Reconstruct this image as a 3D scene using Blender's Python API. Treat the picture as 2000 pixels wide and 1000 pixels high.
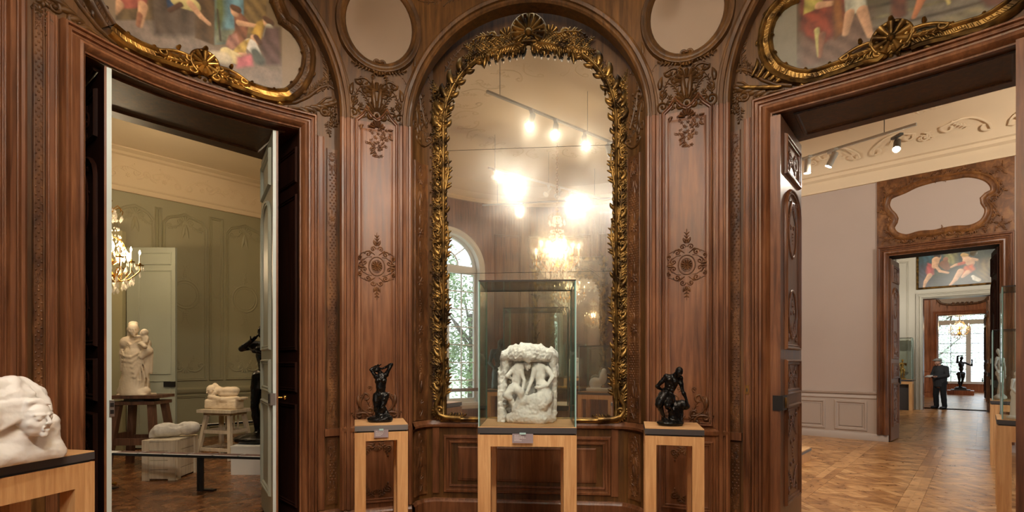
import bpy, bmesh, math, random
import numpy as np
from math import sin, cos, pi, sqrt, radians, atan2, hypot
from mathutils import Vector, Matrix
from mathutils.geometry import tessellate_polygon

for _o in list(bpy.data.objects):
    bpy.data.objects.remove(_o)
SC = bpy.context.scene
COL = SC.collection
random.seed(7)
RS = np.random.RandomState(5)

# ------------------------------------------------------------------ camera, world, exposure
EYE = 1.57
FPX = 1010.0          # focal length for a 2000 px wide frame
HY = 707.0            # horizon row
cam_d = bpy.data.cameras.new('camera')
cam_d.sensor_width = 36.0
cam_d.lens = FPX / 2000.0 * 36.0
cam_d.shift_y = (HY - 500.0) / 2000.0
cam_d.clip_start = 0.05
cam_d.clip_end = 200
cam = bpy.data.objects.new('camera', cam_d)
cam.location = (0, 0, EYE)
cam.rotation_euler = (pi / 2, 0, 0)
COL.objects.link(cam)
SC.camera = cam

SC.view_settings.view_transform = 'Standard'
SC.view_settings.look = 'None'
SC.view_settings.gamma = 1
SC.view_settings.use_curve_mapping = False
SC.view_settings.exposure = 0.0
SC.cycles.use_denoising = True
SC.cycles.max_bounces = 10
SC.cycles.diffuse_bounces = 5
SC.cycles.glossy_bounces = 6
SC.cycles.transmission_bounces = 6
SC.cycles.transparent_max_bounces = 24
SC.cycles.sample_clamp_indirect = 6
SC.cycles.caustics_reflective = False
SC.cycles.caustics_refractive = False

world = bpy.data.worlds.new('overcast_sky')
SC.world = world
world.use_nodes = True
_bg = world.node_tree.nodes['Background']
_bg.inputs[0].default_value = (0.80, 0.90, 1.0, 1)
_bg.inputs[1].default_value = 3.6

# lamp powers: chandeliers CH*, track lamps E*
CH1, CH2, CH3 = 210, 120, 30
E1, E2, E3, E4, E5, E6 = 150, 150, 130, 230, 150, 90

# building axes: E runs down the enfilade, N is square to it
_AE = radians(42.3)
EX = Vector((sin(_AE), cos(_AE)))
NX = Vector((-cos(_AE), sin(_AE)))


def EN(e, n, z=0.0):
    p = EX * e + NX * n
    return Vector((p.x, p.y, z))


def ray(px, py, Y):
    return Vector(((px - 1000) / FPX * Y, Y, EYE + (HY - py) / FPX * Y))


# ------------------------------------------------------------------ materials
def new_mat(name):
    m = bpy.data.materials.new(name)
    m.use_nodes = True
    nt = m.node_tree
    b = nt.nodes['Principled BSDF']
    return m, nt, b


def N_(nt, kind, **kw):
    n = nt.nodes.new(kind)
    for k, v in kw.items():
        setattr(n, k, v)
    return n


def srgb(r, g, b):
    f = lambda c: (c / 255.0 / 12.92) if c / 255.0 <= 0.04045 else ((c / 255.0 + 0.055) / 1.055) ** 2.4
    return (f(r), f(g), f(b), 1.0)


def plain(name, col, rough=0.5, metal=0.0, noise=0.0, nscale=8.0, bump=0.0, bscale=60.0, spec=0.5, coat=0.0,
          emit=None, estr=0.0, stretch=(1, 1, 1), rand=0.0):
    m, nt, b = new_mat(name)
    b.inputs['Roughness'].default_value = rough
    b.inputs['Metallic'].default_value = metal
    b.inputs['Specular IOR Level'].default_value = spec
    if coat:
        b.inputs['Coat Weight'].default_value = coat
        b.inputs['Coat Roughness'].default_value = 0.15
    src = None
    tc = N_(nt, 'ShaderNodeTexCoord')
    mp = N_(nt, 'ShaderNodeMapping')
    mp.inputs['Scale'].default_value = stretch
    nt.links.new(tc.outputs['Object'], mp.inputs[0])
    if noise > 0 or rand > 0:
        hs = N_(nt, 'ShaderNodeHueSaturation')
        hs.inputs['Color'].default_value = col
        if noise > 0:
            nz = N_(nt, 'ShaderNodeTexNoise')
            nz.inputs['Scale'].default_value = nscale
            nz.inputs['Detail'].default_value = 6
            nt.links.new(mp.outputs[0], nz.inputs['Vector'])
            mr = N_(nt, 'ShaderNodeMapRange')
            mr.inputs[1].default_value = 0.3
            mr.inputs[2].default_value = 0.7
            mr.inputs[3].default_value = 1 - noise
            mr.inputs[4].default_value = 1 + noise
            nt.links.new(nz.outputs[0], mr.inputs[0])
            out = mr.outputs[0]
        else:
            v = N_(nt, 'ShaderNodeValue')
            v.outputs[0].default_value = 1.0
            out = v.outputs[0]
        if rand > 0:
            oi = N_(nt, 'ShaderNodeObjectInfo')
            m2 = N_(nt, 'ShaderNodeMapRange')
            m2.inputs[3].default_value = 1 - rand
            m2.inputs[4].default_value = 1 + rand
            nt.links.new(oi.outputs['Random'], m2.inputs[0])
            mu = N_(nt, 'ShaderNodeMath', operation='MULTIPLY')
            nt.links.new(out, mu.inputs[0])
            nt.links.new(m2.outputs[0], mu.inputs[1])
            out = mu.outputs[0]
        nt.links.new(out, hs.inputs['Value'])
        nt.links.new(hs.outputs[0], b.inputs['Base Color'])
    else:
        b.inputs['Base Color'].default_value = col
    if bump > 0:
        nb = N_(nt, 'ShaderNodeTexNoise')
        nb.inputs['Scale'].default_value = bscale
        nb.inputs['Detail'].default_value = 4
        nt.links.new(mp.outputs[0], nb.inputs['Vector'])
        bp = N_(nt, 'ShaderNodeBump')
        bp.inputs['Strength'].default_value = bump
        bp.inputs['Distance'].default_value = 0.01
        nt.links.new(nb.outputs[0], bp.inputs['Height'])
        nt.links.new(bp.outputs[0], b.inputs['Normal'])
    if emit is not None:
        b.inputs['Emission Color'].default_value = emit
        b.inputs['Emission Strength'].default_value = estr
    return m


def wood(name, c_dark, c_mid, c_light, rough=0.35, scale=(14, 14, 0.9), blotch=0.35, bump=0.25, attr=False, spec=0.4):
    """vertical grain by default: noise stretched along z, broad blotches of tone and fine pores"""
    m, nt, b = new_mat(name)
    b.inputs['Specular IOR Level'].default_value = spec
    tc = N_(nt, 'ShaderNodeTexCoord')
    mp = N_(nt, 'ShaderNodeMapping')
    mp.inputs['Scale'].default_value = scale
    nt.links.new(tc.outputs['Object'], mp.inputs[0])
    n1 = N_(nt, 'ShaderNodeTexNoise')
    n1.inputs['Scale'].default_value = 1.6
    n1.inputs['Detail'].default_value = 8
    n1.inputs['Roughness'].default_value = 0.65
    n1.inputs['Distortion'].default_value = 0.6
    nt.links.new(mp.outputs[0], n1.inputs['Vector'])
    n2 = N_(nt, 'ShaderNodeTexNoise')
    n2.inputs['Scale'].default_value = 1.3
    n2.inputs['Detail'].default_value = 3
    nt.links.new(tc.outputs['Object'], n2.inputs['Vector'])
    mix = N_(nt, 'ShaderNodeMath', operation='MULTIPLY_ADD')
    mix.inputs[1].default_value = blotch
    nt.links.new(n2.outputs[0], mix.inputs[0])
    sc = N_(nt, 'ShaderNodeMath', operation='MULTIPLY_ADD')
    sc.inputs[1].default_value = 1 - blotch
    sc.inputs[2].default_value = 0.0
    nt.links.new(n1.outputs[0], sc.inputs[0])
    nt.links.new(sc.outputs[0], mix.inputs[2])
    out = mix.outputs[0]
    if attr:
        at = N_(nt, 'ShaderNodeAttribute', attribute_name='tone')
        oi = N_(nt, 'ShaderNodeObjectInfo')
        ad = N_(nt, 'ShaderNodeMath', operation='ADD')
        nt.links.new(at.outputs['Fac'], ad.inputs[0])
        nt.links.new(oi.outputs['Random'], ad.inputs[1])
        fr = N_(nt, 'ShaderNodeMath', operation='FRACT')
        nt.links.new(ad.outputs[0], fr.inputs[0])
        ma = N_(nt, 'ShaderNodeMath', operation='MULTIPLY_ADD')
        ma.inputs[1].default_value = 0.22
        nt.links.new(fr.outputs[0], ma.inputs[0])
        sb = N_(nt, 'ShaderNodeMath', operation='SUBTRACT')
        sb.inputs[1].default_value = 0.11
        nt.links.new(out, sb.inputs[0])
        nt.links.new(sb.outputs[0], ma.inputs[2])
        out = ma.outputs[0]
    cr = N_(nt, 'ShaderNodeValToRGB')
    cr.color_ramp.elements[0].position = 0.34
    cr.color_ramp.elements[0].color = c_dark
    cr.color_ramp.elements[1].position = 0.66
    cr.color_ramp.elements[1].color = c_light
    e = cr.color_ramp.elements.new(0.5)
    e.color = c_mid
    nt.links.new(out, cr.inputs[0])
    nt.links.new(cr.outputs[0], b.inputs['Base Color'])
    mr = N_(nt, 'ShaderNodeMapRange')
    mr.inputs[3].default_value = rough - 0.08
    mr.inputs[4].default_value = rough + 0.12
    nt.links.new(n1.outputs[0], mr.inputs[0])
    nt.links.new(mr.outputs[0], b.inputs['Roughness'])
    bp = N_(nt, 'ShaderNodeBump')
    bp.inputs['Strength'].default_value = bump
    bp.inputs['Distance'].default_value = 0.004
    nt.links.new(n1.outputs[0], bp.inputs['Height'])
    nt.links.new(bp.outputs[0], b.inputs['Normal'])
    return m


M = {}
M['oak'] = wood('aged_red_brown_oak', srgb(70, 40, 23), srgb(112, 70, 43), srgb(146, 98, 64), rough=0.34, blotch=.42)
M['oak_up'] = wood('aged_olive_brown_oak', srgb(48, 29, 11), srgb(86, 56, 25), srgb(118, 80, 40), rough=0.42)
M['oak_carve'] = wood('carved_oak', srgb(50, 28, 13), srgb(90, 56, 30), srgb(134, 90, 52), rough=0.38, scale=(9, 9, 3))  # toned darker than the panels, recess shade put into the colour
M['oak_carve_up'] = wood('carved_olive_oak', srgb(42, 25, 9), srgb(76, 49, 21), srgb(114, 78, 38), rough=0.4, scale=(9, 9, 3))  # olive tone darkened to carry the shade of the carved recesses
M['oak_over'] = wood('carved_orange_oak', srgb(66, 38, 18), srgb(112, 70, 34), srgb(156, 106, 58), rough=0.38, scale=(6, 6, 4))
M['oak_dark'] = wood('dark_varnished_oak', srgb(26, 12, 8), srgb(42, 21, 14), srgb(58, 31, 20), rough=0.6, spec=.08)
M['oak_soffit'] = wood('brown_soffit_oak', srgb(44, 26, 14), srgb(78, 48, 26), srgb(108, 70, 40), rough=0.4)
M['oak_hall'] = wood('orange_brown_oak', srgb(96, 50, 26), srgb(150, 88, 52), srgb(186, 118, 76), rough=0.4)
M['ped_oak'] = wood('pale_pedestal_oak', srgb(188, 138, 88), srgb(206, 158, 106), srgb(222, 178, 126), rough=0.45,
                    scale=(26, 26, 1.4), blotch=0.2, bump=0.1)
M['ped_top'] = wood('pale_top_oak', srgb(190, 142, 94), srgb(208, 162, 112), srgb(222, 180, 130), rough=0.45,
                    scale=(2, 26, 20), blotch=0.2, bump=0.08)
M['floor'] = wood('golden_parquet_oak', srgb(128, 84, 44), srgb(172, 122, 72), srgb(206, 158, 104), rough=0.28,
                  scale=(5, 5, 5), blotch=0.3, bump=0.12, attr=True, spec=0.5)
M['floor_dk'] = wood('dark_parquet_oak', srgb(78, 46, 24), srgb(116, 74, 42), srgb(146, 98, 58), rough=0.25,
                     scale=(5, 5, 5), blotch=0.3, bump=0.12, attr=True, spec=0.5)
M['joint'] = plain('parquet_joint', srgb(52, 32, 18), 0.6)


def gilt(name, c1, c2, rough=0.32):
    m, nt, b = new_mat(name)
    b.inputs['Metallic'].default_value = 0.85
    tc = N_(nt, 'ShaderNodeTexCoord')
    nz = N_(nt, 'ShaderNodeTexNoise')
    nz.inputs['Scale'].default_value = 9
    nz.inputs['Detail'].default_value = 7
    nt.links.new(tc.outputs['Object'], nz.inputs['Vector'])
    cr = N_(nt, 'ShaderNodeValToRGB')
    cr.color_ramp.elements[0].position = 0.38
    cr.color_ramp.elements[0].color = c1
    cr.color_ramp.elements[1].position = 0.6
    cr.color_ramp.elements[1].color = c2
    nt.links.new(nz.outputs[0], cr.inputs[0])
    nt.links.new(cr.outputs[0], b.inputs['Base Color'])
    b.inputs['Roughness'].default_value = rough
    bp = N_(nt, 'ShaderNodeBump')
    bp.inputs['Strength'].default_value = 0.3
    bp.inputs['Distance'].default_value = 0.004
    nt.links.new(nz.outputs[0], bp.inputs['Height'])
    nt.links.new(bp.outputs[0], b.inputs['Normal'])
    return m


M['gilt'] = gilt('old_gilding', srgb(64, 46, 24), srgb(152, 118, 64), 0.40)
M['gilt_bright'] = gilt('bright_gilding', srgb(96, 66, 28), srgb(200, 154, 78), 0.30)
M['gilt_dull'] = gilt('worn_brown_gilding', srgb(74, 48, 24), srgb(136, 96, 48), 0.42)
M['brass'] = plain('brass', srgb(206, 160, 84), 0.25, 1.0)
M['plaster_pink'] = plain('mauve_grey_plaster', srgb(164, 144, 132), 0.75, noise=0.03, nscale=2, bump=0.04, bscale=300)
M['medallion'] = plain('bare_canvas', srgb(142, 122, 104), 0.8, noise=0.04, nscale=3, bump=0.1, bscale=400)
M['cream'] = plain('cream_ceiling_plaster', srgb(226, 204, 170), 0.8, noise=0.03, nscale=1.5)
M['cream_orn'] = plain('cream_painted_relief', srgb(214, 190, 154), 0.8)
M['wall2'] = plain('warm_grey_wall', srgb(180, 163, 150), 0.7, noise=0.02, nscale=1.2)
M['wall2_dado'] = plain('warm_grey_dado', srgb(172, 156, 142), 0.5, noise=0.02, nscale=1.2)
M['wall3'] = plain('pale_grey_wall', srgb(170, 164, 150), 0.6, noise=0.02, nscale=1.2)
M['green'] = plain('olive_grey_paint', srgb(150, 142, 110), 0.55, noise=0.05, nscale=1.2)
M['greygreen'] = plain('grey_green_door_paint', srgb(150, 152, 136), 0.4, noise=0.03, nscale=2)
M['coolgrey'] = plain('pale_blue_grey_paint', srgb(196, 206, 200), 0.35)
M['marble'] = plain('white_marble', srgb(236, 232, 226), 0.4, noise=0.03, nscale=5, bump=0.12, bscale=90)
M['marble_warm'] = plain('warm_marble', srgb(226, 206, 176), 0.5, noise=0.05, nscale=5, bump=0.12, bscale=70)
M['plaster'] = plain('white_plaster', srgb(230, 227, 220), 0.75, noise=0.06, nscale=7, bump=0.35, bscale=60)
M['plaster_grey'] = plain('grey_plaster', srgb(204, 198, 188), 0.7, noise=0.06, nscale=9, bump=0.3, bscale=50)
M['bronze'] = plain('black_bronze', srgb(34, 32, 30), 0.26, 0.75, noise=0.3, nscale=12, bump=0.3, bscale=45)
M['bronze_green'] = plain('green_black_bronze', srgb(50, 56, 50), 0.3, 0.7, noise=0.3, nscale=10, bump=0.3, bscale=45)
M['slate'] = plain('dark_grey_edge', srgb(66, 62, 62), 0.45)
M['slate_l'] = plain('mid_grey_edge', srgb(112, 108, 106), 0.45)
M['black'] = plain('black_metal', srgb(20, 19, 20), 0.4)
M['dark'] = plain('dark_metal', srgb(46, 42, 40), 0.4, 0.6)
M['steel'] = plain('worn_steel', srgb(176, 178, 176), 0.3, 0.9, noise=0.1)
M['white'] = plain('white_paint', srgb(226, 224, 216), 0.45)
M['whitewood'] = wood('limed_white_wood', srgb(176, 160, 136), srgb(200, 184, 160), srgb(216, 202, 180), rough=0.55, blotch=0.3)
M['crate'] = wood('whitewashed_pine', srgb(178, 162, 138), srgb(208, 194, 170), srgb(222, 210, 188), rough=0.6, blotch=0.35)
M['stoolwood'] = wood('brown_beech', srgb(66, 42, 30), srgb(98, 66, 48), srgb(126, 90, 66), rough=0.5)
M['paper'] = plain('white_paper', srgb(224, 222, 220), 0.7)
M['print'] = plain('dark_printed_paper', srgb(112, 84, 78), 0.6, noise=0.4, nscale=18)
M['label'] = plain('mauve_caption_plate', srgb(150, 136, 140), 0.35, noise=0.05)
M['ink'] = plain('pale_lettering', srgb(230, 226, 226), 0.5)
M['skin'] = plain('skin', srgb(196, 150, 128), 0.55)
M['cloth_dark'] = plain('charcoal_wool', srgb(46, 48, 52), 0.85, noise=0.15, nscale=40)
M['cloth_black'] = plain('black_trousers', srgb(20, 22, 26), 0.85)
M['hat'] = plain('grey_tweed', srgb(136, 132, 126), 0.9, noise=0.2, nscale=60)
M['leather'] = plain('black_leather', srgb(24, 20, 18), 0.4)
M['bulb'] = plain('lit_bulb', (1, 0.8, 0.5, 1), 0.3, emit=(1.0, 0.72, 0.38, 1), estr=260)
M['lamp_lit'] = plain('lit_lamp_lens', (1, 0.95, 0.85, 1), 0.3, emit=(1.0, 0.86, 0.66, 1), estr=500)
M['lamp_white'] = plain('white_lamp_housing', srgb(226, 222, 214), 0.4)
M['lamp_grey'] = plain('grey_lamp_housing', srgb(140, 136, 130), 0.4)
M['candle'] = plain('ivory_candle_sleeve', srgb(236, 226, 204), 0.5)
M['leaf_glare'] = plain('overexposed_tree_foliage', srgb(206, 212, 200), 0.8, noise=0.2, nscale=2.0)  # overexposure beyond the end window is put into this pale leaf colour
M['gravel'] = plain('pale_gravel', srgb(190, 196, 176), 0.9, noise=0.1)
M['leafy'] = plain('tree_foliage', srgb(146, 172, 122), 0.8, noise=0.5, nscale=2.0)
M['trunk'] = plain('tree_bark', srgb(90, 78, 66), 0.9, noise=0.3)


def glass_mat(name, tint, gloss=0.06, rough=0.0):
    """clear pane: light passes straight through, a little mirrors off at grazing angles"""
    m, nt, b = new_mat(name)
    nt.nodes.remove(b)
    out = nt.nodes['Material Output']
    tr = N_(nt, 'ShaderNodeBsdfTransparent')
    tr.inputs[0].default_value = tint
    gl = N_(nt, 'ShaderNodeBsdfGlossy')
    gl.inputs['Roughness'].default_value = rough
    fr = N_(nt, 'ShaderNodeLayerWeight')
    fr.inputs[0].default_value = 0.22
    mr = N_(nt, 'ShaderNodeMapRange')
    mr.inputs[3].default_value = gloss
    mr.inputs[4].default_value = 0.75
    nt.links.new(fr.outputs['Fresnel'], mr.inputs[0])
    mx = N_(nt, 'ShaderNodeMixShader')
    nt.links.new(mr.outputs[0], mx.inputs[0])
    nt.links.new(tr.outputs[0], mx.inputs[1])
    nt.links.new(gl.outputs[0], mx.inputs[2])
    nt.links.new(mx.outputs[0], out.inputs[0])
    return m


M['glass'] = glass_mat('clear_case_glass', (0.97, 0.99, 0.975, 1), 0.02)
M['winglass'] = glass_mat('window_glass', (0.96, 0.98, 0.97, 1), 0.02)
M['crystal'] = plain('cut_crystal', srgb(244, 236, 220), 0.08, spec=1.0)
M['crystal'].node_tree.nodes['Principled BSDF'].inputs['Alpha'].default_value = 0.55
M['glass_edge'] = plain('green_glass_edge', srgb(112, 160, 144), 0.15, spec=0.8)
M['glass_edge_l'] = plain('pale_glass_edge', srgb(176, 206, 204), 0.15, spec=0.8)


def mirror_mat():
    m, nt, b = new_mat('old_silvered_mirror')
    b.inputs['Metallic'].default_value = 1.0
    tc = N_(nt, 'ShaderNodeTexCoord')
    nz = N_(nt, 'ShaderNodeTexNoise')
    nz.inputs['Scale'].default_value = 1.7
    nz.inputs['Detail'].default_value = 8
    nz.inputs['Roughness'].default_value = 0.65
    nt.links.new(tc.outputs['Object'], nz.inputs['Vector'])
    b.inputs['Base Color'].default_value = (0.80, 0.79, 0.74, 1)
    b.inputs['Roughness'].default_value = 0.0
    # a thin foxed film over the silver scatters part of the light
    b2 = N_(nt, 'ShaderNodeBsdfGlossy')
    b2.inputs[0].default_value = (0.80, 0.77, 0.70, 1)
    b2.inputs['Roughness'].default_value = 0.22
    df = N_(nt, 'ShaderNodeBsdfDiffuse')
    df.inputs[0].default_value = (0.55, 0.53, 0.48, 1)
    mr = N_(nt, 'ShaderNodeMapRange')
    mr.inputs[1].default_value = 0.42
    mr.inputs[2].default_value = 0.66
    mr.inputs[3].default_value = 0.07
    mr.inputs[4].default_value = 0.20
    nt.links.new(nz.outputs[0], mr.inputs[0])
    mx = N_(nt, 'ShaderNodeMixShader')
    nt.links.new(mr.outputs[0], mx.inputs[0])
    nt.links.new(b.outputs[0], mx.inputs[1])
    nt.links.new(b2.outputs[0], mx.inputs[2])
    mx2 = N_(nt, 'ShaderNodeMixShader')
    mx2.inputs[0].default_value = 0.05
    b3 = N_(nt, 'ShaderNodeBsdfGlossy')
    b3.inputs[0].default_value = (0.82, 0.79, 0.72, 1)
    b3.inputs['Roughness'].default_value = 0.07
    mx3 = N_(nt, 'ShaderNodeMixShader')
    mx3.inputs[0].default_value = 0.09
    nt.links.new(mx.outputs[0], mx3.inputs[1])
    nt.links.new(b3.outputs[0], mx3.inputs[2])
    nt.links.new(mx3.outputs[0], mx2.inputs[1])
    nt.links.new(df.outputs[0], mx2.inputs[2])
    nt.links.new(mx2.outputs[0], nt.nodes['Material Output'].inputs[0])
    return m


M['mirror'] = mirror_mat()


def paint_mat(name, rough=0.3):
    m, nt, b = new_mat(name)
    at = N_(nt, 'ShaderNodeAttribute', attribute_name='Col')
    nt.links.new(at.outputs['Color'], b.inputs['Base Color'])
    b.inputs['Roughness'].default_value = rough
    tc = N_(nt, 'ShaderNodeTexCoord')
    nz = N_(nt, 'ShaderNodeTexNoise')
    nz.inputs['Scale'].default_value = 240
    nt.links.new(tc.outputs['Object'], nz.inputs['Vector'])
    bp = N_(nt, 'ShaderNodeBump')
    bp.inputs['Strength'].default_value = 0.5
    bp.inputs['Distance'].default_value = 0.002
    nt.links.new(nz.outputs[0], bp.inputs['Height'])
    nt.links.new(bp.outputs[0], b.inputs['Normal'])
    return m


M['painting'] = paint_mat('oil_on_canvas', 0.32)


# ------------------------------------------------------------------ mesh helpers
def tag(o, label=None, cat=None, group=None, kind=None):
    if label: o['label'] = label
    if cat: o['category'] = cat
    if group: o['group'] = group
    if kind: o['kind'] = kind
    return o


def empty(name, loc, label=None, cat=None, group=None, kind=None, rz=0.0):
    o = bpy.data.objects.new(name, None)
    o.empty_display_size = 0.1
    COL.objects.link(o)
    o.location = loc
    o.rotation_euler = (0, 0, rz)
    return tag(o, label, cat, group, kind)


class MB:
    def __init__(self):
        self.v = []
        self.f = []
        self.mi = []
        self.tone = []
        self.cur = 0

    def add(self, vs, fs):
        b = len(self.v)
        self.v.extend([tuple(x) for x in vs])
        self.f.extend([tuple(i + b for i in f) for f in fs])
        self.mi.extend([self.cur] * len(fs))

    def grid(self, rows, closed_u=False, closed_v=False):
        """rows: list of equal-length lists of points"""
        nr, nc = len(rows), len(rows[0])
        vs = [p for r in rows for p in r]
        fs = []
        for i in range(nr if closed_u else nr - 1):
            for j in range(nc if closed_v else nc - 1):
                a = i * nc + j
                b = i * nc + (j + 1) % nc
                c = ((i + 1) % nr) * nc + (j + 1) % nc
                d = ((i + 1) % nr) * nc + j
                fs.append((a, b, c, d))
        self.add(vs, fs)

    def box(self, c, s, rz=0.0, top=None, rot=None):
        """box centred at c, size s; top scales the upper face"""
        hx, hy, hz = s[0] / 2, s[1] / 2, s[2] / 2
        t = top if top is not None else 1.0
        if not isinstance(t, (tuple, list)): t = (t, t)
        vs = []
        for (sx, sy, sz) in ((-1, -1, -1), (1, -1, -1), (1, 1, -1), (-1, 1, -1), (-1, -1, 1), (1, -1, 1), (1, 1, 1), (-1, 1, 1)):
            k = t if sz > 0 else (1, 1)
            v = Vector((sx * hx * k[0], sy * hy * k[1], sz * hz))
            if rot is not None: v = rot @ v
            if rz:
                v = Vector((v.x * cos(rz) - v.y * sin(rz), v.x * sin(rz) + v.y * cos(rz), v.z))
            vs.append((v.x + c[0], v.y + c[1], v.z + c[2]))
        self.add(vs, [(0, 3, 2, 1), (4, 5, 6, 7), (0, 1, 5, 4), (1, 2, 6, 5), (2, 3, 7, 6), (3, 0, 4, 7)])

    def beam(self, a, b, w, h, up=(0, 0, 1), w2=None, h2=None):
        """rectangular bar from a to b"""
        a = Vector(a); b = Vector(b)
        t = (b - a).normalized()
        u = Vector(up)
        s = t.cross(u)
        if s.length < 1e-4: s = t.cross(Vector((1, 0, 0)))
        s.normalize()
        q = s.cross(t)
        w2 = w if w2 is None else w2
        h2 = h if h2 is None else h2
        vs = []
        for (p, ww, hh) in ((a, w, h), (b, w2, h2)):
            for (x, y) in ((-1, -1), (1, -1), (1, 1), (-1, 1)):
                vs.append(p + s * (x * ww / 2) + q * (y * hh / 2))
        self.add(vs, [(3, 2, 1, 0), (4, 5, 6, 7), (0, 1, 5, 4), (1, 2, 6, 5), (2, 3, 7, 6), (3, 0, 4, 7)])

    def lathe(self, prof, c=(0, 0, 0), seg=16, sx=1.0, sy=1.0):
        rows = []
        for (r, z) in prof:
            rows.append([(c[0] + r * sx * cos(2 * pi * k / seg), c[1] + r * sy * sin(2 * pi * k / seg), c[2] + z) for k in range(seg)])
        self.grid(rows, closed_v=True)
        if prof[0][0] > 1e-5: self.add(rows[0], [tuple(reversed(range(seg)))])
        if prof[-1][0] > 1e-5: self.add(rows[-1], [tuple(range(seg))])

    def tube(self, pts, r, seg=8, caps=True):
        pts = [Vector(p) for p in pts]
        n = len(pts)
        rs = r if isinstance(r, (list, tuple)) else [r] * n
        up = None
        rows = []
        for i, p in enumerate(pts):
            t = (pts[min(i + 1, n - 1)] - pts[max(i - 1, 0)])
            if t.length < 1e-9: t = Vector((0, 0, 1))
            t.normalize()
            if up is None:
                a = Vector((0, 0, 1)) if abs(t.z) < 0.9 else Vector((1, 0, 0))
                up = t.cross(a).normalized()
            else:
                up = (up - t * up.dot(t))
                if up.length < 1e-6: up = t.orthogonal()
                up.normalize()
            w = t.cross(up)
            rows.append([p + up * (rs[i] * cos(2 * pi * k / seg)) + w * (rs[i] * sin(2 * pi * k / seg)) for k in range(seg)])
        self.grid(rows, closed_v=True)
        if caps:
            self.add(rows[0], [tuple(reversed(range(seg)))])
            self.add(rows[-1], [tuple(range(seg))])

    def ball(self, c, r, seg=10, rings=6, s=(1, 1, 1)):
        rows = []
        for i in range(rings + 1):
            a = -pi / 2 + pi * i / rings
            rows.append([(c[0] + s[0] * r * cos(a) * cos(2 * pi * k / seg), c[1] + s[1] * r * cos(a) * sin(2 * pi * k / seg), c[2] + s[2] * r * sin(a)) for k in range(seg)])
        self.grid(rows, closed_v=True)

    def build(self, name, mats, parent=None, smooth=None, world=True, col=None, tone=None):
        me = bpy.data.meshes.new(name)
        vs = self.v
        if parent is not None and world:
            L = wloc(parent)
            vs = [(v[0] - L[0], v[1] - L[1], v[2] - L[2]) for v in vs]
        me.from_pydata(vs, [], self.f)
        if not isinstance(mats, (list, tuple)): mats = [mats]
        for m in mats: me.materials.append(m)
        if len(mats) > 1:
            me.polygons.foreach_set('material_index', self.mi)
        if smooth:
            me.polygons.foreach_set('use_smooth', [True] * len(me.polygons))
            if smooth < 180:
                me.set_sharp_from_angle(angle=radians(smooth))
        if tone is not None:
            a = me.attributes.new('tone', 'FLOAT', 'FACE')
            a.data.foreach_set('value', tone)
        me.update()
        o = bpy.data.objects.new(name, me)
        COL.objects.link(o)
        if parent is not None: o.parent = parent
        return o


def wloc(o):
    L = Vector((0, 0, 0))
    while o is not None:
        L += Vector(o.location)
        o = o.parent
    return L


def copy_tree(o, parent=None):
    c = o.copy()
    COL.objects.link(c)
    c.parent = parent
    for ch in list(o.children):
        copy_tree(ch, c)
    return c


# ------------------------------------------------------------------ plan curves of the walls
def catmull(pts, n=8):
    out = []
    P = [Vector(p) for p in pts]
    for i in range(len(P) - 1):
        p0 = P[max(i - 1, 0)]; p1 = P[i]; p2 = P[i + 1]; p3 = P[min(i + 2, len(P) - 1)]
        for k in range(n):
            t = k / n
            out.append(0.5 * ((2 * p1) + (p2 - p0) * t + (2 * p0 - 5 * p1 + 4 * p2 - p3) * t * t + (3 * p1 - p0 - 3 * p2 + p3) * t ** 3))
    out.append(P[-1])
    return out


class Path:
    """a wall's line in plan, walked left to right as seen from inside; (u, z, d) = along, up, proud of it"""
    def __init__(self, pts):
        self.p = [Vector((q[0], q[1])) for q in pts]
        self.s = [0.0]
        for a, b in zip(self.p, self.p[1:]): self.s.append(self.s[-1] + (b - a).length)
        self.L = self.s[-1]
        sn = []
        for a, b in zip(self.p, self.p[1:]):
            t = (b - a).normalized()
            sn.append(Vector((t.y, -t.x)))
        self.n = [sn[0]] + [(sn[i] + sn[i + 1]).normalized() for i in range(len(sn) - 1)] + [sn[-1]]
        self.straight = len(self.p) == 2

    def at(self, u):
        if u <= 0: i = 0
        elif u >= self.L: i = len(self.p) - 2
        else:
            i = int(np.searchsorted(self.s, u)) - 1
            i = max(0, min(i, len(self.p) - 2))
        t = (u - self.s[i]) / max(self.s[i + 1] - self.s[i], 1e-9)
        p = self.p[i].lerp(self.p[i + 1], t) if 0 <= t <= 1 else self.p[i] + (self.p[i + 1] - self.p[i]) * t
        n = self.n[i].lerp(self.n[i + 1], min(max(t, 0), 1)).normalized()
        return p, n

    def P(self, u, z, d=0.0):
        p, n = self.at(u)
        return (p.x + n.x * d, p.y + n.y * d, z)

    def hit(self, o, dr):
        """ray in plan from o along dr -> (u, t)"""
        best = None
        for i in range(len(self.p) - 1):
            a = self.p[i]; e = self.p[i + 1] - a
            den = dr.x * e.y - dr.y * e.x
            if abs(den) < 1e-9: continue
            w = a - o
            t = (w.x * e.y - w.y * e.x) / den
            k = (w.x * dr.y - w.y * dr.x) / den
            lo = -50 if i == 0 else -1e-6
            hi = 51 if i == len(self.p) - 2 else 1 + 1e-6
            if t > 0.3 and lo <= k <= hi:
                pen = max(0, -k, k - 1)
                if best is None or pen < best[2] - 1e-6:
                    best = (self.s[i] + k * e.length, t, pen)
        return best

    def pick(self, px, py):
        h = self.hit(Vector((0, 0)), Vector(((px - 1000) / FPX, 1)))
        return (h[0], EYE + (HY - py) / FPX * h[1])

    def U(self, px):
        return self.pick(px, HY)[0]


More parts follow.
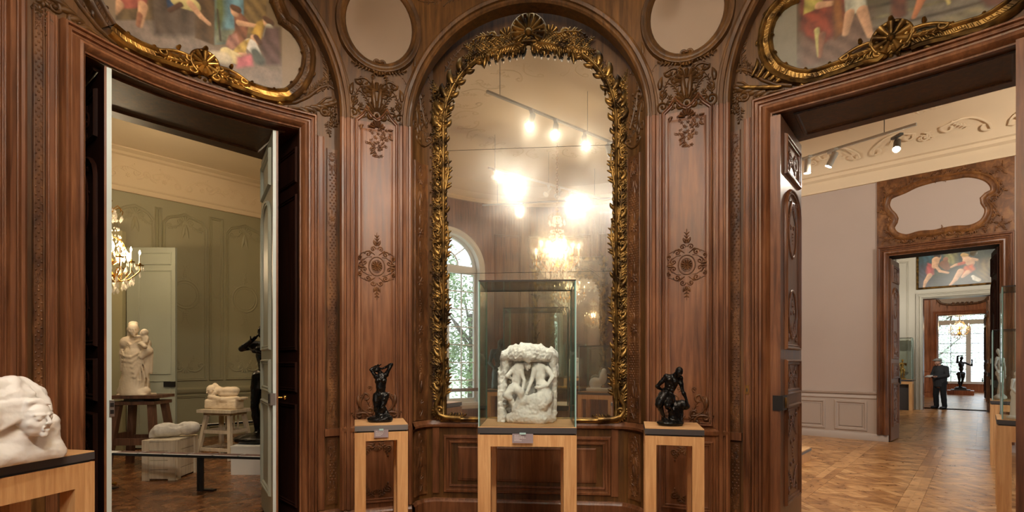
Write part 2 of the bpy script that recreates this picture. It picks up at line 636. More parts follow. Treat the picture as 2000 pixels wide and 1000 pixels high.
def resample(pts, closed, step):
    out = []
    n = len(pts)
    for i in range(n if closed else n - 1):
        a = pts[i]; b = pts[(i + 1) % n]
        k = max(1, int(math.ceil(hypot(b[0] - a[0], b[1] - a[1]) / step)))
        for j in range(k):
            t = j / k
            out.append((a[0] + (b[0] - a[0]) * t, a[1] + (b[1] - a[1]) * t))
    if not closed: out.append(tuple(pts[-1]))
    return out


def sweep(mb, S, pts, prof, closed=False, step=0.12, base=0.0):
    """run a moulding profile [(across, proud)] along a line on wall S; +across is to the left of travel"""
    if S.straight and step == 0.12: step = 50
    pts = resample(pts, closed, step)
    n = len(pts)
    rows = []
    for i in range(n):
        if closed:
            a = pts[i - 1]; c = pts[(i + 1) % n]
        else:
            a = pts[max(i - 1, 0)]; c = pts[min(i + 1, n - 1)]
        b = pts[i]
        t1 = (b[0] - a[0], b[1] - a[1]); t2 = (c[0] - b[0], c[1] - b[1])
        l1 = hypot(*t1); l2 = hypot(*t2)
        if l1 < 1e-9: t1, l1 = t2, l2
        if l2 < 1e-9: t2, l2 = t1, l1
        n1 = (-t1[1] / l1, t1[0] / l1); n2 = (-t2[1] / l2, t2[0] / l2)
        m = (n1[0] + n2[0], n1[1] + n2[1])
        ml = hypot(*m)
        if ml < 1e-6: m = n1; k = 1
        else:
            m = (m[0] / ml, m[1] / ml)
            k = 1 / max(m[0] * n1[0] + m[1] * n1[1], 0.35)
        rows.append([S.P(b[0] + m[0] * q[0] * k, b[1] + m[1] * q[0] * k, base + q[1]) for q in prof])
    mb.grid(rows, closed_u=closed)


def slab(mb, S, u0, u1, z0, z1, d0, d1, step=0.15, ends=True):
    """raised flat band following the wall"""
    k = 1 if S.straight else max(1, int(math.ceil(abs(u1 - u0) / step)))
    us = [u0 + (u1 - u0) * i / k for i in range(k + 1)]
    rows = [[S.P(u, z0, d0), S.P(u, z0, d1), S.P(u, z1, d1), S.P(u, z1, d0)] for u in us]
    mb.grid(rows)
    if ends:
        mb.add(rows[0], [(0, 1, 2, 3)])
        mb.add(rows[-1], [(3, 2, 1, 0)])


def colfill(mb, S, u0, u1, zlo, zhi, d, n=40, reveal=None):
    """fill between two curves zlo(u), zhi(u); reveal = depth of the lower edge's return"""
    rows = []
    for i in range(n + 1):
        u = u0 + (u1 - u0) * i / n
        a, b = zlo(u), zhi(u)
        rows.append([S.P(u, a, d), S.P(u, b, d)])
    mb.grid(rows)
    if reveal is not None:
        mb.grid([[S.P(u0 + (u1 - u0) * i / n, zlo(u0 + (u1 - u0) * i / n), d), S.P(u0 + (u1 - u0) * i / n, zlo(u0 + (u1 - u0) * i / n), reveal)] for i in range(n + 1)])


def polyfill(mb, S, pts, d):
    tris = tessellate_polygon([[Vector((p[0], p[1], 0)) for p in pts]])
    mb.add([S.P(p[0], p[1], d) for p in pts], [tuple(t) for t in tris])


def rect(u0, z0, u1, z1):
    return [(u0, z0), (u1, z0), (u1, z1), (u0, z1)]


def smooth2(pts, n=6, closed=False):
    if closed:
        P = [pts[-1]] + list(pts) + [pts[0], pts[1]]
        q = catmull([(a[0], a[1]) for a in P], n)
        return [(a.x, a.y) for a in q[n:n + n * len(pts)]]
    return [(a.x, a.y) for a in catmull([(a[0], a[1]) for a in pts], n)]


# profiles: (across, proud)
def prof_arch(w, d):   # door architrave, outer edge at 0, opening at w
    return [(0, 0), (0, d * .8), (w * .06, d), (w * .14, d), (w * .18, d * .7), (w * .26, d * .62), (w * .30, d * .78), (w * .34, d * .78),
            (w * .38, d * .5), (w * .46, d * .46), (w * .52, d * .62), (w * .62, d * .95), (w * .74, d * 1.0), (w * .84, d * .8), (w * .9, d * .5),
            (w * .93, d * .35), (w, d * .3), (w, -.02)]


PM = lambda w, d: [(-w, 0), (-w * .8, d * .7), (-w * .55, d), (-w * .2, d * .9), (0, d * .45), (w * .35, d * .4), (w * .5, d * .65), (w * .75, d * .6), (w, 0)]
PB = lambda w, d: [(-w, 0), (-w * .7, d), (w * .7, d), (w, 0)]
PR = lambda w, d: [(-w, 0), (-w * .8, d * .5), (-w * .4, d * .92), (0, d), (w * .4, d * .92), (w * .8, d * .5), (w, 0)]


# ------------------------------------------------------------------ carving strokes
class Orn:
    """collects carved strokes given in a local frame (x, y) that sits on wall S at (u0, z0)"""
    def __init__(self, S, u0, z0, sc=1.0, mirror=False, rot=0.0, d=0.0, mb=None, relief=1.0):
        self.S, self.u0, self.z0, self.sc, self.d = S, u0, z0, sc, d
        self.m = -1 if mirror else 1
        self.r = rot
        self.mb = mb or MB()
        self.rel = relief

    def sub(self, **kw):
        o = Orn(self.S, self.u0, self.z0, self.sc, self.m < 0, self.r, self.d, self.mb, self.rel)
        for k, v in kw.items(): setattr(o, k, v)
        return o

    def xy(self, p):
        x, y = p[0] * self.sc * self.m, p[1] * self.sc
        c, s = cos(self.r), sin(self.r)
        return (self.u0 + x * c - y * s, self.z0 + x * s + y * c)

    def stroke(self, pts, r0, r1=None, flat=0.8, lift=0.0, belly=0.0):
        """half-round tapering ridge along pts"""
        r1 = r0 if r1 is None else r1
        q = [self.xy(p) for p in pts]
        n = len(q)
        rows = []
        for i in range(n):
            a = q[max(i - 1, 0)]; b = q[min(i + 1, n - 1)]
            tx, ty = b[0] - a[0], b[1] - a[1]
            l = hypot(tx, ty) or 1
            nx, ny = -ty / l, tx / l
            t = i / max(n - 1, 1)
            r = (r0 + (r1 - r0) * t + belly * sin(pi * t)) * self.sc
            h = r * flat * self.rel
            row = []
            for k in range(5):
                th = pi * k / 4
                row.append(self.S.P(q[i][0] + nx * r * cos(th), q[i][1] + ny * r * cos(th), self.d + lift * self.sc + h * sin(th)))
            if i == 0: rows.append([self.S.P(q[0][0], q[0][1], self.d)] * 5)
            rows.append(row)
            if i == n - 1: rows.append([self.S.P(q[i][0], q[i][1], self.d)] * 5)
        self.mb.grid(rows)

    def spiral(self, c, R, turns, a0, sgn, r0, r1, n=16, grow=0.15):
        pts = []
        for i in range(n + 1):
            t = i / n
            rr = R * (1 - t * (1 - grow))
            a = a0 + sgn * 2 * pi * turns * t
            pts.append((c[0] + rr * cos(a), c[1] + rr * sin(a)))
        self.stroke(pts, r0, r1)
        self.blob(pts[-1], r0 * 1.25)

    def blob(self, c, r, h=None):
        q = self.xy(c)
        r *= self.sc
        h = (r * .8 if h is None else h * self.sc) * self.rel
        rows = []
        for k in range(3):
            a = pi / 2 * k / 2
            rr = r * cos(a); hh = h * sin(a)
            rows.append([self.S.P(q[0] + rr * cos(2 * pi * j / 7), q[1] + rr * sin(2 * pi * j / 7), self.d + hh) for j in range(7)])
        self.mb.grid(rows, closed_v=True)

    def leaf(self, p, ang, L, w, curl=0.5, n=6):
        pts = []
        a = ang
        x, y = p
        for i in range(n + 1):
            pts.append((x, y))
            x += L / n * cos(a); y += L / n * sin(a)
            a += curl / n * (0.4 + 1.4 * i / n)
        self.stroke(pts, w * .45, w * .08, belly=w * .55, flat=.7)

    def shell(self, c, R, n=7, a0=0.0, span=pi, w=None, r_in=.25):
        w = w or R * span / n * .42
        for k in range(n):
            a = a0 - span / 2 + span * (k + .5) / n
            self.stroke([(c[0] + R * r_in * cos(a), c[1] + R * r_in * sin(a)), (c[0] + R * .65 * cos(a), c[1] + R * .65 * sin(a)),
                         (c[0] + R * cos(a), c[1] + R * sin(a))], w * .4, w, flat=.9)

    def rosette(self, c, R, n=7):
        for k in range(n):
            a = 2 * pi * k / n
            self.leaf((c[0] + R * .2 * cos(a), c[1] + R * .2 * sin(a)), a, R * .8, R * .34, .3, n=3)
        self.blob(c, R * .3)

    def acanthus(self, p, ang, L, w, curl=0.9, sgn=1, lobes=5):
        """curving rib with lobes on both sides, curling over at its tip"""
        n = 12
        pts = []
        a = ang
        x, y = p
        angs = []
        for i in range(n + 1):
            pts.append((x, y)); angs.append(a)
            x += L / n * cos(a); y += L / n * sin(a)
            a += sgn * curl / n * (0.3 + 2.0 * (i / n) ** 2)
        self.stroke(pts, w * .22, w * .1, flat=1.0)
        for k in range(lobes):
            i = 1 + int((n - 2) * k / lobes)
            s = 1 - .45 * k / lobes
            self.leaf(pts[i], angs[i] + .75, w * 1.25 * s, w * .3 * s, .7, n=4)
            self.leaf(pts[i], angs[i] - .75, w * 1.25 * s, w * .3 * s, -.7, n=4)
        self.blob(pts[-1], w * .26)

    def cscroll(self, a, b, w, sgn=1, curl=.28, bulge=.35):
        """C-shaped scroll from a to b, bulging to one side, both ends curled in"""
        dx, dy = b[0] - a[0], b[1] - a[1]
        L = hypot(dx, dy)
        ux, uy = dx / L, dy / L
        vx, vy = -uy * sgn, ux * sgn
        pts = []
        R = L * curl * .5
        # start curl
        for i in range(8):
            t = i / 8
            an = -2.2 * pi * (1 - t) * .6
            rr = R * (.3 + .7 * t)
            lx = R - rr * cos(an) * 1.0
            ly = bulge * L * .1 - rr * sin(-an)
            pts.append((a[0] + ux * lx + vx * ly, a[1] + uy * lx + vy * ly))
        for i in range(1, 10):
            t = i / 10
            lx = L * t; ly = bulge * L * sin(pi * t) * 1.0
            pts.append((a[0] + ux * lx + vx * ly, a[1] + uy * lx + vy * ly))
        for i in range(8):
            t = 1 - i / 8
            an = -2.2 * pi * (1 - t) * .6
            rr = R * (.3 + .7 * t)
            lx = L - (R - rr * cos(an))
            ly = bulge * L * .1 - rr * sin(-an)
            pts.append((a[0] + ux * lx + vx * ly, a[1] + uy * lx + vy * ly))
        self.stroke(pts, w, w * .9)


def merge_orn(name, mat_, parent, *orns, stuff=False):
    mb = MB()
    seen = []
    for o in orns:
        if any(o.mb is s for s in seen): continue
        seen.append(o.mb)
        mb.add(o.mb.v, o.mb.f)
    ob = mb.build(name, mat_, parent, smooth=60)
    return ob
# ------------------------------------------------------------------ plan of the round panelled room
FP = Path(catmull([(-3.44, 2.4), (-3.06, 3.25)], 1) [:-1] + catmull([(-3.06, 3.25), (-2.86, 3.86), (-2.64, 4.17), (-2.29, 4.48), (-1.91, 4.75), (-1.635, 4.93)], 6)[:-1]
          + [Vector((-1.635, 4.93)), Vector((-1.0, 5.15)), Vector((1.28, 4.93))]
          + catmull([(1.96, 4.66), (2.11, 4.55), (2.28, 4.41), (2.84, 3.97), (3.30, 3.48), (3.52, 3.2)], 6) + [Vector((3.85, 2.55))])
BL = Path(catmull([(-3.30, 3.02), (-3.16, 3.30), (-3.055, 3.56), (-2.93, 3.88), (-2.72, 4.22), (-2.36, 4.56), (-1.97, 4.84), (-1.66, 5.04)], 6))
BR = Path(catmull([(1.97, 4.78), (2.15, 4.64), (2.33, 4.49), (2.9, 4.05), (3.49, 3.49), (3.78, 3.05)], 6))
PL = Path([(-1.635, 4.93), (-1.0, 5.15)])
PR_ = Path([(1.28, 4.93), (1.96, 4.66)])
LL = Path([(-3.44, 2.4), (-3.06, 3.25)])
MW = Path([(-1.0, 5.15), (-1.0, 5.22), (-.975, 5.31), (-.915, 5.39), (-.83, 5.43), (1.08, 5.26), (1.165, 5.215), (1.232, 5.13), (1.272, 5.03), (1.28, 4.93)])
MP = Path([(-.83, 5.43), (1.08, 5.26)])
ZS = 3.90      # spring of the arches
ZT = 5.38      # top of the panelling
ZO = 3.74      # head of the door openings

wl = empty('wall_left', (-2.4, 4.3, 0), kind='structure')
wf = empty('wall_front', (0, 5.2, 0), kind='structure')
wr = empty('wall_right', (2.7, 4.2, 0), kind='structure')
wb = empty('wall_back', (0.1, -2.1, 0), kind='structure')


def fu(pt):
    """u on FP nearest to a plan point"""
    best = min(range(len(FP.p)), key=lambda i: (FP.p[i] - Vector(pt)).length)
    return FP.s[best]


uA = fu((-3.06, 3.25)); uB = fu((-1.635, 4.93)); uC = fu((-1.0, 5.15)); uD = fu((1.28, 4.93)); uE = fu((1.96, 4.66)); uF = fu((3.52, 3.2))


def ell(u0, u1, zs, rise):
    c = (u0 + u1) / 2; a = (u1 - u0) / 2
    return lambda u: zs + rise * sqrt(max(0.0, 1 - ((u - c) / a) ** 2))


archL = ell(uA, uB, ZS, 1.30)
archM = ell(uC, uD, ZS, 1.17)
archR = ell(uE, uF, ZS, 1.30)


def arch_pts(u0, u1, zs, rise, n=40):
    c = (u0 + u1) / 2; a = (u1 - u0) / 2
    return [(c - a * cos(pi * i / n), zs + rise * sin(pi * i / n)) for i in range(n + 1)]


def arch_fill(mb, S, u0, u1, zs, rise, top, d, n=48, reveal=-.14):
    """wall above an arch, columns crowded towards the springings"""
    pts = arch_pts(u0, u1, zs, rise, n)
    mb.grid([[S.P(u, z, d), S.P(u, top, d)] for (u, z) in pts])
    mb.grid([[S.P(u, z, d), S.P(u, z, reveal)] for (u, z) in pts])


# spandrels
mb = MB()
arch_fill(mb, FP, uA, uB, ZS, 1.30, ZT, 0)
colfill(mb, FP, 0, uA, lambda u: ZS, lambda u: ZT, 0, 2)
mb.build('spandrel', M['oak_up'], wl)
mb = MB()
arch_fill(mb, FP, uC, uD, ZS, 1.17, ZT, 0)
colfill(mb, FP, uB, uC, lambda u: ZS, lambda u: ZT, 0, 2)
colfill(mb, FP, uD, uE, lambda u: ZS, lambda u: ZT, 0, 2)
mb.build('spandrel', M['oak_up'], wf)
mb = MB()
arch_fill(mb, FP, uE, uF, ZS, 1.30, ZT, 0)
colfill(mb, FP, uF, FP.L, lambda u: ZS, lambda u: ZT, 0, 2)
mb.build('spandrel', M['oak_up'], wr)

# pilaster bodies
for S, par in ((PL, wf), (PR_, wf), (LL, wl), (Path([(3.52, 3.2), (3.85, 2.55)]), wr)):
    mb = MB()
    slab(mb, S, 0, S.L, 0.0, ZS, -.14, 0)
    mb.build('pilaster', M['oak'], par)

# arch mouldings: stiles below, arches above
APROF = [(-.006, -.14), (-.006, .012), (.012, .03), (.03, .03), (.036, .012), (.05, .008), (.056, .028), (.085, .034), (.094, .012), (.112, .008), (.118, 0)]
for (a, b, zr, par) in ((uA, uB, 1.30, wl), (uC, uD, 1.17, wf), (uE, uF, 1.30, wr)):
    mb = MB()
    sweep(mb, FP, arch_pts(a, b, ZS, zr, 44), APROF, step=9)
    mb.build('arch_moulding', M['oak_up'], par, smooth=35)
for (S, u, sg, par) in ((LL, LL.L, 1, wl), (PL, 0, -1, wf), (PL, PL.L, 1, wf), (PR_, 0, -1, wf), (PR_, PR_.L, 1, wf)):
    mb = MB()
    pts = [(u, .16), (u, ZS)] if sg > 0 else [(u, ZS), (u, .16)]
    sweep(mb, S, pts, APROF)
    mb.build('pilaster_moulding', M['oak'], par, smooth=35)

# recess walls
uLo, uLi, uRi, uRo = BL.U(114), BL.U(162), BL.U(589), BL.U(617)
ZA = ZO + .155
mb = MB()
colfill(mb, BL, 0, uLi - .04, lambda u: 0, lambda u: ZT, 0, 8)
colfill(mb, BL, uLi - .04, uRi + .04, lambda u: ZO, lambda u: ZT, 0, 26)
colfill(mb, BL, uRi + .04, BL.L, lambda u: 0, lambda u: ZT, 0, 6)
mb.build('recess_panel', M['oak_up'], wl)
mb = MB()
pb = Vector(BL.P(uRo, 0)); 
sweep(mb, BL, [(uRo, 0.0), (uRo, ZA), (uLo, ZA), (uLo, 0)], prof_arch(.15, .07))
mb.build('architrave', M['oak'], wl, smooth=35)

vLo, vLi, vRi = BR.U(1471), BR.U(1521), BR.U(2030)
vRo = vRi + .16
mb = MB()
colfill(mb, BR, 0, vLi - .04, lambda u: 0, lambda u: ZT, 0, 6)
colfill(mb, BR, vLi - .04, vRi + .04, lambda u: ZO, lambda u: ZT, 0, 22)
colfill(mb, BR, vRi + .04, BR.L, lambda u: 0, lambda u: ZT, 0, 3)
mb.build('recess_panel', M['oak_up'], wr)
mb = MB()
sweep(mb, BR, [(vRo, 0), (vRo, ZA), (vLo, ZA), (vLo, 0)], prof_arch(.16, .07))
mb.build('architrave', M['oak'], wr, smooth=35)

mb = MB()
us = MW.s
mb.grid([[MW.P(u, 0, 0), MW.P(u, ZT - .02, 0)] for u in us])
mb.build('recess_panel', M['oak_up'], wf, smooth=30)


def panel_lines(mb, S, xs, z0, z1, w=.012, d=.012):
    for x in xs:
        sweep(mb, S, [(x, z0), (x, z1)], PR(w, d), step=.4)


# left and right flat strips flanking the door surrounds, in the lower red wood
def strips(S, u0, u1, z0, z1, par, d=.012):
    mb = MB()
    slab(mb, S, u0, u1, z0, z1, 0, d)
    sweep(mb, S, [(u0 + .012, z0), (u0 + .012, z1)], PR(.008, .01), base=d, step=.5)
    sweep(mb, S, [(u1 - .012, z0), (u1 - .012, z1)], PR(.008, .01), base=d, step=.5)
    mb.build('stile', M['oak'], par, smooth=40)


def carved_strip(S, u0, u1, z0, z1, par, d=.01, flowers=(), matl='oak_carve', cell=.034, seed=0, ends=True):
    """sunk strip with a diaper of small buds, flowers at set heights and foliage at both ends"""
    mb = MB()
    slab(mb, S, u0, u1, z0, z1, 0, d)
    uc = (u0 + u1) / 2; w = u1 - u0
    for s in (u0 + .006, u1 - .006):
        sweep(mb, S, [(s, z0), (s, z1)], PR(.005, .008), base=d, step=.5)
    o = Orn(S, 0, 0, 1.0, d=d)
    o.mb = mb
    zf = sorted(flowers)
    z = z0 + .05
    row = 0
    nc = max(2, int((w - .02) / cell))
    while z < z1 - .03:
        near = min([abs(z - q) for q in zf] + [9])
        if near > w * .62 and (not ends or (z - z0 > w * 2.0 and z1 - z > w * 1.6)):
            for k in range(nc):
                u = uc + (k - (nc - 1) / 2) * cell
                if row % 2: u += cell / 2
                if abs(u - uc) < w / 2 - .012:
                    o.blob((u, z), .0095, .006)
        z += cell * .8
        row += 1
    for q in zf:
        o.rosette((uc, q), w * .3)
        for sg in (-1, 1):
            o.spiral((uc + sg * w * .26, q + w * .42), w * .14, .9, -pi / 2, sg, .005, .003, n=9)
            o.spiral((uc - sg * w * .26, q - w * .42), w * .14, .9, pi / 2, sg, .005, .003, n=9)
            o.leaf((uc, q + sg * w * .4), sg * pi / 2, w * .5, w * .08, .2)
    if ends:
        for (zb, sg) in ((z0 + .03, 1), (z1 - .03, -1)):
            for s2 in (-1, 1):
                o.acanthus((uc, zb), sg * (pi / 2 - s2 * .55), w * 1.0, w * .22, 1.3, s2 * sg, lobes=3)
                o.spiral((uc + s2 * w * .25, zb + sg * w * 1.15), w * .15, 1.0, pi / 2 * sg, -s2, .006, .003, n=9)
                o.leaf((uc + s2 * .006, zb + sg * w * 1.2), sg * (pi / 2 - s2 * .25), w * .6, w * .12, s2 * .3)
            o.shell((uc, zb + sg * w * .6), w * .25, 5, sg * pi / 2, pi * .9)
            o.leaf((uc, zb + sg * w * 1.5), sg * pi / 2, w * .6, w * .1, 0)
    mb.build('carved_strip', M[matl], par, smooth=60)


# left bay flanks
carved_strip(BL, BL.U(637), BL.U(659), .93, 3.62, wl, flowers=(1.95, 2.95))
carved_strip(BL, BL.U(637), BL.U(659), .2, .85, wl, ends=True)
strips(BL, BL.U(618), BL.U(634), .16, 3.72, wl)
carved_strip(BL, BL.U(62), BL.U(85), .93, 3.9, wl, flowers=(2.1, 3.1))
strips(BL, BL.U(88), BL.U(111), .16, 3.9, wl)
mb = MB()
slab(mb, BL, BL.U(633), BL.L, .86, .93, 0, .04)
slab(mb, BL, BL.U(58), BL.U(86), .86, .93, 0, .04)
mb.build('dado_rail', M['oak'], wl)
# right bay flanks
carved_strip(BR, BR.U(1424), BR.U(1447), .93, 3.68, wr, flowers=(2.0, 2.9))
carved_strip(BR, BR.U(1424), BR.U(1447), .2, .85, wr)
strips(BR, BR.U(1452), BR.U(1468), .16, 3.76, wr)
mb = MB()
slab(mb, BR, .01, BR.U(1450), .86, .93, 0, .04)
mb.build('dado_rail', M['oak'], wr)
# a small brass lock plate on the strip right of the right pilaster
mb = MB()
u_, z_ = BR.pick(1460, 761)
slab(mb, BR, u_ - .016, u_ + .016, z_ - .04, z_ + .04, .01, .02)
mb.cur = 1
slab(mb, BR, u_ - .004, u_ + .004, z_ - .018, z_ + .012, .02, .023)
mb.build('lock_plate', [M['gilt_dull'], M['black']], wr)

# baseboards
mb = MB()
BPR = [(0, .0), (0, .03), (.115, .03), (.13, .018), (.145, .012), (.15, 0)]
for S, a, b in ((BL, 0, uLo), (BL, uRo, BL.L)):
    sweep(mb, S, [(a, 0), (b, 0)], BPR)
mb.build('baseboard_left', M['oak'], kind_parent := None)
tag(bpy.data.objects['baseboard_left'], kind='structure')
mb = MB()
for S in (PL, PR_):
    sweep(mb, S, [(0, 0), (S.L, 0)], BPR)
sweep(mb, MW, [(0.02, 0), (MW.L - .02, 0)], BPR)
tag(mb.build('baseboard_front', M['oak']), kind='structure')
mb = MB()
sweep(mb, BR, [(0, 0), (vLo, 0)], BPR)
tag(mb.build('baseboard_right', M['oak']), kind='structure')


# ---- front pilasters: long moulded panel, carved head, medallion, foot
def pilaster(S, par, px_l, px_r, head_y, par_mirror=1):
    L = S.L
    c = L / 2
    hw = L * .285
    # dado: lower panel
    mb = MB()
    sweep(mb, S, [(0, .90), (L, .90)], [(0, 0), (0, .02), (.02, .03), (.04, .03), (.05, .012), (.06, 0)])
    mb.build('dado_rail', M['oak'], par, smooth=40)
    mb = MB()
    sweep(mb, S, rect(c - hw, .22, c + hw, .82), PM(.022, .022), closed=True)
    mb.build('panel_moulding', M['oak'], par, smooth=40)
    o = Orn(S, c, .32, 1.0, d=.004)
    for sg in (-1, 1):
        o.acanthus((sg * .02, -.06), pi / 2 - sg * .9, .16, .035, 1.2, sg)
        o.spiral((sg * .11, .0), .03, 1.1, pi / 2, -sg, .008, .004)
        o.acanthus((sg * .02, .46), -pi / 2 + sg * .9, .16, .035, 1.2, -sg)
        o.spiral((sg * .11, .41), .03, 1.1, -pi / 2, sg, .008, .004)
    o.shell((0, -.04), .05, 5, pi / 2, pi * .8)
    o.shell((0, .44), .05, 5, -pi / 2, pi * .8)
    merge_orn('lower_carving', M['oak_carve'], par, o)
    # long panel with a wavy head
    z0 = 1.0
    zt = 3.92
    top = [(c + hw, zt - .02), (c + hw * .72, zt + .03), (c + hw * .5, zt + .10), (c + hw * .25, zt + .03), (c, zt + .0), (c - hw * .25, zt + .03), (c - hw * .5, zt + .10), (c - hw * .72, zt + .03), (c - hw, zt - .02)]
    pts = [(c - hw, z0), (c + hw, z0)] + top
    mb = MB()
    sweep(mb, S, pts, PM(.017, .03), closed=True, step=.5)
    mb.build('panel_moulding', M['oak'], par, smooth=40)
    mb = MB()
    q = .05
    pts = [(c - hw + q, z0 + q), (c + hw - q, z0 + q), (c + hw - q, zt - .1), (c - hw + q, zt - .1)]
    sweep(mb, S, pts, [(-.012, 0), (-.008, .008), (.004, .012), (.02, .012)], closed=True, step=.5)
    polyfill(mb, S, rect(c - hw + q + .015, z0 + q + .015, c + hw - q - .015, zt - .115), .012)
    mb.build('raised_panel', M['oak'], par, smooth=40)
    # outer edge fillets
    mb = MB()
    for e in (.115, .135):
        panel_lines(mb, S, (e, L - e), .97, zt, .006, .01)
    mb.build('fillet', M['oak'], par, smooth=40)
    # carved head: shell in a scrolled frame with leaves falling below it
    o = Orn(S, c, zt, 1.0, d=.005, relief=1.7)
    for sg in (-1, 1):
        o.cscroll((sg * .04, .33), (sg * .20, .36), .011, sg, .5, .3)
        o.acanthus((sg * .03, .22), pi / 2 - sg * .9, .22, .045, 1.2, sg, lobes=6)
        o.acanthus((sg * .22, .10), pi / 2 + sg * .1, .22, .035, .9, sg, lobes=5)
        o.spiral((sg * .10, .28), .04, 1.3, pi / 2, -sg, .011, .006)
        o.rosette((sg * .15, .13), .03, 6)
        o.leaf((sg * .24, .22), pi / 2, .12, .03, sg * .6)
        o.cscroll((sg * .03, .02), (sg * .17, .09), .012, sg, .5, .22)
        o.spiral((sg * .215, .05), .055, 1.3, -pi / 2, sg, .011, .006, n=18)
        o.spiral((sg * .20, .17), .045, 1.2, pi / 2, -sg, .009, .005, n=16)
        o.acanthus((sg * .05, .10), pi / 2 - sg * .35, .20, .035, 1.0, -sg, lobes=5)
        o.acanthus((sg * .10, .02), pi / 2 - sg * 1.2, .10, .03, .9, sg, lobes=3)
        o.leaf((sg * .02, .12), pi / 2 - sg * .12, .22, .03, sg * .2)
    o.shell((0, .06), .12, 9, pi / 2, pi * 1.0)
    o.shell((0, .26), .10, 7, pi / 2, pi * 1.1)
    o.blob((0, .05), .02)
    o2 = Orn(S, c, zt - .14, 1.0, d=.012, relief=1.6)
    rr = random.Random(3)
    for k in range(58):
        t = rr.random()
        x = (rr.random() - .5) * 2 * .16 * (1 - t * .75)
        y = .08 - t * .30
        a = rr.random() * 2 * pi
        if k % 3 == 0: o2.rosette((x, y), .019, 5)
        elif k % 3 == 1: o2.spiral((x, y), .018, 1.0, a, rr.choice((-1, 1)), .0045, .003, n=8)
        else: o2.leaf((x, y), a, .05, .014, .8, n=4)
    o2.shell((0, .06), .07, 7, pi / 2, pi)
    merge_orn('carved_head', M['oak_carve_up'], par, o)
    merge_orn('carved_drop', M['oak_carve'], par, o2)
    # medallion in the middle
    o = Orn(S, c, S_mid[0], 1.0, d=.012, relief=1.7)
    ring = lambda r, n=20: [(r * cos(2 * pi * k / n), r * 1.2 * sin(2 * pi * k / n)) for k in range(n + 1)]
    o.stroke(ring(.075), .006, .006)
    o.stroke(ring(.05), .005, .005)
    o.shell((0, 0), .046, 12, 0, 2 * pi)
    o.blob((0, 0), .014)
    for sx in (-1, 1):
        for sy in (-1, 1):
            o.spiral((sx * .115, sy * .035), .032, 1.2, pi / 2 * sy, -sx * sy, .007, .004, n=14)
            o.spiral((sx * .085, sy * .115), .032, 1.2, 0 if sx > 0 else pi, sx * sy, .007, .004, n=14)
            o.spiral((sx * .155, sy * .08), .022, 1.1, -pi / 2 * sy, sx * sy, .006, .004, n=12)
            o.spiral((sx * .035, sy * .165), .028, 1.2, 0 if sx < 0 else pi, -sx * sy, .006, .004, n=14)
            o.leaf((sx * .01, sy * .20), sy * (pi / 2 - sx * .5), .06, .014, sx * sy * .5)
            o.stroke([(sx * .05, sy * .09), (sx * .09, sy * .085), (sx * .135, sy * .05), (sx * .17, sy * .02)], .005, .004)
            o.stroke([(sx * .02, sy * .11), (sx * .07, sy * .15), (sx * .12, sy * .13), (sx * .16, sy * .11)], .005, .004)
            o.spiral((sx * .06, sy * .135), .016, 1.1, 0, sx * sy, .004, .003, n=9)
            o.leaf((sx * .12, sy * .0 + sy * .01), 0 if sx > 0 else pi, .06, .014, .6 * sy)
        o.stroke([(0, sx * .20), (0, sx * .26), (0, sx * .33)], .007, .003)
        for q in (.225, .255, .285): 
            o.blob((0, sx * q), .011); o.leaf((0, sx * q), sx * pi / 2 + .9, .03, .009, .3, 3); o.leaf((0, sx * q), sx * pi / 2 - .9, .03, .009, -.3, 3)
    merge_orn('carved_medallion', M['oak_carve'], par, o)
    # carved foot of the long panel
    o = Orn(S, c, z0, 1.0, d=.01, relief=1.6)
    for sg in (-1, 1):
        o.acanthus((sg * .20, .06), pi / 2 + sg * .9, .11, .04, 1.5, sg, lobes=4)
        o.cscroll((sg * .06, .0), (sg * .19, .07), .014, sg, .4, .3)
        o.cscroll((sg * .05, .06), (sg * .11, .27), .012, -sg, .4, .35)
        o.spiral((sg * .14, .22), .03, 1.2, -pi / 2, sg, .008, .004)
        o.spiral((sg * .07, .32), .026, 1.2, -pi / 2, -sg, .007, .004)
        o.acanthus((sg * .03, .02), pi / 2 - sg * .25, .26, .035, .8, -sg, lobes=5)
        o.leaf((sg * .16, .14), pi / 2 - sg * .3, .12, .026, sg * .8)
        for k in range(5): o.blob((sg * (.20 + .008 * k), .02 - .0 + .015 * k), .009)
    merge_orn('carved_foot', M['oak_carve'], par, o)


S_mid = [2.50]
pilaster(PL, wf, 706, 775, 0)
S_mid = [2.47]
pilaster(PR_, wf, 1300, 1372, 0)
# far left pilaster strip
mb = MB()
for e in (.04, .10, .2, .225, .34):
    panel_lines(mb, LL, (LL.L - e,), .16, ZS, .011, .016)
mb.build('fillet', M['oak'], wl, smooth=40)


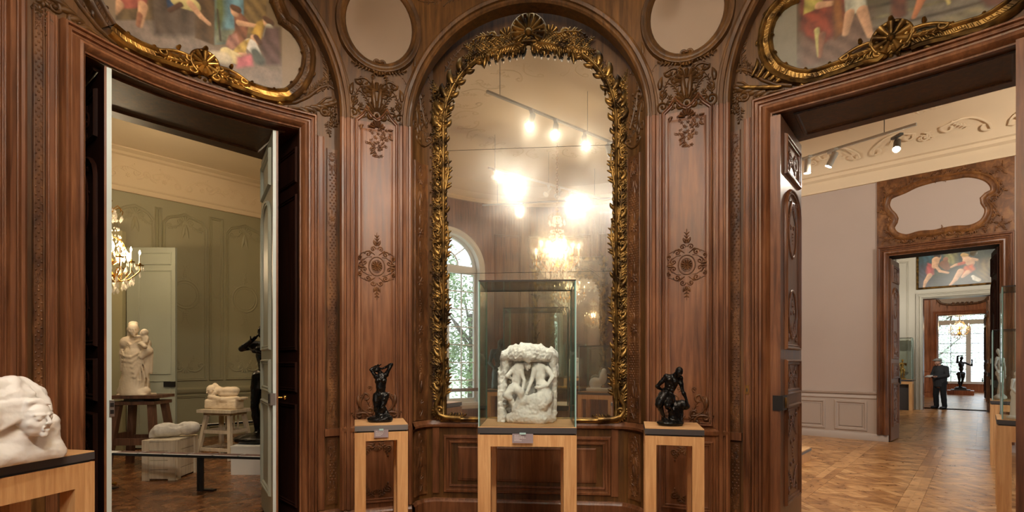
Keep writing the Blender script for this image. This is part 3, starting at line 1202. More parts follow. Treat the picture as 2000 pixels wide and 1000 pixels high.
# ---- oval medallions over the pilasters
def oval(S, u, z, rx, rz, name='oval_canvas'):
    t = empty(name, S.P(u, z - rz, 0.0), 'bare oval canvas set in the panelling above the %s carved pilaster' % ('left' if u < S.L / 2 and S is PL else ''), 'canvas', 'bare ovals above the pilasters')
    n = 40
    ring = [(u + rx * cos(2 * pi * k / n), z + rz * sin(2 * pi * k / n)) for k in range(n)]
    mb = MB()
    polyfill(mb, S, ring, .012)
    mb.build('canvas', M['medallion'], t)
    mb = MB()
    sweep(mb, S, ring, [(.012, .0), (.012, .016), (0, .03), (-.02, .04), (-.035, .03), (-.045, .03), (-.06, .042), (-.075, .04), (-.09, 0)], closed=True, step=9)
    mb.build('oval_frame', M['oak_carve_up'], t, smooth=60)
    o = Orn(S, u, z - rz, 1.0, d=.02, relief=1.5)
    for sg in (-1, 1):
        o.spiral((sg * .032, .01), .03, 1.2, pi if sg > 0 else 0, -sg, .014, .007, n=16)
        o.acanthus((sg * .06, -.045), -sg * .1 + (0 if sg > 0 else pi), .2, .04, .9, sg, lobes=5)
        o.acanthus((sg * .02, -.03), -pi / 2 + sg * .5, .16, .035, .8, -sg, lobes=4)
        o.acanthus((sg * .23, .05), pi / 2 - sg * .9, .14, .03, 1.2, sg, lobes=4)
    o.shell((0, -.03), .08, 5, -pi / 2, pi * .7)
    merge_orn('frame_carving', M['oak_carve_up'], t, o)
    o = Orn(S, u, z - rz, 1.0, d=.004)
    return t


t = oval(PL, PL.pick(741, 60)[0], 4.85, .325, .385)
t['label'] = 'bare oval canvas in the panelling above the pilaster left of the mirror'
t = oval(PR_, PR_.pick(1341, 60)[0], 4.80, .335, .385)
t['label'] = 'bare oval canvas in the panelling above the pilaster right of the mirror'
del t['group']

# spandrel carving between the arches
for (S, u0, z0, sg, par) in ((FP, uC + .13, 4.25, 1, wf), (FP, uD - .13, 4.25, -1, wf), (FP, uB - .10, 4.75, -1, wf), (FP, uE + .10, 4.75, 1, wf)):
    o = Orn(S, u0, z0, 1.0, mirror=sg < 0, d=.0)
    o.acanthus((-.13, -.05), pi / 2 + .3, .2, .03, .6, 1, 4)
    o.spiral((-.1, .2), .035, 1.2, -pi / 2, 1, .008, .004)
    o.leaf((-.1, .26), pi / 2, .12, .02, -.5)
    merge_orn('spandrel_carving', M['oak_carve_up'], par, o)
o = Orn(FP, (uC + uD) / 2, 5.2, 1.0)
for sg in (-1, 1):
    for k in range(4):
        o.acanthus((sg * (.12 + k * .24), .04 - .03 * k), (0 if sg > 0 else pi) - sg * .15, .24, .035, .9, sg if k % 2 else -sg, 4)
        o.spiral((sg * (.2 + k * .24), .0), .035, 1.2, pi / 2, sg, .008, .004)
merge_orn('frieze_carving', M['oak_carve_up'], wf, o)

# ---- mirror bay
carved_strip(MW, MW.U(808), MW.U(836), .97, 3.62, wf, flowers=(1.9, 2.4, 2.9), cell=.03)
carved_strip(MW, MW.U(1226), MW.U(1252), .97, 3.62, wf, flowers=(1.9, 2.4, 2.9), cell=.03)
carved_strip(MW, MW.U(808), MW.U(834), .2, .86, wf)
carved_strip(MW, MW.U(1228), MW.U(1252), .2, .86, wf)
mb = MB()
slab(mb, MP, .0, .07, .2, 3.9, 0, .012)
slab(mb, MP, MP.L - .07, MP.L, .2, 3.9, 0, .012)
mb.build('stile', M['oak'], wf)
mb = MB()
sweep(mb, MW, [(.01, .885), (MW.L - .01, .885)], [(0, 0), (0, .015), (.012, .03), (.035, .032), (.05, .02), (.075, .014), (.08, 0)])
mb.build('dado_rail', M['oak'], wf, smooth=40)
mb = MB()
pa = MP.pick(868, 850); pb = MP.pick(1192, 960)
zt_, zb_ = .80, .215
sweep(mb, MP, rect(pa[0], zb_, pb[0], zt_), [(-.01, 0), (0, .02), (.02, .024), (.03, .008), (.05, .006), (.06, .02), (.075, .014), (.08, 0)], closed=True)
mb.build('dado_panel_moulding', M['oak'], wf, smooth=40)
mb = MB()
q = .14
sweep(mb, MP, rect(pa[0] + q, zb_ + q * .8, pb[0] - q, zt_ - q * .8), [(0, 0), (.012, .012), (.03, .012)], closed=True)
polyfill(mb, MP, rect(pa[0] + q + .02, zb_ + q * .8 + .02, pb[0] - q - .02, zt_ - q * .8 - .02), .012)
mb.build('raised_panel', M['oak'], wf)
# carved upper recess: flowers and scrolls beside the mirror head
for sg, px, py in ((1, 818, 225), (-1, 1246, 225)):
    u, z = MW.pick(px, py)
    o = Orn(MW, u, z, 1.0, mirror=sg < 0, d=0.0)
    rr = random.Random(8)
    o.cscroll((-.07, -.18), (-.07, .10), .012, -1, .4, .2)
    for k in range(16):
        x = rr.uniform(-.05, .14); y = rr.uniform(-.2, .2)
        if k % 2: o.rosette((x, y), .026, 6)
        else: o.leaf((x, y), rr.random() * 6.3, .07, .02, .8)
    o.acanthus((-.04, .16), 1.2, .26, .05, 1.4, 1, 5)
    o.spiral((.05, .45), .05, 1.3, 0, 1, .016, .008)
    o.acanthus((.18, .15), pi / 2, .3, .05, .8, 1, 5)
    o.acanthus((.3, .5), pi / 3, .3, .04, .5, -1, 5)
    o.rel = 1.6
    o.cscroll((-.05, -.25), (.16, -.22), .014, -1, .4, .3)
    o.acanthus((.1, -.1), pi / 2 + .4, .34, .06, 1.1, -1, 6)
    o.acanthus((.02, .05), pi / 2 + .1, .34, .06, .9, 1, 6)
    o.spiral((-.03, .18), .06, 1.4, 0, 1, .018, .009)
    merge_orn('recess_carving', M['oak_carve_up'], wf, o)

# ---- the mirror
mir = empty('wall_mirror', MP.P(MP.L / 2, .98, 0), 'tall arched mirror in a carved gilt frame behind the glass case', 'mirror')
mc = MP.L / 2
gl = MP.U(874); gr = MP.U(1196)
mcx = (gl + gr) / 2
hwg = (gr - gl) / 2


def head(t, z):   # outline of the mirror head, t in -1..1
    return z


def glass_outline(hw, z0, zs, rise, n=28, p=2.15):
    pts = [(mcx - hw, z0), (mcx + hw, z0)]
    for i in range(n + 1):
        a = pi * i / n
        c, s = cos(a), sin(a)
        pts.append((mcx + hw * (abs(c) ** (2 / p)) * (1 if c > 0 else -1), zs + rise * (abs(s) ** (2 / p))))
    return pts


ZM0 = 1.0
ZMS, ZMR = 3.98, .84
zj1 = MP.pick(1035, 533)[1]; zj2 = MP.pick(1035, 291)[1]
DM = .03
for (za, zb) in ((ZM0, zj1 - .002), (zj1 + .002, zj2 - .002)):
    mb = MB()
    slab(mb, MP, gl, gr, za, zb, .012, DM)
    mb.build('mirror_pane', M['mirror'], mir)
mb = MB()
o_ = glass_outline(hwg, zj2 + .002, ZMS, ZMR)
polyfill(mb, MP, o_, DM)
mb.build('mirror_pane', M['mirror'], mir)
mb = MB()
slab(mb, MP, gl, gr, ZM0, zj2 + .1, .0, .010)
mb.build('backing', M['black'], mir)

MFL = glass_outline(hwg + .035, ZM0 - .02, ZMS, ZMR + .035, 30)
mb = MB()
sweep(mb, MP, MFL, [(.024, .03), (.018, .045), (.01, .06), (.0, .064), (-.01, .054), (-.016, .036), (-.03, .034), (-.036, .018), (-.04, 0)], closed=True, step=.3)
mb.build('frame_moulding', M['gilt'], mir, smooth=50)


def mo(u, z, **kw):
    return Orn(MP, u, z, 1.0, d=.035, relief=1.3, **kw)


for side in (-1, 1):
    o = Orn(MP, mcx + side * (hwg + .035), 0, 1.0, mirror=side < 0, d=.035, relief=1.2)
    rr = random.Random(11 + side)
    # a leafy stem winding up the side
    z = 1.2
    k = 0
    while z < 4.1:
        seg = .36 + .05 * rr.random()
        sgn = 1 if k % 2 else -1
        o.acanthus((sgn * .012, z), pi / 2 - sgn * .22, seg, .06, .6, sgn, lobes=6)
        o.acanthus((sgn * .02, z + .1), pi / 2 + sgn * .12, seg * .8, .045, .8, -sgn, lobes=5)
        o.leaf((.03, z + .05), pi / 2 - .9, .13, .035, 1.1)
        for j in range(6):
            zz = z + seg * j / 6
            o.leaf((-.012, zz + .02), pi / 2 + .7, .05, .016, -.7, 4)
            o.blob((.02 + .02 * (j % 3), zz), .012, .03)
            o.acanthus((.035, zz), pi / 2 - .5 - .3 * (j % 2), .15, .04, 1.0, 1 if j % 2 else -1, 4)
            o.leaf((.045, zz), pi / 2 - 1.1, .07, .02, .9, 4)
        o.leaf((-.02, z + .15), pi / 2 + .8, .08, .022, -.9)
        if k % 2 == 0:
            for j in range(7):
                o.blob((.05 + rr.uniform(-.025, .025), z + rr.uniform(.1, .3)), .014, .03)
            o.spiral((.065, z + .06), .03, 1.1, pi / 2, 1, .011, .006)
        else:
            o.rosette((.05, z + .18), .036, 6)
        z += seg * .93
        k += 1
    # top shoulder following the curve
    N = 9
    for j in range(N):
        a = pi * .5 * (j + .2) / N
        c, s = cos(a), sin(a)
        x = (hwg + .035) * (c ** (2 / 2.15)) - (hwg + .035)
        y = ZMS + (ZMR + .03) * (s ** (2 / 2.15))
        ang = pi / 2 + a * .95
        o.acanthus((x, y), ang - .2, .26, .06, .7, 1 if j % 2 else -1, 6)
        o.leaf((x + .03, y), ang - 1.0, .16, .045, 1.2)
        o.leaf((x - .02, y), ang + .9, .10, .03, -.9)
        if j % 2:
            o.rosette((x + .01, y + .01), .035, 6)
        for q in range(4): o.blob((x + rr.uniform(-.05, .05), y + rr.uniform(-.05, .05)), .013, .03)
        if j > 5:
            o.spiral((x + .05, y - .05), .04, 1.2, 0, 1, .013, .006)
            o.leaf((x, y - .02), -pi / 2 + .3, .13, .03, -.5)
    merge_orn('frame_foliage', M['gilt'], mir, o)
    # base scroll
    o = Orn(MP, mcx + side * (hwg + .05), ZM0 + .05, 1.0, mirror=side < 0, d=.045, relief=1.3)
    o.stroke([(-.20, -.065), (-.12, -.06), (-.04, -.055), (.03, -.03), (.065, .03), (.06, .09), (.03, .14), (.01, .2), (.0, .3)], .03, .02)
    o.spiral((.02, .01), .06, 1.4, -pi / 2, 1, .018, .008)
    for k in range(9):
        a = -pi / 2 + k * .33
        o.leaf((.02 + .045 * cos(a), .01 + .05 * sin(a)), a, .05, .017, .5, 3)
    o.acanthus((-.05, -.05), pi, .2, .05, .5, -1, 5)
    o.acanthus((.04, .1), pi / 2 - .3, .2, .05, .9, 1, 5)
    merge_orn('corner_scroll', M['gilt'], mir, o)
# crowning shell
o = Orn(MP, mcx, ZMS + ZMR + .02, 1.0, d=.06, relief=1.6)
o.shell((0, .10), .17, 11, pi / 2, pi * 1.5)
o.stroke([(.17 * sin(a), .10 + .17 * cos(a)) for a in [(-2.3 + 4.6 * i / 20) for i in range(21)]], .022, .022)
o.blob((0, .10), .04)
for sg in (-1, 1):
    o.spiral((sg * .12, .05), .06, 1.4, pi / 2, sg, .018, .009)
    o.acanthus((sg * .10, -.02), (0 if sg > 0 else pi) - sg * .1, .34, .08, .9, -sg, 7)
    o.acanthus((sg * .02, -.03), -pi / 2 + sg * 1.0, .17, .06, .8, sg, 5)
    o.acanthus((sg * .30, .06), (0 if sg > 0 else pi) + sg * .25, .28, .06, 1.3, -sg, 6)
    o.spiral((sg * .38, .08), .05, 1.2, -pi / 2, -sg, .016, .007)
    o.shell((sg * .22, .06), .09, 5, pi / 2 + sg * .2, pi * .8)
for sg in (-1, 1):
    for k in range(7):
        o.acanthus((sg * (.08 + .075 * k), .02 - .018 * k), -pi / 2 + sg * (.5 + .1 * k), .15, .05, .9, sg, 5)
        o.acanthus((sg * (.10 + .075 * k), .03 - .02 * k), pi / 2 - sg * (.9 - .05 * k), .15, .045, 1.1, -sg, 5)
        o.blob((sg * (.06 + .07 * k), -.10 - .012 * k), .018, .04)
merge_orn('crowning_shell', M['gilt_bright'] if False else M['gilt'], mir, o)
# ------------------------------------------------------------------ painted canvases: vertex colours laid down stroke by stroke
class Canvas:
    def __init__(self, S, u0, u1, z0, z1, nu, nz, base):
        self.S = S
        self.us = np.linspace(u0, u1, nu); self.zs = np.linspace(z0, z1, nz)
        self.U, self.Z = np.meshgrid(self.us, self.zs)
        self.C = np.zeros(self.U.shape + (3,)); self.C[:] = base
        self.rs = np.random.RandomState(3)

    def noise(self, su, sz, seed=0, octs=4):
        r = np.random.RandomState(seed)
        out = np.zeros_like(self.U)
        amp = 1.0
        for k in range(octs):
            for j in range(3):
                a, b, c, d = r.uniform(-1, 1), r.uniform(-1, 1), r.uniform(0, 6.28), r.uniform(0, 6.28)
                out += amp * np.sin(self.U * su * (2 ** k) * (1 + a) + c + 2.1 * np.sin(self.Z * sz * (2 ** k) * (1 + b) + d))
            amp *= .55
        return out / 5

    def mixin(self, m, col, tex=.30, seed=1, shade=None):
        col = np.array(col[:3])
        n = (self.noise(26, 18, seed + int(col[0] * 900)) + .5 * self.noise(90, 60, seed + 5)) * tex
        if shade is not None: n = n * .6 + shade
        c = col[None, None, :] * np.clip(1 + n[..., None] * 1.5, .25, 1.7)
        self.C = self.C * (1 - m[..., None]) + np.clip(c, 0, 1) * m[..., None]

    def cap(self, a, b, r1, r2, col, soft=.012, px=True, **k):
        if px:
            a = self.S.pick(*a); b = self.S.pick(*b)
        d = (b[0] - a[0], b[1] - a[1]); L2 = max(d[0] ** 2 + d[1] ** 2, 1e-9)
        t = np.clip(((self.U - a[0]) * d[0] + (self.Z - a[1]) * d[1]) / L2, 0, 1)
        dist = np.hypot(self.U - a[0] - t * d[0], self.Z - a[1] - t * d[1]) - (r1 + (r2 - r1) * t)
        rr_ = r1 + (r2 - r1) * t
        sh = np.clip(((self.Z - a[1] - t * d[1]) - (self.U - a[0] - t * d[0])) / np.maximum(rr_, 1e-4), -1.2, 1.2) * .17
        self.mixin(np.clip(.5 - dist / soft, 0, 1), col, shade=sh, **k)

    def poly(self, pts, col, soft=.015, px=True, **k):
        if px: pts = [self.S.pick(*p) for p in pts]
        inside = np.zeros(self.U.shape, bool)
        dist = np.full(self.U.shape, 9.0)
        n = len(pts)
        for i in range(n):
            a, b = pts[i], pts[(i + 1) % n]
            if a[1] != b[1]:
                c = ((a[1] > self.Z) != (b[1] > self.Z)) & (self.U < (b[0] - a[0]) * (self.Z - a[1]) / (b[1] - a[1]) + a[0])
                inside ^= c
            d = (b[0] - a[0], b[1] - a[1]); L2 = max(d[0] ** 2 + d[1] ** 2, 1e-9)
            t = np.clip(((self.U - a[0]) * d[0] + (self.Z - a[1]) * d[1]) / L2, 0, 1)
            dist = np.minimum(dist, np.hypot(self.U - a[0] - t * d[0], self.Z - a[1] - t * d[1]))
        sd = np.where(inside, -dist, dist)
        h_ = len(pts) * 3.1 + pts[0][0]
        fold = .16 * np.sin((self.U * 46 + self.Z * 22 + 3 * np.sin(self.Z * 9 + h_)) + h_) - .14 * np.exp(-dist / .02)
        self.mixin(np.clip(.5 - sd / soft, 0, 1), col, shade=fold, **k)

    def build(self, name, parent, outline=None, margin=0.0, d=.012, tone=1.0):
        self.C = self.C * tone
        nz, nu = self.U.shape
        ok = np.ones(self.U.shape, bool)
        if outline is not None:
            ok[:] = False
            dist = np.full(self.U.shape, 9.0)
            n = len(outline)
            for i in range(n):
                a, b = outline[i], outline[(i + 1) % n]
                if a[1] != b[1]:
                    ok ^= ((a[1] > self.Z) != (b[1] > self.Z)) & (self.U < (b[0] - a[0]) * (self.Z - a[1]) / (b[1] - a[1]) + a[0])
                dd = (b[0] - a[0], b[1] - a[1]); L2 = max(dd[0] ** 2 + dd[1] ** 2, 1e-9)
                t = np.clip(((self.U - a[0]) * dd[0] + (self.Z - a[1]) * dd[1]) / L2, 0, 1)
                dist = np.minimum(dist, np.hypot(self.U - a[0] - t * dd[0], self.Z - a[1] - t * dd[1]))
            ok |= dist < margin
        vs = [self.S.P(self.us[j], self.zs[i], d) for i in range(nz) for j in range(nu)]
        fs = []
        for i in range(nz - 1):
            for j in range(nu - 1):
                if ok[i, j] and ok[i, j + 1] and ok[i + 1, j] and ok[i + 1, j + 1]:
                    a = i * nu + j
                    fs.append((a, a + 1, a + nu + 1, a + nu))
        mb = MB()
        mb.add(vs, fs)
        o = mb.build(name, M['painting'], parent)
        ca = o.data.color_attributes.new('Col', 'FLOAT_COLOR', 'POINT')
        c4 = np.ones((nz * nu, 4), np.float32)
        c4[:, :3] = np.clip(self.C.reshape(-1, 3), 0, 1)
        ca.data.foreach_set('color', c4.ravel())
        return o


SK = srgb(206, 160, 122); SKD = srgb(150, 100, 72)

# ---- overdoor painting, left
shL = BL.pick(397, 132)
half = [(435, 146), (468, 159), (490, 168), (512, 176), (535, 181), (556, 180), (568, 171), (578, 161), (587, 146), (592, 130), (594, 112), (591, 98), (586, 86), (576, 70), (566, 60), (556, 53), (548, 46), (541, 30), (534, 14)]
hp = [BL.pick(*p) for p in half]
du = [(p[0] - shL[0], p[1]) for p in hp]
lastu = du[-1][0]
du += [(lastu * .93, 4.9), (lastu * .7, 5.02), (lastu * .35, 5.08)]
outL = [(shL[0] + a, b) for a, b in du] + [(shL[0], 5.09)] + [(shL[0] - a, b) for a, b in reversed(du)] + [(shL[0], 4.09)]
pl_ = empty('overdoor_painting', BL.P(shL[0], 4.0, .02), 'scroll-framed figure painting with a half gilded frame, above the doorway to the olive room', 'painting')
cv = Canvas(BL, shL[0] - 1.12, shL[0] + 1.12, 3.98, 5.12, 330, 180, srgb(118, 98, 68)[:3])
cv.mixin(np.clip((4.42 - cv.Z) / .22 + cv.noise(9, 9, 4) * .3, 0, 1), srgb(138, 122, 108), tex=.2)
cv.poly([(0, -100), (300, -100), (300, 40), (200, 40), (0, 0)], srgb(112, 92, 62))
cv.poly([(418, -40), (476, -40), (476, 60), (470, 85), (418, 88)], srgb(110, 150, 160))
cv.poly([(418, -40), (436, -40), (440, 30), (432, 70), (418, 70)], srgb(96, 104, 58), soft=.05)
cv.poly([(418, 60), (476, 56), (476, 84), (418, 88)], srgb(124, 128, 104), soft=.03)
cv.cap((424, 20), (430, 80), .006, .008, srgb(70, 58, 40))
cv.poly([(476, -40), (520, -40), (520, 60), (476, 70)], srgb(128, 104, 62))
cv.poly([(380, -60), (418, -60), (418, 90), (380, 75)], srgb(96, 74, 46))
cv.poly([(292, -30), (386, -10), (380, 70), (300, 70)], srgb(92, 78, 64), soft=.05)
cv.poly([(222, -30), (290, -20), (284, 16), (240, 18), (222, 10)], srgb(176, 96, 80))
cv.cap((232, 8), (222, 24), .03, .02, SK); cv.cap((278, 12), (272, 50), .035, .02, SK); cv.cap((272, 30), (268, 50), .02, .016, SKD)
cv.poly([(318, -30), (352, -30), (352, 12), (326, 16)], srgb(52, 78, 112))
cv.cap((345, 0), (378, 12), .06, .05, srgb(206, 190, 126)); cv.cap((372, 10), (392, 34), .03, .022, SK); cv.cap((392, 34), (408, 48), .02, .016, SK)
cv.cap((352, 10), (330, 22), .02, .016, srgb(90, 60, 40))
cv.poly([(455, 22), (470, 26), (486, 44), (478, 90), (450, 96), (446, 80), (458, 60)], srgb(140, 92, 66))
cv.cap((457, 20), (458, 27), .032, .03, SK); cv.cap((455, 16), (464, 20), .026, .03, srgb(96, 66, 42)); cv.cap((466, 46), (500, 52), .024, .016, SK)
cv.poly([(446, 70), (462, 66), (468, 90), (448, 100), (440, 88)], srgb(176, 124, 106))
cv.poly([(502, 44), (520, 36), (514, 70), (506, 84), (490, 66)], srgb(198, 158, 70))
cv.cap((520, 44), (521, 50), .03, .028, SK); cv.cap((518, 38), (528, 46), .024, .03, srgb(86, 58, 36)); cv.cap((526, 56), (520, 74), .035, .03, srgb(190, 186, 160))
cv.poly([(516, 52), (546, 56), (548, 128), (520, 128), (506, 92)], srgb(98, 74, 68), soft=.04)
cv.cap((496, 76), (498, 83), .03, .028, SK); cv.cap((500, 74), (506, 84), .024, .024, srgb(92, 62, 44))
cv.cap((490, 90), (500, 104), .055, .04, srgb(222, 214, 200)); cv.cap((476, 106), (462, 112), .026, .022, SK)
cv.poly([(476, 80), (488, 76), (478, 104), (452, 104), (462, 92)], srgb(204, 168, 88))
cv.cap((444, 108), (462, 116), .06, .05, srgb(216, 196, 142)); cv.cap((420, 112), (440, 116), .045, .05, srgb(206, 190, 160), soft=.03)
cv.poly([(462, 112), (494, 106), (494, 130), (462, 134)], srgb(198, 112, 116), soft=.03)
cv.cap((498, 104), (506, 118), .04, .05, srgb(88, 94, 84), soft=.03)
ub = BL.U(549)
m = np.clip((cv.U - ub) / .012, 0, 1); cv.mixin(m, srgb(142, 122, 98), tex=.05)
ub2 = 2 * shL[0] - ub
m = np.clip((ub2 - cv.U) / .012, 0, 1); cv.mixin(m, srgb(142, 122, 98), tex=.05)
cv.build('canvas', pl_, outL, .03, tone=.85)
FR = [(.022, 0), (.02, .03), (.008, .045), (-.006, .04), (-.014, .022), (-.05, .02), (-.058, .04), (-.075, .052), (-.095, .042), (-.105, .0)]


def frame_runs(S, outline, goldtest, par, base=.012, gm='gilt_bright'):
    pts = resample(outline, True, .035)
    fl = [goldtest(p) for p in pts]
    n = len(pts)
    i = 0
    start = next((k for k in range(n) if fl[k] != fl[k - 1]), 0)
    pts = pts[start:] + pts[:start]; fl = fl[start:] + fl[:start]
    i = 0
    while i < n:
        j = i
        while j < n and fl[j] == fl[i]: j += 1
        seg = pts[i:j + 1] if j < n else pts[i:] + [pts[0]]
        mb = MB()
        sweep(mb, S, seg, FR, step=9, base=base)
        # gadroons and clinging buds along the channel
        o = Orn(S, 0, 0, 1.0, d=base + .016, mb=mb)
        for k in range(1, len(seg) - 1):
            a, b = seg[k - 1], seg[k + 1]
            l = hypot(b[0] - a[0], b[1] - a[1]) or 1
            nx, ny = -(b[1] - a[1]) / l, (b[0] - a[0]) / l
            c = (seg[k][0] - nx * .033, seg[k][1] - ny * .033)
            tx, ty = ny * -1 * -1, -nx
            o.stroke([(c[0] + nx * .015 - tx * .008, c[1] + ny * .015 - ty * .008), (c[0], c[1]), (c[0] - nx * .015 + tx * .008, c[1] - ny * .015 + ty * .008)], .010, .010, flat=1.0)
            if k % 6 == 3:
                q = (seg[k][0] + nx * .018, seg[k][1] + ny * .018)
                o.blob(q, .016, .035)
                o.leaf((seg[k][0] - nx * .07, seg[k][1] - ny * .07), atan2(-ny, -nx) + .6, .07, .022, 1.0)
                o.leaf((seg[k][0] - nx * .05, seg[k][1] - ny * .05), atan2(ty, tx), .10, .024, .6)
        mb.build('picture_frame', M[gm if fl[i] else 'oak_carve_up'], par, smooth=50)
        i = j


frame_runs(BL, outL, lambda p: (shL[0] - (BL.U(558) - shL[0])) * 1 - .0 < p[0] < BL.U(558) and p[1] < 4.35, pl_)


def bottom_shell(S, u, z, par, matn, R=.10):
    o = Orn(S, u, z, 1.0, d=.05, relief=1.5)
    o.shell((0, .01), R, 9, pi / 2, pi * 1.9)
    o.stroke([(R * 1.05 * sin(a), .01 + R * cos(a)) for a in [(-2.6 + 5.2 * i / 20) for i in range(21)]], .016, .016)
    o.blob((0, .01), .03); o.blob((0, R + .02), .024, .05)
    for sg in (-1, 1):
        o.spiral((sg * .09, -.07), .045, 1.3, pi / 2, sg, .016, .008)
        o.acanthus((sg * .10, -.03), (0 if sg > 0 else pi) - sg * .25, .25, .04, .6, sg, 5)
        o.cscroll((sg * .08, .02), (sg * .34, -.03), .014, sg, .3, .1)
        o.blob((sg * .2, .055), .018, .04)
    for k in range(3): o.blob((-.04 + .04 * k, -.12 - .01 * (k % 2)), .016)
    merge_orn('frame_shell', M[matn], par, o)


bottom_shell(BL, shL[0], 4.05, pl_, 'gilt_bright')


def corner_carving(S, u, z, sg, par, gold=False):
    """big foliate scrolls filling the corner between the picture, the arch and the door head"""
    o = Orn(S, u, z, 1.0, mirror=sg < 0, d=.005, relief=1.3)
    o.stroke([(-.42, -.04), (-.30, .0), (-.18, .09), (-.08, .20), (.0, .25), (.07, .22), (.09, .15), (.04, .10)], .018, .012)
    o.stroke([(-.36, -.06), (-.22, -.04), (-.10, .03), (-.02, .12), (.03, .14)], .014, .008)
    for k in range(7):
        a = .55 + .12 * k
        o.acanthus((-.30 + .05 * k, .0 + .035 * k), a + .5, .17, .035, 1.1, -1, 4)
        o.leaf((-.26 + .05 * k, -.04 + .02 * k), -.2 + .15 * k, .12, .03, -1.0)
    o.spiral((-.14, -.045), .04, 1.2, pi, -1, .014, .007)
    o.spiral((-.03, -.02), .045, 1.2, pi / 2, 1, .014, .007)
    for c, R in (((.03, -.01), .055), ((.06, .08), .04), ((.05, -.1), .05), ((.0, .42), .03)):
        o.rosette(c, R, 8)
    o.acanthus((.0, .28), pi / 2, .30, .05, .9, 1, 6)
    o.acanthus((.04, .24), pi / 2 - .4, .2, .045, 1.3, -1, 5)
    o.cscroll((.05, .32), (.08, .55), .016, -1, .4, .3)
    o.leaf((.03, .5), pi / 2, .16, .04, .8)
    o.acanthus((.0, -.1), -pi / 2, .14, .04, .5, 1, 4)
    merge_orn('corner_carving', M['oak_carve_up'], par, o)
    if gold:
        o = Orn(S, u, z, 1.0, mirror=sg < 0, d=.03, relief=1.2)
        for k in range(5):
            o.leaf((-.30 + .05 * k, .02 + .03 * k), 2.6 - .1 * k, .16, .026, -1.2)
            o.leaf((-.34 + .06 * k, -.03 + .02 * k), .1, .13, .02, .9)
        o.stroke([(.10, .18), (.14, .16), (.16, .10), (.15, .03)], .010, .016)
        merge_orn('gilded_leaves', M['gilt'], par, o)


cc = BL.pick(645, 222)
corner_carving(BL, cc[0] - .02, 3.98, 1, wl)
corner_carving(BL, 2 * shL[0] - cc[0] + .02, 3.98, -1, wl)

# ---- overdoor painting, right
shR = BR.pick(1742, 106)
half = [(1709, 103), (1692, 106), (1664, 116), (1643, 125), (1622, 132), (1597, 141), (1580, 144), (1558, 142), (1538, 135), (1524, 127), (1514, 114), (1507, 98), (1505, 79), (1507, 60), (1512, 44), (1520, 30), (1531, 18), (1545, 9), (1556, 4), (1562, -10)]
hp = [BR.pick(*p) for p in half]
du = [(shR[0] - p[0], p[1]) for p in hp]
lastu = du[-1][0]
du += [(lastu * .93, 4.92), (lastu * .7, 5.03), (lastu * .35, 5.08)]
outR = [(shR[0] + a, b) for a, b in du] + [(shR[0], 5.09)] + [(shR[0] - a, b) for a, b in reversed(du)] + [(shR[0], 4.09)]
pr_ = empty('overdoor_painting', BR.P(shR[0], 4.0, .02), 'scroll-framed figure painting in a fully gilded frame, above the doorway to the pale enfilade', 'painting')
cv = Canvas(BR, shR[0] - 1.15, shR[0] + 1.15, 3.98, 5.12, 330, 180, srgb(92, 84, 58)[:3])
cv.mixin(np.clip((4.38 - cv.Z) / .2 + cv.noise(9, 9, 4) * .3, 0, 1), srgb(132, 122, 104), tex=.2)
for k in range(4):
    cv.poly([(1690, 60 - k * 22), (2000, -20 - k * 22), (2000, -14 - k * 22), (1690, 66 - k * 22)], srgb(128, 118, 84) if k % 2 else srgb(74, 64, 44), soft=.02)
cv.poly([(1560, 60), (1700, 20), (1700, 110), (1560, 140)], srgb(120, 92, 74), soft=.1)
cv.poly([(1560, -30), (1660, -30), (1655, 60), (1600, 90), (1562, 60)], srgb(120, 56, 36), soft=.04)
cv.poly([(1572, -10), (1604, -20), (1608, 4), (1590, 22), (1570, 30)], srgb(186, 172, 84)); cv.cap((1600, 12), (1626, 8), .03, .02, SK)
cv.poly([(1572, 30), (1612, 16), (1626, 60), (1612, 84), (1575, 70)], srgb(150, 66, 40), soft=.03)
cv.poly([(1626, 0), (1640, -10), (1652, 60), (1630, 80)], srgb(140, 90, 40), soft=.03)
cv.poly([(1648, -20), (1690, -30), (1694, 22), (1652, 32)], srgb(206, 204, 180))
cv.cap((1660, 28), (1652, 66), .035, .024, SK); cv.cap((1684, 22), (1700, 70), .038, .022, SK); cv.cap((1700, 70), (1716, 74), .02, .014, SK)
cv.cap((1596, 60), (1600, 110), .02, .012, srgb(190, 180, 110)); cv.cap((1606, 70), (1602, 112), .026, .014, SKD)
cv.poly([(1738, -20), (1768, -30), (1772, 30), (1756, 40), (1742, 34)], srgb(112, 62, 40), soft=.03)
cv.cap((1802, -4), (1786, 34), .03, .016, srgb(204, 130, 82)); cv.cap((1848, -10), (1854, 8), .012, .01, srgb(214, 196, 120))
cv.poly([(1900, -60), (2000, -80), (2000, 0), (1920, 20)], srgb(104, 60, 40), soft=.04)
cv.poly([(1820, 44), (1920, 8), (1930, 20), (1830, 60)], srgb(150, 138, 104), soft=.03)
ub = BR.U(1558)
m = np.clip((ub - cv.U) / .012, 0, 1); cv.mixin(m, srgb(138, 130, 110), tex=.05)
ub2 = 2 * shR[0] - ub
m = np.clip((cv.U - ub2) / .012, 0, 1); cv.mixin(m, srgb(138, 130, 110), tex=.05)
cv.build('canvas', pr_, outR, .03, tone=.7)
frame_runs(BR, outR, lambda p: True, pr_, gm='gilt')
bottom_shell(BR, shR[0], 4.05, pr_, 'gilt', .12)
cc = BR.pick(1440, 160)
corner_carving(BR, cc[0] + .03, 3.98, -1, wr, gold=True)

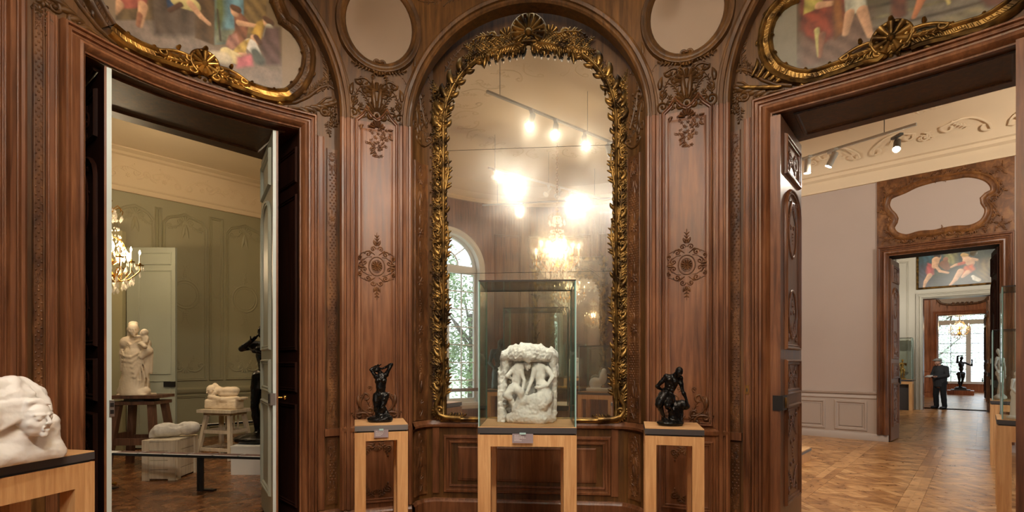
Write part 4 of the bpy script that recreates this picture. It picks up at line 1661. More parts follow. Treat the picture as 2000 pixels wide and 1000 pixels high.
# ------------------------------------------------------------------ door openings
class Quad:
    """bilinear patch (u along near edge, z across to the far edge) for soffits"""
    straight = False
    def __init__(self, fn, fd): self.fn, self.fd = fn, fd
    def P(self, u, z, d=0.0):
        p = self.fn(u, z)
        return (p[0] + self.fd[0] * d, p[1] + self.fd[1] * d, p[2] + self.fd[2] * d)


def reveal(S, ua, ub, farA, farB, par, zo=ZO):
    """thickness of the wall around a doorway: two panelled jambs and a panelled soffit; farA is at ua's side"""
    A = S.P(ua, 0, -.01); B = S.P(ub, 0, -.01)
    def fn(s, t):
        n = S.P(ua + (ub - ua) * s, 0, -.01)
        f = (farA[0] + (farB[0] - farA[0]) * s, farA[1] + (farB[1] - farA[1]) * s)
        return (n[0] + (f[0] - n[0]) * t, n[1] + (f[1] - n[1]) * t, zo + .01)
    Q = Quad(fn, (0, 0, -1))
    mb = MB()
    mb.grid([[fn(i / 14, 0), fn(i / 14, 1)] for i in range(15)])
    sweep(mb, Q, rect(.07, .14, .93, .80), [(-.012, 0), (-.006, .016), (.006, .016), (.012, .006), (.03, .004), (.04, .0)], closed=True, step=.07)
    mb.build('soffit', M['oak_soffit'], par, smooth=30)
    for (nr, fr_, lr) in ((A, farA, 0), (B, farB, 1)):
        J = Path([(nr[0], nr[1]), (fr_[0], fr_[1])]) if lr == 0 else Path([(fr_[0], fr_[1]), (nr[0], nr[1])])
        mb = MB()
        slab(mb, J, 0, J.L, 0, zo + .01, -.02, 0)
        for (za, zb) in ((.2, 1.15), (1.3, 1.55), (1.7, 3.15), (3.3, 3.6)):
            sweep(mb, J, rect(.12, za, J.L - .12, zb), PM(.02, .018), closed=True)
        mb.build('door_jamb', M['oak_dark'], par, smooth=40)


fLA, fLB = EN(.60, 5.74), EN(2.33, 5.74)
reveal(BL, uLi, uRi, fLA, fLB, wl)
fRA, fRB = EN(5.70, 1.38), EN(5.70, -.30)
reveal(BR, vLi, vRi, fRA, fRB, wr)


def door_leaf(name, P0, P1, z0, z1, mface, mback, medge, carve=True, th=.045, knob=None, label=None, edges=(1, 1)):
    """leaf seen on the face whose left end is P0; th is taken away from the viewer"""
    S = Path([P0, P1]); w = S.L
    d = empty(name, (S.P(w / 2, z0, -th / 2)), label, kind='structure')
    mb = MB()
    rows = [(0, 0), (w, 0), (w, -th), (0, -th)]
    for (i, (a, b), mi) in ((0, (rows[0], rows[1]), 0), (1, (rows[1], rows[2]), 2), (2, (rows[2], rows[3]), 1), (3, (rows[3], rows[0]), 2)):
        mb.cur = mi
        mb.add([S.P(a[0], z0, a[1]), S.P(b[0], z0, b[1]), S.P(b[0], z1, b[1]), S.P(a[0], z1, a[1])], [(0, 1, 2, 3)])
    mb.cur = 2
    mb.add([S.P(0, z1, 0), S.P(w, z1, 0), S.P(w, z1, -th), S.P(0, z1, -th)], [(0, 1, 2, 3)])
    mb.build('leaf', [mface, mback, medge], d)
    hs = z1 - z0
    pans = [(.30, 1.15), (1.29, 1.56), (1.70, 3.14), (3.27, 3.58)]
    for k, (za, zb) in enumerate(pans):
        za = z0 + (za / 3.72) * hs; zb = z0 + (zb / 3.72) * hs
        e = w * .17
        if k == 2:
            pts = [(e, za + .12), (e + .08, za + .03), (w / 2, za), (w - e - .08, za + .03), (w - e, za + .12), (w - e, zb - .12), (w - e - .08, zb - .03), (w / 2, zb), (e + .08, zb - .03), (e, zb - .12)]
            pts = [(e, za), (w - e, za), (w - e, zb - .18)] + [(w / 2 + (w / 2 - e) * cos(a), zb - .18 + .18 * sin(a)) for a in [pi * i / 8 for i in range(1, 8)]] + [(e, zb - .18)]
        else:
            pts = rect(e, za, w - e, zb)
        mb = MB()
        sweep(mb, S, pts, PM(.026, .026), closed=True, step=.5)
        mb.build('panel_moulding', mface, d, smooth=40)
        if carve:
            o = Orn(S, w / 2, (za + zb) / 2, 1.0, d=.003)
            hh = (zb - za) / 2
            if hh < .25:
                for sg in (-1, 1):
                    o.spiral((sg * .12, .0), hh * .4, 1.3, pi / 2, -sg, .012, .006)
                    o.acanthus((sg * .02, .0), (0 if sg > 0 else pi) + sg * .6, .16, .04, .9, sg, 4)
                    o.acanthus((sg * .02, .0), (0 if sg > 0 else pi) - sg * .6, .16, .04, .9, -sg, 4)
                o.rosette((0, 0), .04)
            else:
                for s2 in (-1, 1):
                    y = s2 * (hh - .08)
                    for sg in (-1, 1):
                        o.acanthus((sg * .02, y - s2 * .02), -s2 * pi / 2 + s2 * sg * .5, .24, .045, 1.0, s2 * sg, 5)
                        o.spiral((sg * .14, y), .035, 1.2, pi / 2, -sg, .012, .006)
                        o.spiral((sg * .06, y - s2 * .24), .025, 1.2, 0, sg, .009, .005)
                    o.shell((0, y), .06, 7, -s2 * pi / 2, pi)
                    for q in range(4): o.blob((0, y - s2 * (.30 + .03 * q)), .012 - .002 * q)
                if hh > .6:
                    o.stroke([(.15 * cos(a), hh - .35 + .25 * sin(a)) for a in [2 * pi * i / 20 for i in range(21)]], .014, .014)
                    o.stroke([(.15 * cos(a), -hh + .30 + .22 * sin(a)) for a in [2 * pi * i / 20 for i in range(21)]], .014, .014)
            merge_orn('panel_carving', mface, d, o)
    return d, S


# left doorway: both leaves folded into the wall
dl, S1 = door_leaf('door_1', (-3.80, 4.40), (-2.962, 3.755), .02, 3.72, M['oak_dark'], M['greygreen'], M['coolgrey'], label='left leaf of the double door to the olive room, dark inner side showing')
mb = MB(); slab(mb, S1, S1.L, S1.L + .004, .02, 3.72, -.014, 0); mb.build('edge_strip', M['oak'], dl)
mb = MB(); slab(mb, S1, S1.L - .03, S1.L + .008, 1.17, 1.29, -.06, -.03); mb.cur = 1
slab(mb, S1, S1.L - .01, S1.L + .011, 1.19, 1.22, -.056, -.034); slab(mb, S1, S1.L - .01, S1.L + .011, 1.24, 1.27, -.056, -.034)
mb.build('lock_case', [M['steel'], M['black']], dl)
dr, S2 = door_leaf('door_2', (-2.70, 5.57), (-2.215, 4.79), .02, 3.72, M['greygreen'], M['oak_dark'], M['coolgrey'], carve=False, label='right leaf of the double door to the olive room, painted grey side showing')
mb = MB(); slab(mb, S2, S2.L, S2.L + .004, .02, 3.72, -.045, -.028); mb.build('edge_strip', M['oak'], dr)
mb = MB(); slab(mb, S2, S2.L - .13, S2.L + .004, 1.17, 1.28, -.024, .02); mb.cur = 1; slab(mb, S2, S2.L - .10, S2.L - .07, 1.18, 1.27, .02, .03)
mb.build('lock_case', [M['steel'], M['dark']], dr)
mb = MB(); kx = S2.P(S2.L - .05, 1.235, -.045); kn = S2.n[0]
mb.tube([kx, (kx[0] - kn.x * .05, kx[1] - kn.y * .05, 1.235)], .009, 8); mb.ball((kx[0] - kn.x * .065, kx[1] - kn.y * .065, 1.235), .026, 10, 8)
mb.build('door_knob', M['brass'], dr, smooth=60)
# grey door's gilt-edged upper moulding catches the light: long arched moulding is in panel_moulding
# right doorway
d3, S3 = door_leaf('door_3', (2.34, 4.49), (2.86, 5.11), .02, 3.71, M['oak'], M['oak'], M['oak'], label='carved oak leaf standing open at the left of the doorway to the enfilade')
mb = MB(); slab(mb, S3, -.035, .0, .02, 3.71, -.10, -.0); mb.build('meeting_stile', M['oak'], d3)
mb = MB(); slab(mb, S3, -.045, .11, 1.15, 1.28, -.06, .02); mb.cur = 1; slab(mb, S3, .03, .10, 1.17, 1.26, .02, .035)
mb.build('lock_case', [M['dark'], M['gilt_dull']], d3)
d4, S4 = door_leaf('door_4', (3.375, 3.40), (4.03, 3.98), .02, 3.71, M['oak_dark'], M['oak_dark'], M['oak'], label='dark leaf seen edge on at the right of the doorway to the enfilade')
mb = MB(); slab(mb, S4, -.006, .05, .45, .62, .0, .02); mb.build('lock_case', M['steel'], d4)

# ------------------------------------------------------------------ the olive room beyond the left doorway
G = Path([EN(-2.2, 12.05), EN(5.3, 12.05)])
gw = empty('wall_olive_room', EN(2, 12.05), kind='structure')
HG = 5.56
mb = MB()
slab(mb, G, 0, G.L, 0, HG, -.1, 0)
mb.build('wall_panel', M['green'], gw)
GL_ = Path([EN(-2.2, 5.74), EN(-2.2, 12.05)]); GRt = Path([EN(5.3, 12.05), EN(5.3, 5.74)])
mb = MB(); slab(mb, GL_, 0, GL_.L, 0, HG, -.1, 0); slab(mb, GRt, 0, GRt.L, 0, HG, -.1, 0)
mb.build('side_walls', M['green'], gw)
GN = Path([EN(5.3, 5.74), EN(-2.2, 5.74)])
mb = MB()
slab(mb, GN, 0, 5.3 - 2.36, 0, HG, -.03, 0); slab(mb, GN, 5.3 - .58, GN.L, 0, HG, -.03, 0); slab(mb, GN, 5.3 - 2.36, 5.3 - .58, 3.765, HG, -.03, 0)
mb.build('near_wall', M['green'], gw)
COV = [(0, 0), (0, .05), (.03, .07), (.08, .08), (.10, .11), (.12, .12), (.60, .26), (.62, .31), (.66, .33), (.70, .42), (.76, .44)]
mb = MB()
for S in (G, GL_, GRt, GN):
    sweep(mb, S, [(0, 4.80), (S.L, 4.80)], COV)
mb.build('cornice', M['cream_orn'], gw, smooth=30)


class Cove:
    straight = True
    def __init__(self, S, z0, d0, z1, d1): self.S, self.z0, self.d0, self.z1, self.d1 = S, z0, d0, z1, d1
    def P(self, u, z, d=0.0):
        t = z / hypot(self.z1 - self.z0, self.d1 - self.d0)
        s = self.S.P(u, self.z0 + (self.z1 - self.z0) * t, self.d0 + (self.d1 - self.d0) * t + d)
        return s


cvs = Cove(G, 4.92, .12, 5.40, .26)
mbx = MB()
k = 0
u = .8
while u < 7.2:
    o = Orn(cvs, u, .24, 1.0, mirror=k % 2 == 1, d=.0, mb=mbx, relief=.7)
    o.cscroll((-.28, -.1), (.22, .02), .016, 1, .3, .25)
    o.acanthus((-.1, .02), .3, .26, .05, 1.2, 1, 5)
    o.spiral((.3, .0), .07, 1.4, pi / 2, -1, .013, .007)
    o.rosette((.02, -.06), .05)
    o.leaf((.15, -.1), .4, .16, .03, .7)
    u += .62; k += 1
mbx.build('frieze_relief', M['cream_orn'], gw, smooth=60)
cg = MB()
cg.add([EN(-2.2, 5.7, 5.52), EN(5.3, 5.7, 5.52), EN(5.3, 12.05, 5.52), EN(-2.2, 12.05, 5.52)], [(0, 1, 2, 3)])
tag(cg.build('ceiling_olive_room', M['cream']), kind='structure')


def gpan(pxa, pxb, z0, z1, arched=False, inner=True):
    u0, u1 = G.U(pxa), G.U(pxb)
    c = (u0 + u1) / 2
    pts = rect(u0, z0, u1, z1)
    if arched:
        pts = [(u0, z0), (u1, z0), (u1, z1 - .2), (u1 - .08, z1 - .08), (c + .14, z1 - .03), (c, z1 + .03), (c - .14, z1 - .03), (u0 + .08, z1 - .08), (u0, z1 - .2)]
    mb = MB()
    sweep(mb, G, pts, PM(.03, .03), closed=True)
    mb.build('panel_moulding', M['green'], gw, smooth=40)
    return c, u0, u1


def gcarve(c, zc, kind, s=1.0):
    o = Orn(G, c, zc, s, d=.0, relief=.9)
    if kind == 'ring':
        for R, w in ((.27, .018), (.22, .010)):
            o.stroke([(R * cos(2 * pi * i / 28), R * 1.12 * sin(2 * pi * i / 28)) for i in range(29)], w, w)
        for k in range(12):
            a = 2 * pi * k / 12
            o.acanthus((.28 * cos(a), .31 * sin(a)), a + .9, .13, .03, 1.2, 1, 4)
        for sg in (-1, 1):
            o.acanthus((.02, sg * .36), sg * pi / 2, .26, .04, .8, 1, 5); o.acanthus((-.02, sg * .36), sg * pi / 2, .26, .04, .8, -1, 5)
    elif kind == 'head':
        o.shell((0, 0), .12, 7, pi / 2, pi)
        for sg in (-1, 1):
            o.acanthus((sg * .05, 0), -pi / 2 + sg * .7, .3, .05, 1.1, sg, 6)
            o.cscroll((sg * .06, .02), (sg * .32, -.12), .016, -sg, .35, .2)
            o.leaf((0, -.05), -pi / 2 + sg * .2, .3, .04, 0)
    else:
        for sg in (-1, 1):
            o.cscroll((sg * .03, .0), (sg * .34, .1), .02, -sg, .4, .3)
            o.acanthus((sg * .05, .05), pi / 2 - sg * .7, .26, .05, 1.2, sg, 6)
        o.shell((0, .04), .12, 7, -pi / 2, pi)
    merge_orn('wall_carving', M['green'], gw, o)


zr = 1.09
for (a, b) in ((226, 300), (320, 402), (443, 512), (560, 640)):
    c, u0, u1 = gpan(a, b, zr + .12, 4.55, arched=True)
    gcarve(c, 2.95, 'ring', .95); gcarve(c, 4.42, 'head', 1.0); gcarve(c, 1.42, 'foot', 1.0)
    gpan(a, b, .22, .86)
for (a, b) in ((306, 313), (411, 433), (520, 545)):
    c, u0, u1 = gpan(a, b, zr + .12, 4.6)
    gcarve(c, 2.95, 'foot', .45)
    gpan(a, b, .22, .86)
mb = MB()
sweep(mb, G, [(0, .93), (G.L, .93)], [(0, 0), (0, .03), (.03, .05), (.08, .05), (.10, .02), (.12, 0)])
sweep(mb, G, [(0, 0), (G.L, 0)], [(0, .03), (.13, .03), (.15, .01), (.15, 0)])
mb.build('dado_rail', M['green'], gw, smooth=40)
# tall pale door standing open in that room, and its dark doorway
dg = empty('door_5', (-6.6, 9.25, 0), 'tall pale panelled door standing open behind the robed statue', kind='structure')
SG = Path([(-6.90, 9.26), (-6.03, 9.26)])
zt_ = 3.62
mb = MB()
slab(mb, SG, 0, SG.L, .03, zt_, -.05, 0)
mb.build('leaf', M['greygreen'], dg)
mb = MB()
for (za, zb) in ((3.32, 3.52), (1.36, 3.2), (1.0, 1.22), (.2, .88)):
    sweep(mb, SG, rect(.22, za, SG.L - .08, zb), PM(.014, .014), closed=True)
mb.build('panel_moulding', M['greygreen'], dg, smooth=40)
mb = MB(); slab(mb, SG, SG.L - .19, SG.L + .005, 1.13, 1.22, 0, .03); mb.build('lock_case', M['dark'], dg)
mb = MB(); slab(mb, SG, .02, .10, 1.13, 1.22, .01, .03); mb.build('lock_keep', M['dark'], dg)
SG2 = Path([(-7.55, 9.15), (-6.92, 9.2)])
mb = MB(); slab(mb, SG2, .0, .38, .03, 3.6, -.06, -.02); slab(mb, SG2, .38, SG2.L, .0, 3.9, -.08, .02); 
mb.build('door_frame', M['green'], dg)
mb = MB(); slab(mb, SG2, .10, .385, .03, 2.5, -.02, -.014); mb.build('gap_shade_sheet', M['black'], dg)  # black sheet stands in for the darkness of the doorway
mb = MB()
_k = SG2.P(.27, 2.38, .03)
mb.tube([(_k[0] - .06, _k[1], _k[2]), (_k[0] + .08, _k[1], _k[2])], .012, 8); mb.build('bolt', M['steel'], dg, smooth=60)

# ------------------------------------------------------------------ the enfilade beyond the right doorway
def room_wall(e, nl, nr, height, oa, ob, oz, mat_, name, th=.5):
    """wall across the enfilade with a doorway between n = ob and oa"""
    r = empty(name, EN(e, (nl + nr) / 2), kind='structure')
    S = Path([EN(e, nl), EN(e, nr)])
    mb = MB()
    slab(mb, S, 0, nl - oa, 0, height, -th, 0); slab(mb, S, nl - ob, S.L, 0, height, -th, 0); slab(mb, S, nl - oa, nl - ob, oz, height, -th, 0)
    mb.build('wall_face', mat_, r)
    return r, S


NLp, NRm = 5.6, -3.0
w2, SW2 = room_wall(12.46, NLp, NRm, 6.2, 1.36, -.22, 3.64, M['wall2'], 'wall_enfilade_1', .45)
w3, SW3 = room_wall(21.62, NLp, NRm, 6.2, 1.45, -.18, 3.64, M['wall3'], 'wall_enfilade_2', .5)
w4, SW4 = room_wall(29.60, 4.2, -2.6, 6.0, 1.46, -.16, 3.62, M['oak_hall'], 'wall_enfilade_3', .5)

# near face of the first big room
SN = Path([EN(5.70, NRm), EN(5.70, NLp)])
mb = MB()
slab(mb, SN, 0, -.34 - NRm, 0, 6.2, -.03, 0); slab(mb, SN, 1.40 - NRm, SN.L, 0, 6.2, -.03, 0); slab(mb, SN, -.34 - NRm, 1.40 - NRm, 3.765, 6.2, -.03, 0)
mb.build('near_face', M['wall2'], w2)
SWL = Path([EN(5.70, NLp), EN(12.46, NLp)])
mb = MB(); slab(mb, SWL, 0, SWL.L, 0, 6.2, -.05, 0); mb.build('side_face', M['wall2'], w2)

# dado of the far wall
mb = MB()
ud = NLp - 1.55
slab(mb, SW2, 0, ud, 0, .97, 0, .012)
sweep(mb, SW2, [(0, .83), (ud, .83)], [(0, .012), (.01, .03), (.04, .03), (.055, .018), (.09, .018), (.10, .045), (.135, .055), (.15, .03), (.155, 0)])
sweep(mb, SW2, [(0, 0), (ud + .19, 0)], [(0, .035), (.12, .035), (.14, .02), (.145, .01)])
mb.build('dado', M['wall2_dado'], w2, smooth=40)
for (pa_, pb_) in ((1500, 1542), (1551, 1611.5), (1631, 1693)):
    a, b = SW2.U(pa_), SW2.U(pb_)
    mb = MB()
    sweep(mb, SW2, rect(a, .19, b, .78), [(-.01, .012), (0, .03), (.03, .032), (.045, .014), (.07, .012), (.075, .022)], closed=True)
    mb.build('dado_panel', M['wall2_dado'], w2, smooth=40)
    mb = MB(); polyfill(mb, SW2, rect(a + .08, .27, b - .08, .70), .02); mb.build('panel_field', M['wall2_dado'], w2)
# carved wooden door surround and overdoor
a_, b_ = NLp - 1.545, NLp + .41
mb = MB()
sweep(mb, SW2, [(b_, .14), (b_, 3.83), (a_, 3.83), (a_, .14)], prof_arch(.19, .09))
mb.build('door_surround', M['oak'], w2, smooth=35)
mb = MB()
slab(mb, SW2, a_, b_, 3.83, 5.16, 0, .03)
mb.build('overdoor_panel', M['oak_over'], w2)
cpt = [(1725, 401), (1734, 382), (1765, 368), (1790, 356), (1828, 345), (1860, 340), (1895, 335), (1930, 342), (1949, 358), (1949, 377), (1931, 389), (1939, 405), (1937, 422), (1923, 440), (1895, 452), (1860, 454), (1825, 461), (1797, 463), (1769, 470), (1744, 463), (1734, 447), (1741, 430), (1729, 415)]
cpt = [SW2.pick(*p) for p in cpt]
cps = smooth2(cpt, 4, closed=True)
mb = MB(); polyfill(mb, SW2, cps, .036); mb.build('bare_canvas', M['wall2'], w2)
mb = MB()
sweep(mb, SW2, list(reversed(cps)), [(-.01, .036), (0, .06), (.03, .07), (.05, .05), (.08, .045), (.10, .055), (.12, .03)], closed=True, step=9)
o = Orn(SW2, 0, 0, 1.0, d=.05, mb=mb)
for k in range(0, len(cps), 3):
    a, b = cps[k - 1], cps[(k + 1) % len(cps)]
    an = atan2(b[1] - a[1], b[0] - a[0])
    o.acanthus((cps[k][0], cps[k][1]), an + .3, .16, .05, 1.1, 1 if k % 2 else -1, 4)
    if k % 4 == 0: o.spiral(cps[k], .05, 1.2, an, 1, .018, .009)
for (u_, z_) in ((a_ + .16, 3.98), (a_ + .16, 4.95), (b_ - .16, 3.98), (b_ - .16, 4.95), ((a_ + b_) / 2, 3.97), ((a_ + b_) / 2, 5.0)):
    for q in range(5): o.acanthus((u_, z_), q * 1.25, .13, .03, 1.0, 1, 4)
mb.build('cartouche_frame', M['oak_over'], w2, smooth=50)
# thickness of that doorway
def flat_reveal(e, n0, n1, z, th, m_, par):
    mb = MB()
    for n in (n0, n1):
        mb.add([EN(e, n, 0), EN(e + th, n, 0), EN(e + th, n, z), EN(e, n, z)], [(0, 1, 2, 3)])
    mb.add([EN(e, n0, z), EN(e + th, n0, z), EN(e + th, n1, z), EN(e, n1, z)], [(0, 1, 2, 3)])
    mb.build('door_reveal', m_, par)


for (e_, t_) in ((12.40, .56), (21.56, .62), (29.54, .62)):
    mb = MB(); mb.box(tuple(EN(e_ + t_ / 2, .61, -.0035)), (t_, 1.72, .012), rz=atan2(EX.y, EX.x)); tag(mb.build('door_threshold', M['floor'], w2 if e_ < 13 else (w3 if e_ < 22 else w4)), None)
flat_reveal(12.46, 1.355, -.215, 3.638, .46, M['oak_dark'], w2)
flat_reveal(21.62, 1.445, -.175, 3.638, .51, M['oak'], w3)
flat_reveal(29.60, 1.455, -.155, 3.618, .51, M['oak_hall'], w4)
def enleaf(name, e0, n0, e1, n1, m1, m2, lab, carve=True):
    a, b = EN(e0, n0), EN(e1, n1)
    d, S = door_leaf(name, (a.x, a.y), (b.x, b.y), .02, 3.6, m1, m2, m1, carve=carve, label=lab)
    mb = MB(); slab(mb, S, S.L - .06, S.L + .02, 1.12, 1.24, -.06, .03); mb.build('lock_case', M['dark'], d)
    return d
enleaf('door_6', 12.50, 1.33, 13.24, 1.27, M['oak'], M['oak'], 'carved oak leaf open at the left of the second doorway')
enleaf('door_7', 13.22, -.12, 12.48, -.19, M['oak_dark'], M['oak_dark'], 'dark leaf open at the right of the second doorway')
enleaf('door_8', 22.40, -.10, 21.66, -.15, M['oak_carve'], M['oak'], 'leaf open at the right of the third doorway', False)
enleaf('door_9', 30.35, -.05, 29.62, -.12, M['oak_dark'], M['oak'], 'dark leaf open at the right of the fourth doorway', False)
# first big room: cornice, cove and ceiling
CC = [(0, 0), (0, .05), (.05, .06), (.10, .10), (.20, .12), (.24, .17), (.30, .18), (.32, .22), (.40, .26), (.52, .36), (.62, .50), (.70, .68), (.75, .9), (.77, 1.1)]
mb = MB()
for S in (SW2, SWL, SN):
    sweep(mb, S, [(0, 5.13), (S.L, 5.13)], CC)
mb.build('cornice', M['cream'], w2, smooth=30)
mb = MB()
mb.add([EN(5.6, NRm, 5.9), EN(12.5, NRm, 5.9), EN(12.5, NLp, 5.9), EN(5.6, NLp, 5.9)], [(0, 1, 2, 3)])
tag(mb.build('ceiling_enfilade_1', M['cream']), kind='structure')


class Ceil:
    straight = True
    def P(self, u, z, d=0.0): 
        p = EN(z, u, 5.895 - d); return (p.x, p.y, p.z)


cs = Ceil()
mbx = MB()
rr = random.Random(4)
for k in range(70):
    u_, e_ = rr.uniform(-2.2, 4.6), rr.uniform(8.2, 11.4)
    o = Orn(cs, u_, e_, 1.0, rot=rr.random() * 6.28, mb=mbx, relief=.25)
    q = k % 4
    if q == 0: o.cscroll((-.35, 0), (.35, .05), .02, 1, .3, .3)
    elif q == 1: o.acanthus((0, 0), 0, .5, .07, 1.3, 1, 6)
    elif q == 2: o.spiral((0, 0), .14, 1.4, 0, 1, .018, .01)
    else:
        o.rosette((0, 0), .09); o.leaf((.1, 0), .4, .3, .04, .9)
mbx.build('ceiling_relief', M['cream'], w2, smooth=60)
cvs = Cove(SW2, 5.42, .21, 5.86, .72)
mbx = MB()
u = .6; k = 0
while u < 8.4:
    o = Orn(cvs, u, .35, 1.0, mirror=k % 2 == 1, mb=mbx, relief=.3)
    o.cscroll((-.4, -.1), (.3, .1), .018, 1, .3, .25)
    o.acanthus((-.1, .02), .3, .3, .05, 1.2, 1, 5)
    o.spiral((.42, .0), .09, 1.4, pi / 2, -1, .016, .008)
    u += .95; k += 1
mbx.build('cove_relief', M['cream'], w2, smooth=60)

# third room (pale grey)
S = SW3
a_, b_ = NLp - 1.63, NLp + .36
mb = MB()
sweep(mb, S, [(b_, .0), (b_, 3.82), (a_, 3.82), (a_, 0)], prof_arch(.18, .09))
mb.build('door_surround', M['wall3'], w3, smooth=35)
mb = MB()
slab(mb, S, 0, a_, 0, .98, 0, .02); slab(mb, S, 0, a_, .98, 1.06, 0, .05); slab(mb, S, 0, a_, 0, .16, 0, .04)
mb.build('dado', M['wall3'], w3)
for (ua_, ub_) in ((.4, 1.4), (1.7, 2.7), (2.95, 3.75)):
    mb = MB(); sweep(mb, S, rect(ua_, 1.25, ub_, 4.9), PM(.03, .03), closed=True); mb.build('panel_moulding', M['wall3'], w3, smooth=40)
mb = MB()
sweep(mb, S, [(0, 5.5), (S.L, 5.5)], [(0, 0), (.05, .08), (.2, .12), (.35, .3), (.5, .5)])
mb.build('cornice', M['cream'], w3, smooth=30)
mb = MB()
mb.add([EN(12.9, NRm, 5.95), EN(21.7, NRm, 5.95), EN(21.7, NLp, 5.95), EN(12.9, NLp, 5.95)], [(0, 1, 2, 3)])
tag(mb.build('ceiling_enfilade_2', M['cream']), kind='structure')
mb = MB()
SL3 = Path([EN(12.9, NLp), EN(21.62, NLp)]); slab(mb, SL3, 0, SL3.L, 0, 6, -.05, 0)
mb.build('side_face', M['wall3'], w3)
# painting over the third doorway
pa_ = S.pick(1790, 566); pb_ = S.pick(1932, 556)
u0_, u1_ = pa_[0], pb_[0] + .35
z0_ = 3.95; z1_ = 5.35
p3 = empty('mythology_painting', S.P((u0_ + u1_) / 2, z0_, .03), 'gilt-framed dark painting of running figures above the far white-framed doorway', 'painting')
cv = Canvas(S, u0_ + .05, u1_ - .05, z0_ + .05, z1_ - .05, 150, 90, srgb(34, 44, 34)[:3])
cv.mixin(np.clip(cv.noise(5, 5, 3) + .2, 0, 1) * .8, srgb(70, 76, 50), tex=.3)
cv.poly([(1796, 480), (1850, 480), (1850, 505), (1796, 520)], srgb(48, 84, 96), soft=.3)
cv.poly([(1846, 495), (1866, 495), (1866, 515), (1846, 520)], srgb(146, 140, 84), soft=.2)
cv.poly([(1794, 520), (1812, 520), (1815, 560), (1794, 562)], srgb(60, 60, 78), soft=.3)
cv.poly([(1812, 514), (1824, 516), (1824, 536), (1812, 544), (1808, 530)], srgb(176, 72, 68), soft=.05)
cv.cap((1833, 501), (1833, 504), .07, .07, SK); cv.cap((1829, 499), (1832, 500), .07, .07, srgb(50, 34, 26))
cv.cap((1828, 508), (1826, 520), .10, .08, SK); cv.cap((1828, 520), (1836, 530), .04, .04, SK); cv.cap((1836, 530), (1852, 533), .04, .03, SK); cv.cap((1816, 538), (1808, 550), .07, .05, SK); cv.cap((1808, 550), (1805, 560), .05, .03, SK)
cv.cap((1847, 506), (1847, 508), .06, .06, SKD); cv.cap((1844, 516), (1850, 524), .12, .08, srgb(120, 74, 40))
cv.cap((1884, 500), (1885, 503), .07, .07, SK); cv.cap((1881, 498), (1888, 499), .06, .05, srgb(190, 150, 84)); cv.cap((1889, 508), (1896, 514), .11, .10, SK); cv.cap((1898, 506), (1908, 508), .045, .04, SK)
cv.cap((1882, 514), (1866, 518), .05, .04, srgb(180, 84, 50)); cv.cap((1868, 517), (1858, 522), .035, .03, SK)
cv.poly([(1884, 520), (1900, 516), (1906, 526), (1894, 534), (1880, 538), (1878, 530)], srgb(196, 92, 44), soft=.05)
cv.cap((1876, 530), (1866, 546), .08, .06, SK); cv.cap((1866, 546), (1856, 557), .05, .03, SK); cv.cap((1890, 532), (1880, 541), .07, .04, SK)
cv.cap((1904, 544), (1912, 547), .06, .05, srgb(220, 214, 196)); cv.cap((1900, 540), (1903, 542), .04, .04, srgb(220, 214, 196))
cv.poly([(1912, 512), (1932, 510), (1932, 550), (1912, 540)], srgb(134, 112, 66), soft=.3)
cv.build('canvas', p3, d=.03, tone=.75)
mb = MB()
sweep(mb, S, rect(u0_, z0_, u1_, z1_), [(0, 0), (0, .05), (.02, .07), (.045, .05), (.06, .03)], closed=True)
mb.build('picture_frame', M['gilt'], p3, smooth=40)

# fourth room (brown panelling)
S = SW4
a_, b_ = 4.2 - 1.63, 4.2 + .34
mb = MB()
sweep(mb, S, [(b_, .0), (b_, 3.80), (a_, 3.80), (a_, 0)], prof_arch(.17, .09))
mb.build('door_surround', M['oak_hall'], w4, smooth=35)
mb = MB(); slab(mb, S, a_, b_, 3.80, 5.2, 0, .03); mb.build('overdoor_panel', M['oak_hall'], w4)
mb = MB()
cx_ = (a_ + b_) / 2
cart = [(cx_ + (.82 if abs(cos(a)) > .8 else .86) * (abs(cos(a)) ** .6) * (1 if cos(a) > 0 else -1), 4.52 + .42 * (abs(sin(a)) ** .7) * (1 if sin(a) > 0 else -1)) for a in [2 * pi * i / 32 for i in range(32)]]
polyfill(mb, S, cart, .034); mb.build('bare_canvas', M['wall2'], w4)
mb = MB(); sweep(mb, S, list(reversed(cart)), [(-.01, .034), (0, .06), (.05, .07), (.09, .04)], closed=True, step=9)
o = Orn(S, 0, 0, 1.0, d=.04, mb=mb)
for q in cart[::2]: o.acanthus(q, atan2(q[1] - 4.5, q[0] - cx_) + .6, .2, .05, 1.0, 1, 3)
for k in range(5): o.rosette((cx_ - .3 + .15 * k, 4.1), .08)
mb.build('cartouche_frame', M['oak_carve'], w4, smooth=50)
mb = MB()
for (ua_, ub_) in ((.3, .9), (1.05, 1.55), (1.70, 2.45)):
    sweep(mb, S, rect(ua_, 1.15, ub_, 4.6), PM(.03, .03), closed=True); sweep(mb, S, rect(ua_, .25, ub_, .9), PM(.03, .03), closed=True)
    o = Orn(S, (ua_ + ub_) / 2, 2.9, 1.0, mb=mb)
    for R in (.20, .13): o.stroke([(R * cos(2 * pi * i / 24), R * 1.15 * sin(2 * pi * i / 24)) for i in range(25)], .022, .022)
    o.rosette((0, 0), .10)
mb.build('panelling', M['oak_hall'], w4, smooth=40)
mb = MB()
mb.add([EN(22.1, -2.6, 5.8), EN(29.7, -2.6, 5.8), EN(29.7, 4.2, 5.8), EN(22.1, 4.2, 5.8)], [(0, 1, 2, 3)])
tag(mb.build('ceiling_enfilade_3', M['cream']), kind='structure')
mb = MB()
SL4 = Path([EN(22.1, 4.2), EN(29.6, 4.2)]); slab(mb, SL4, 0, SL4.L, 0, 6, -.05, 0)
mb.build('side_face', M['oak_hall'], w4)

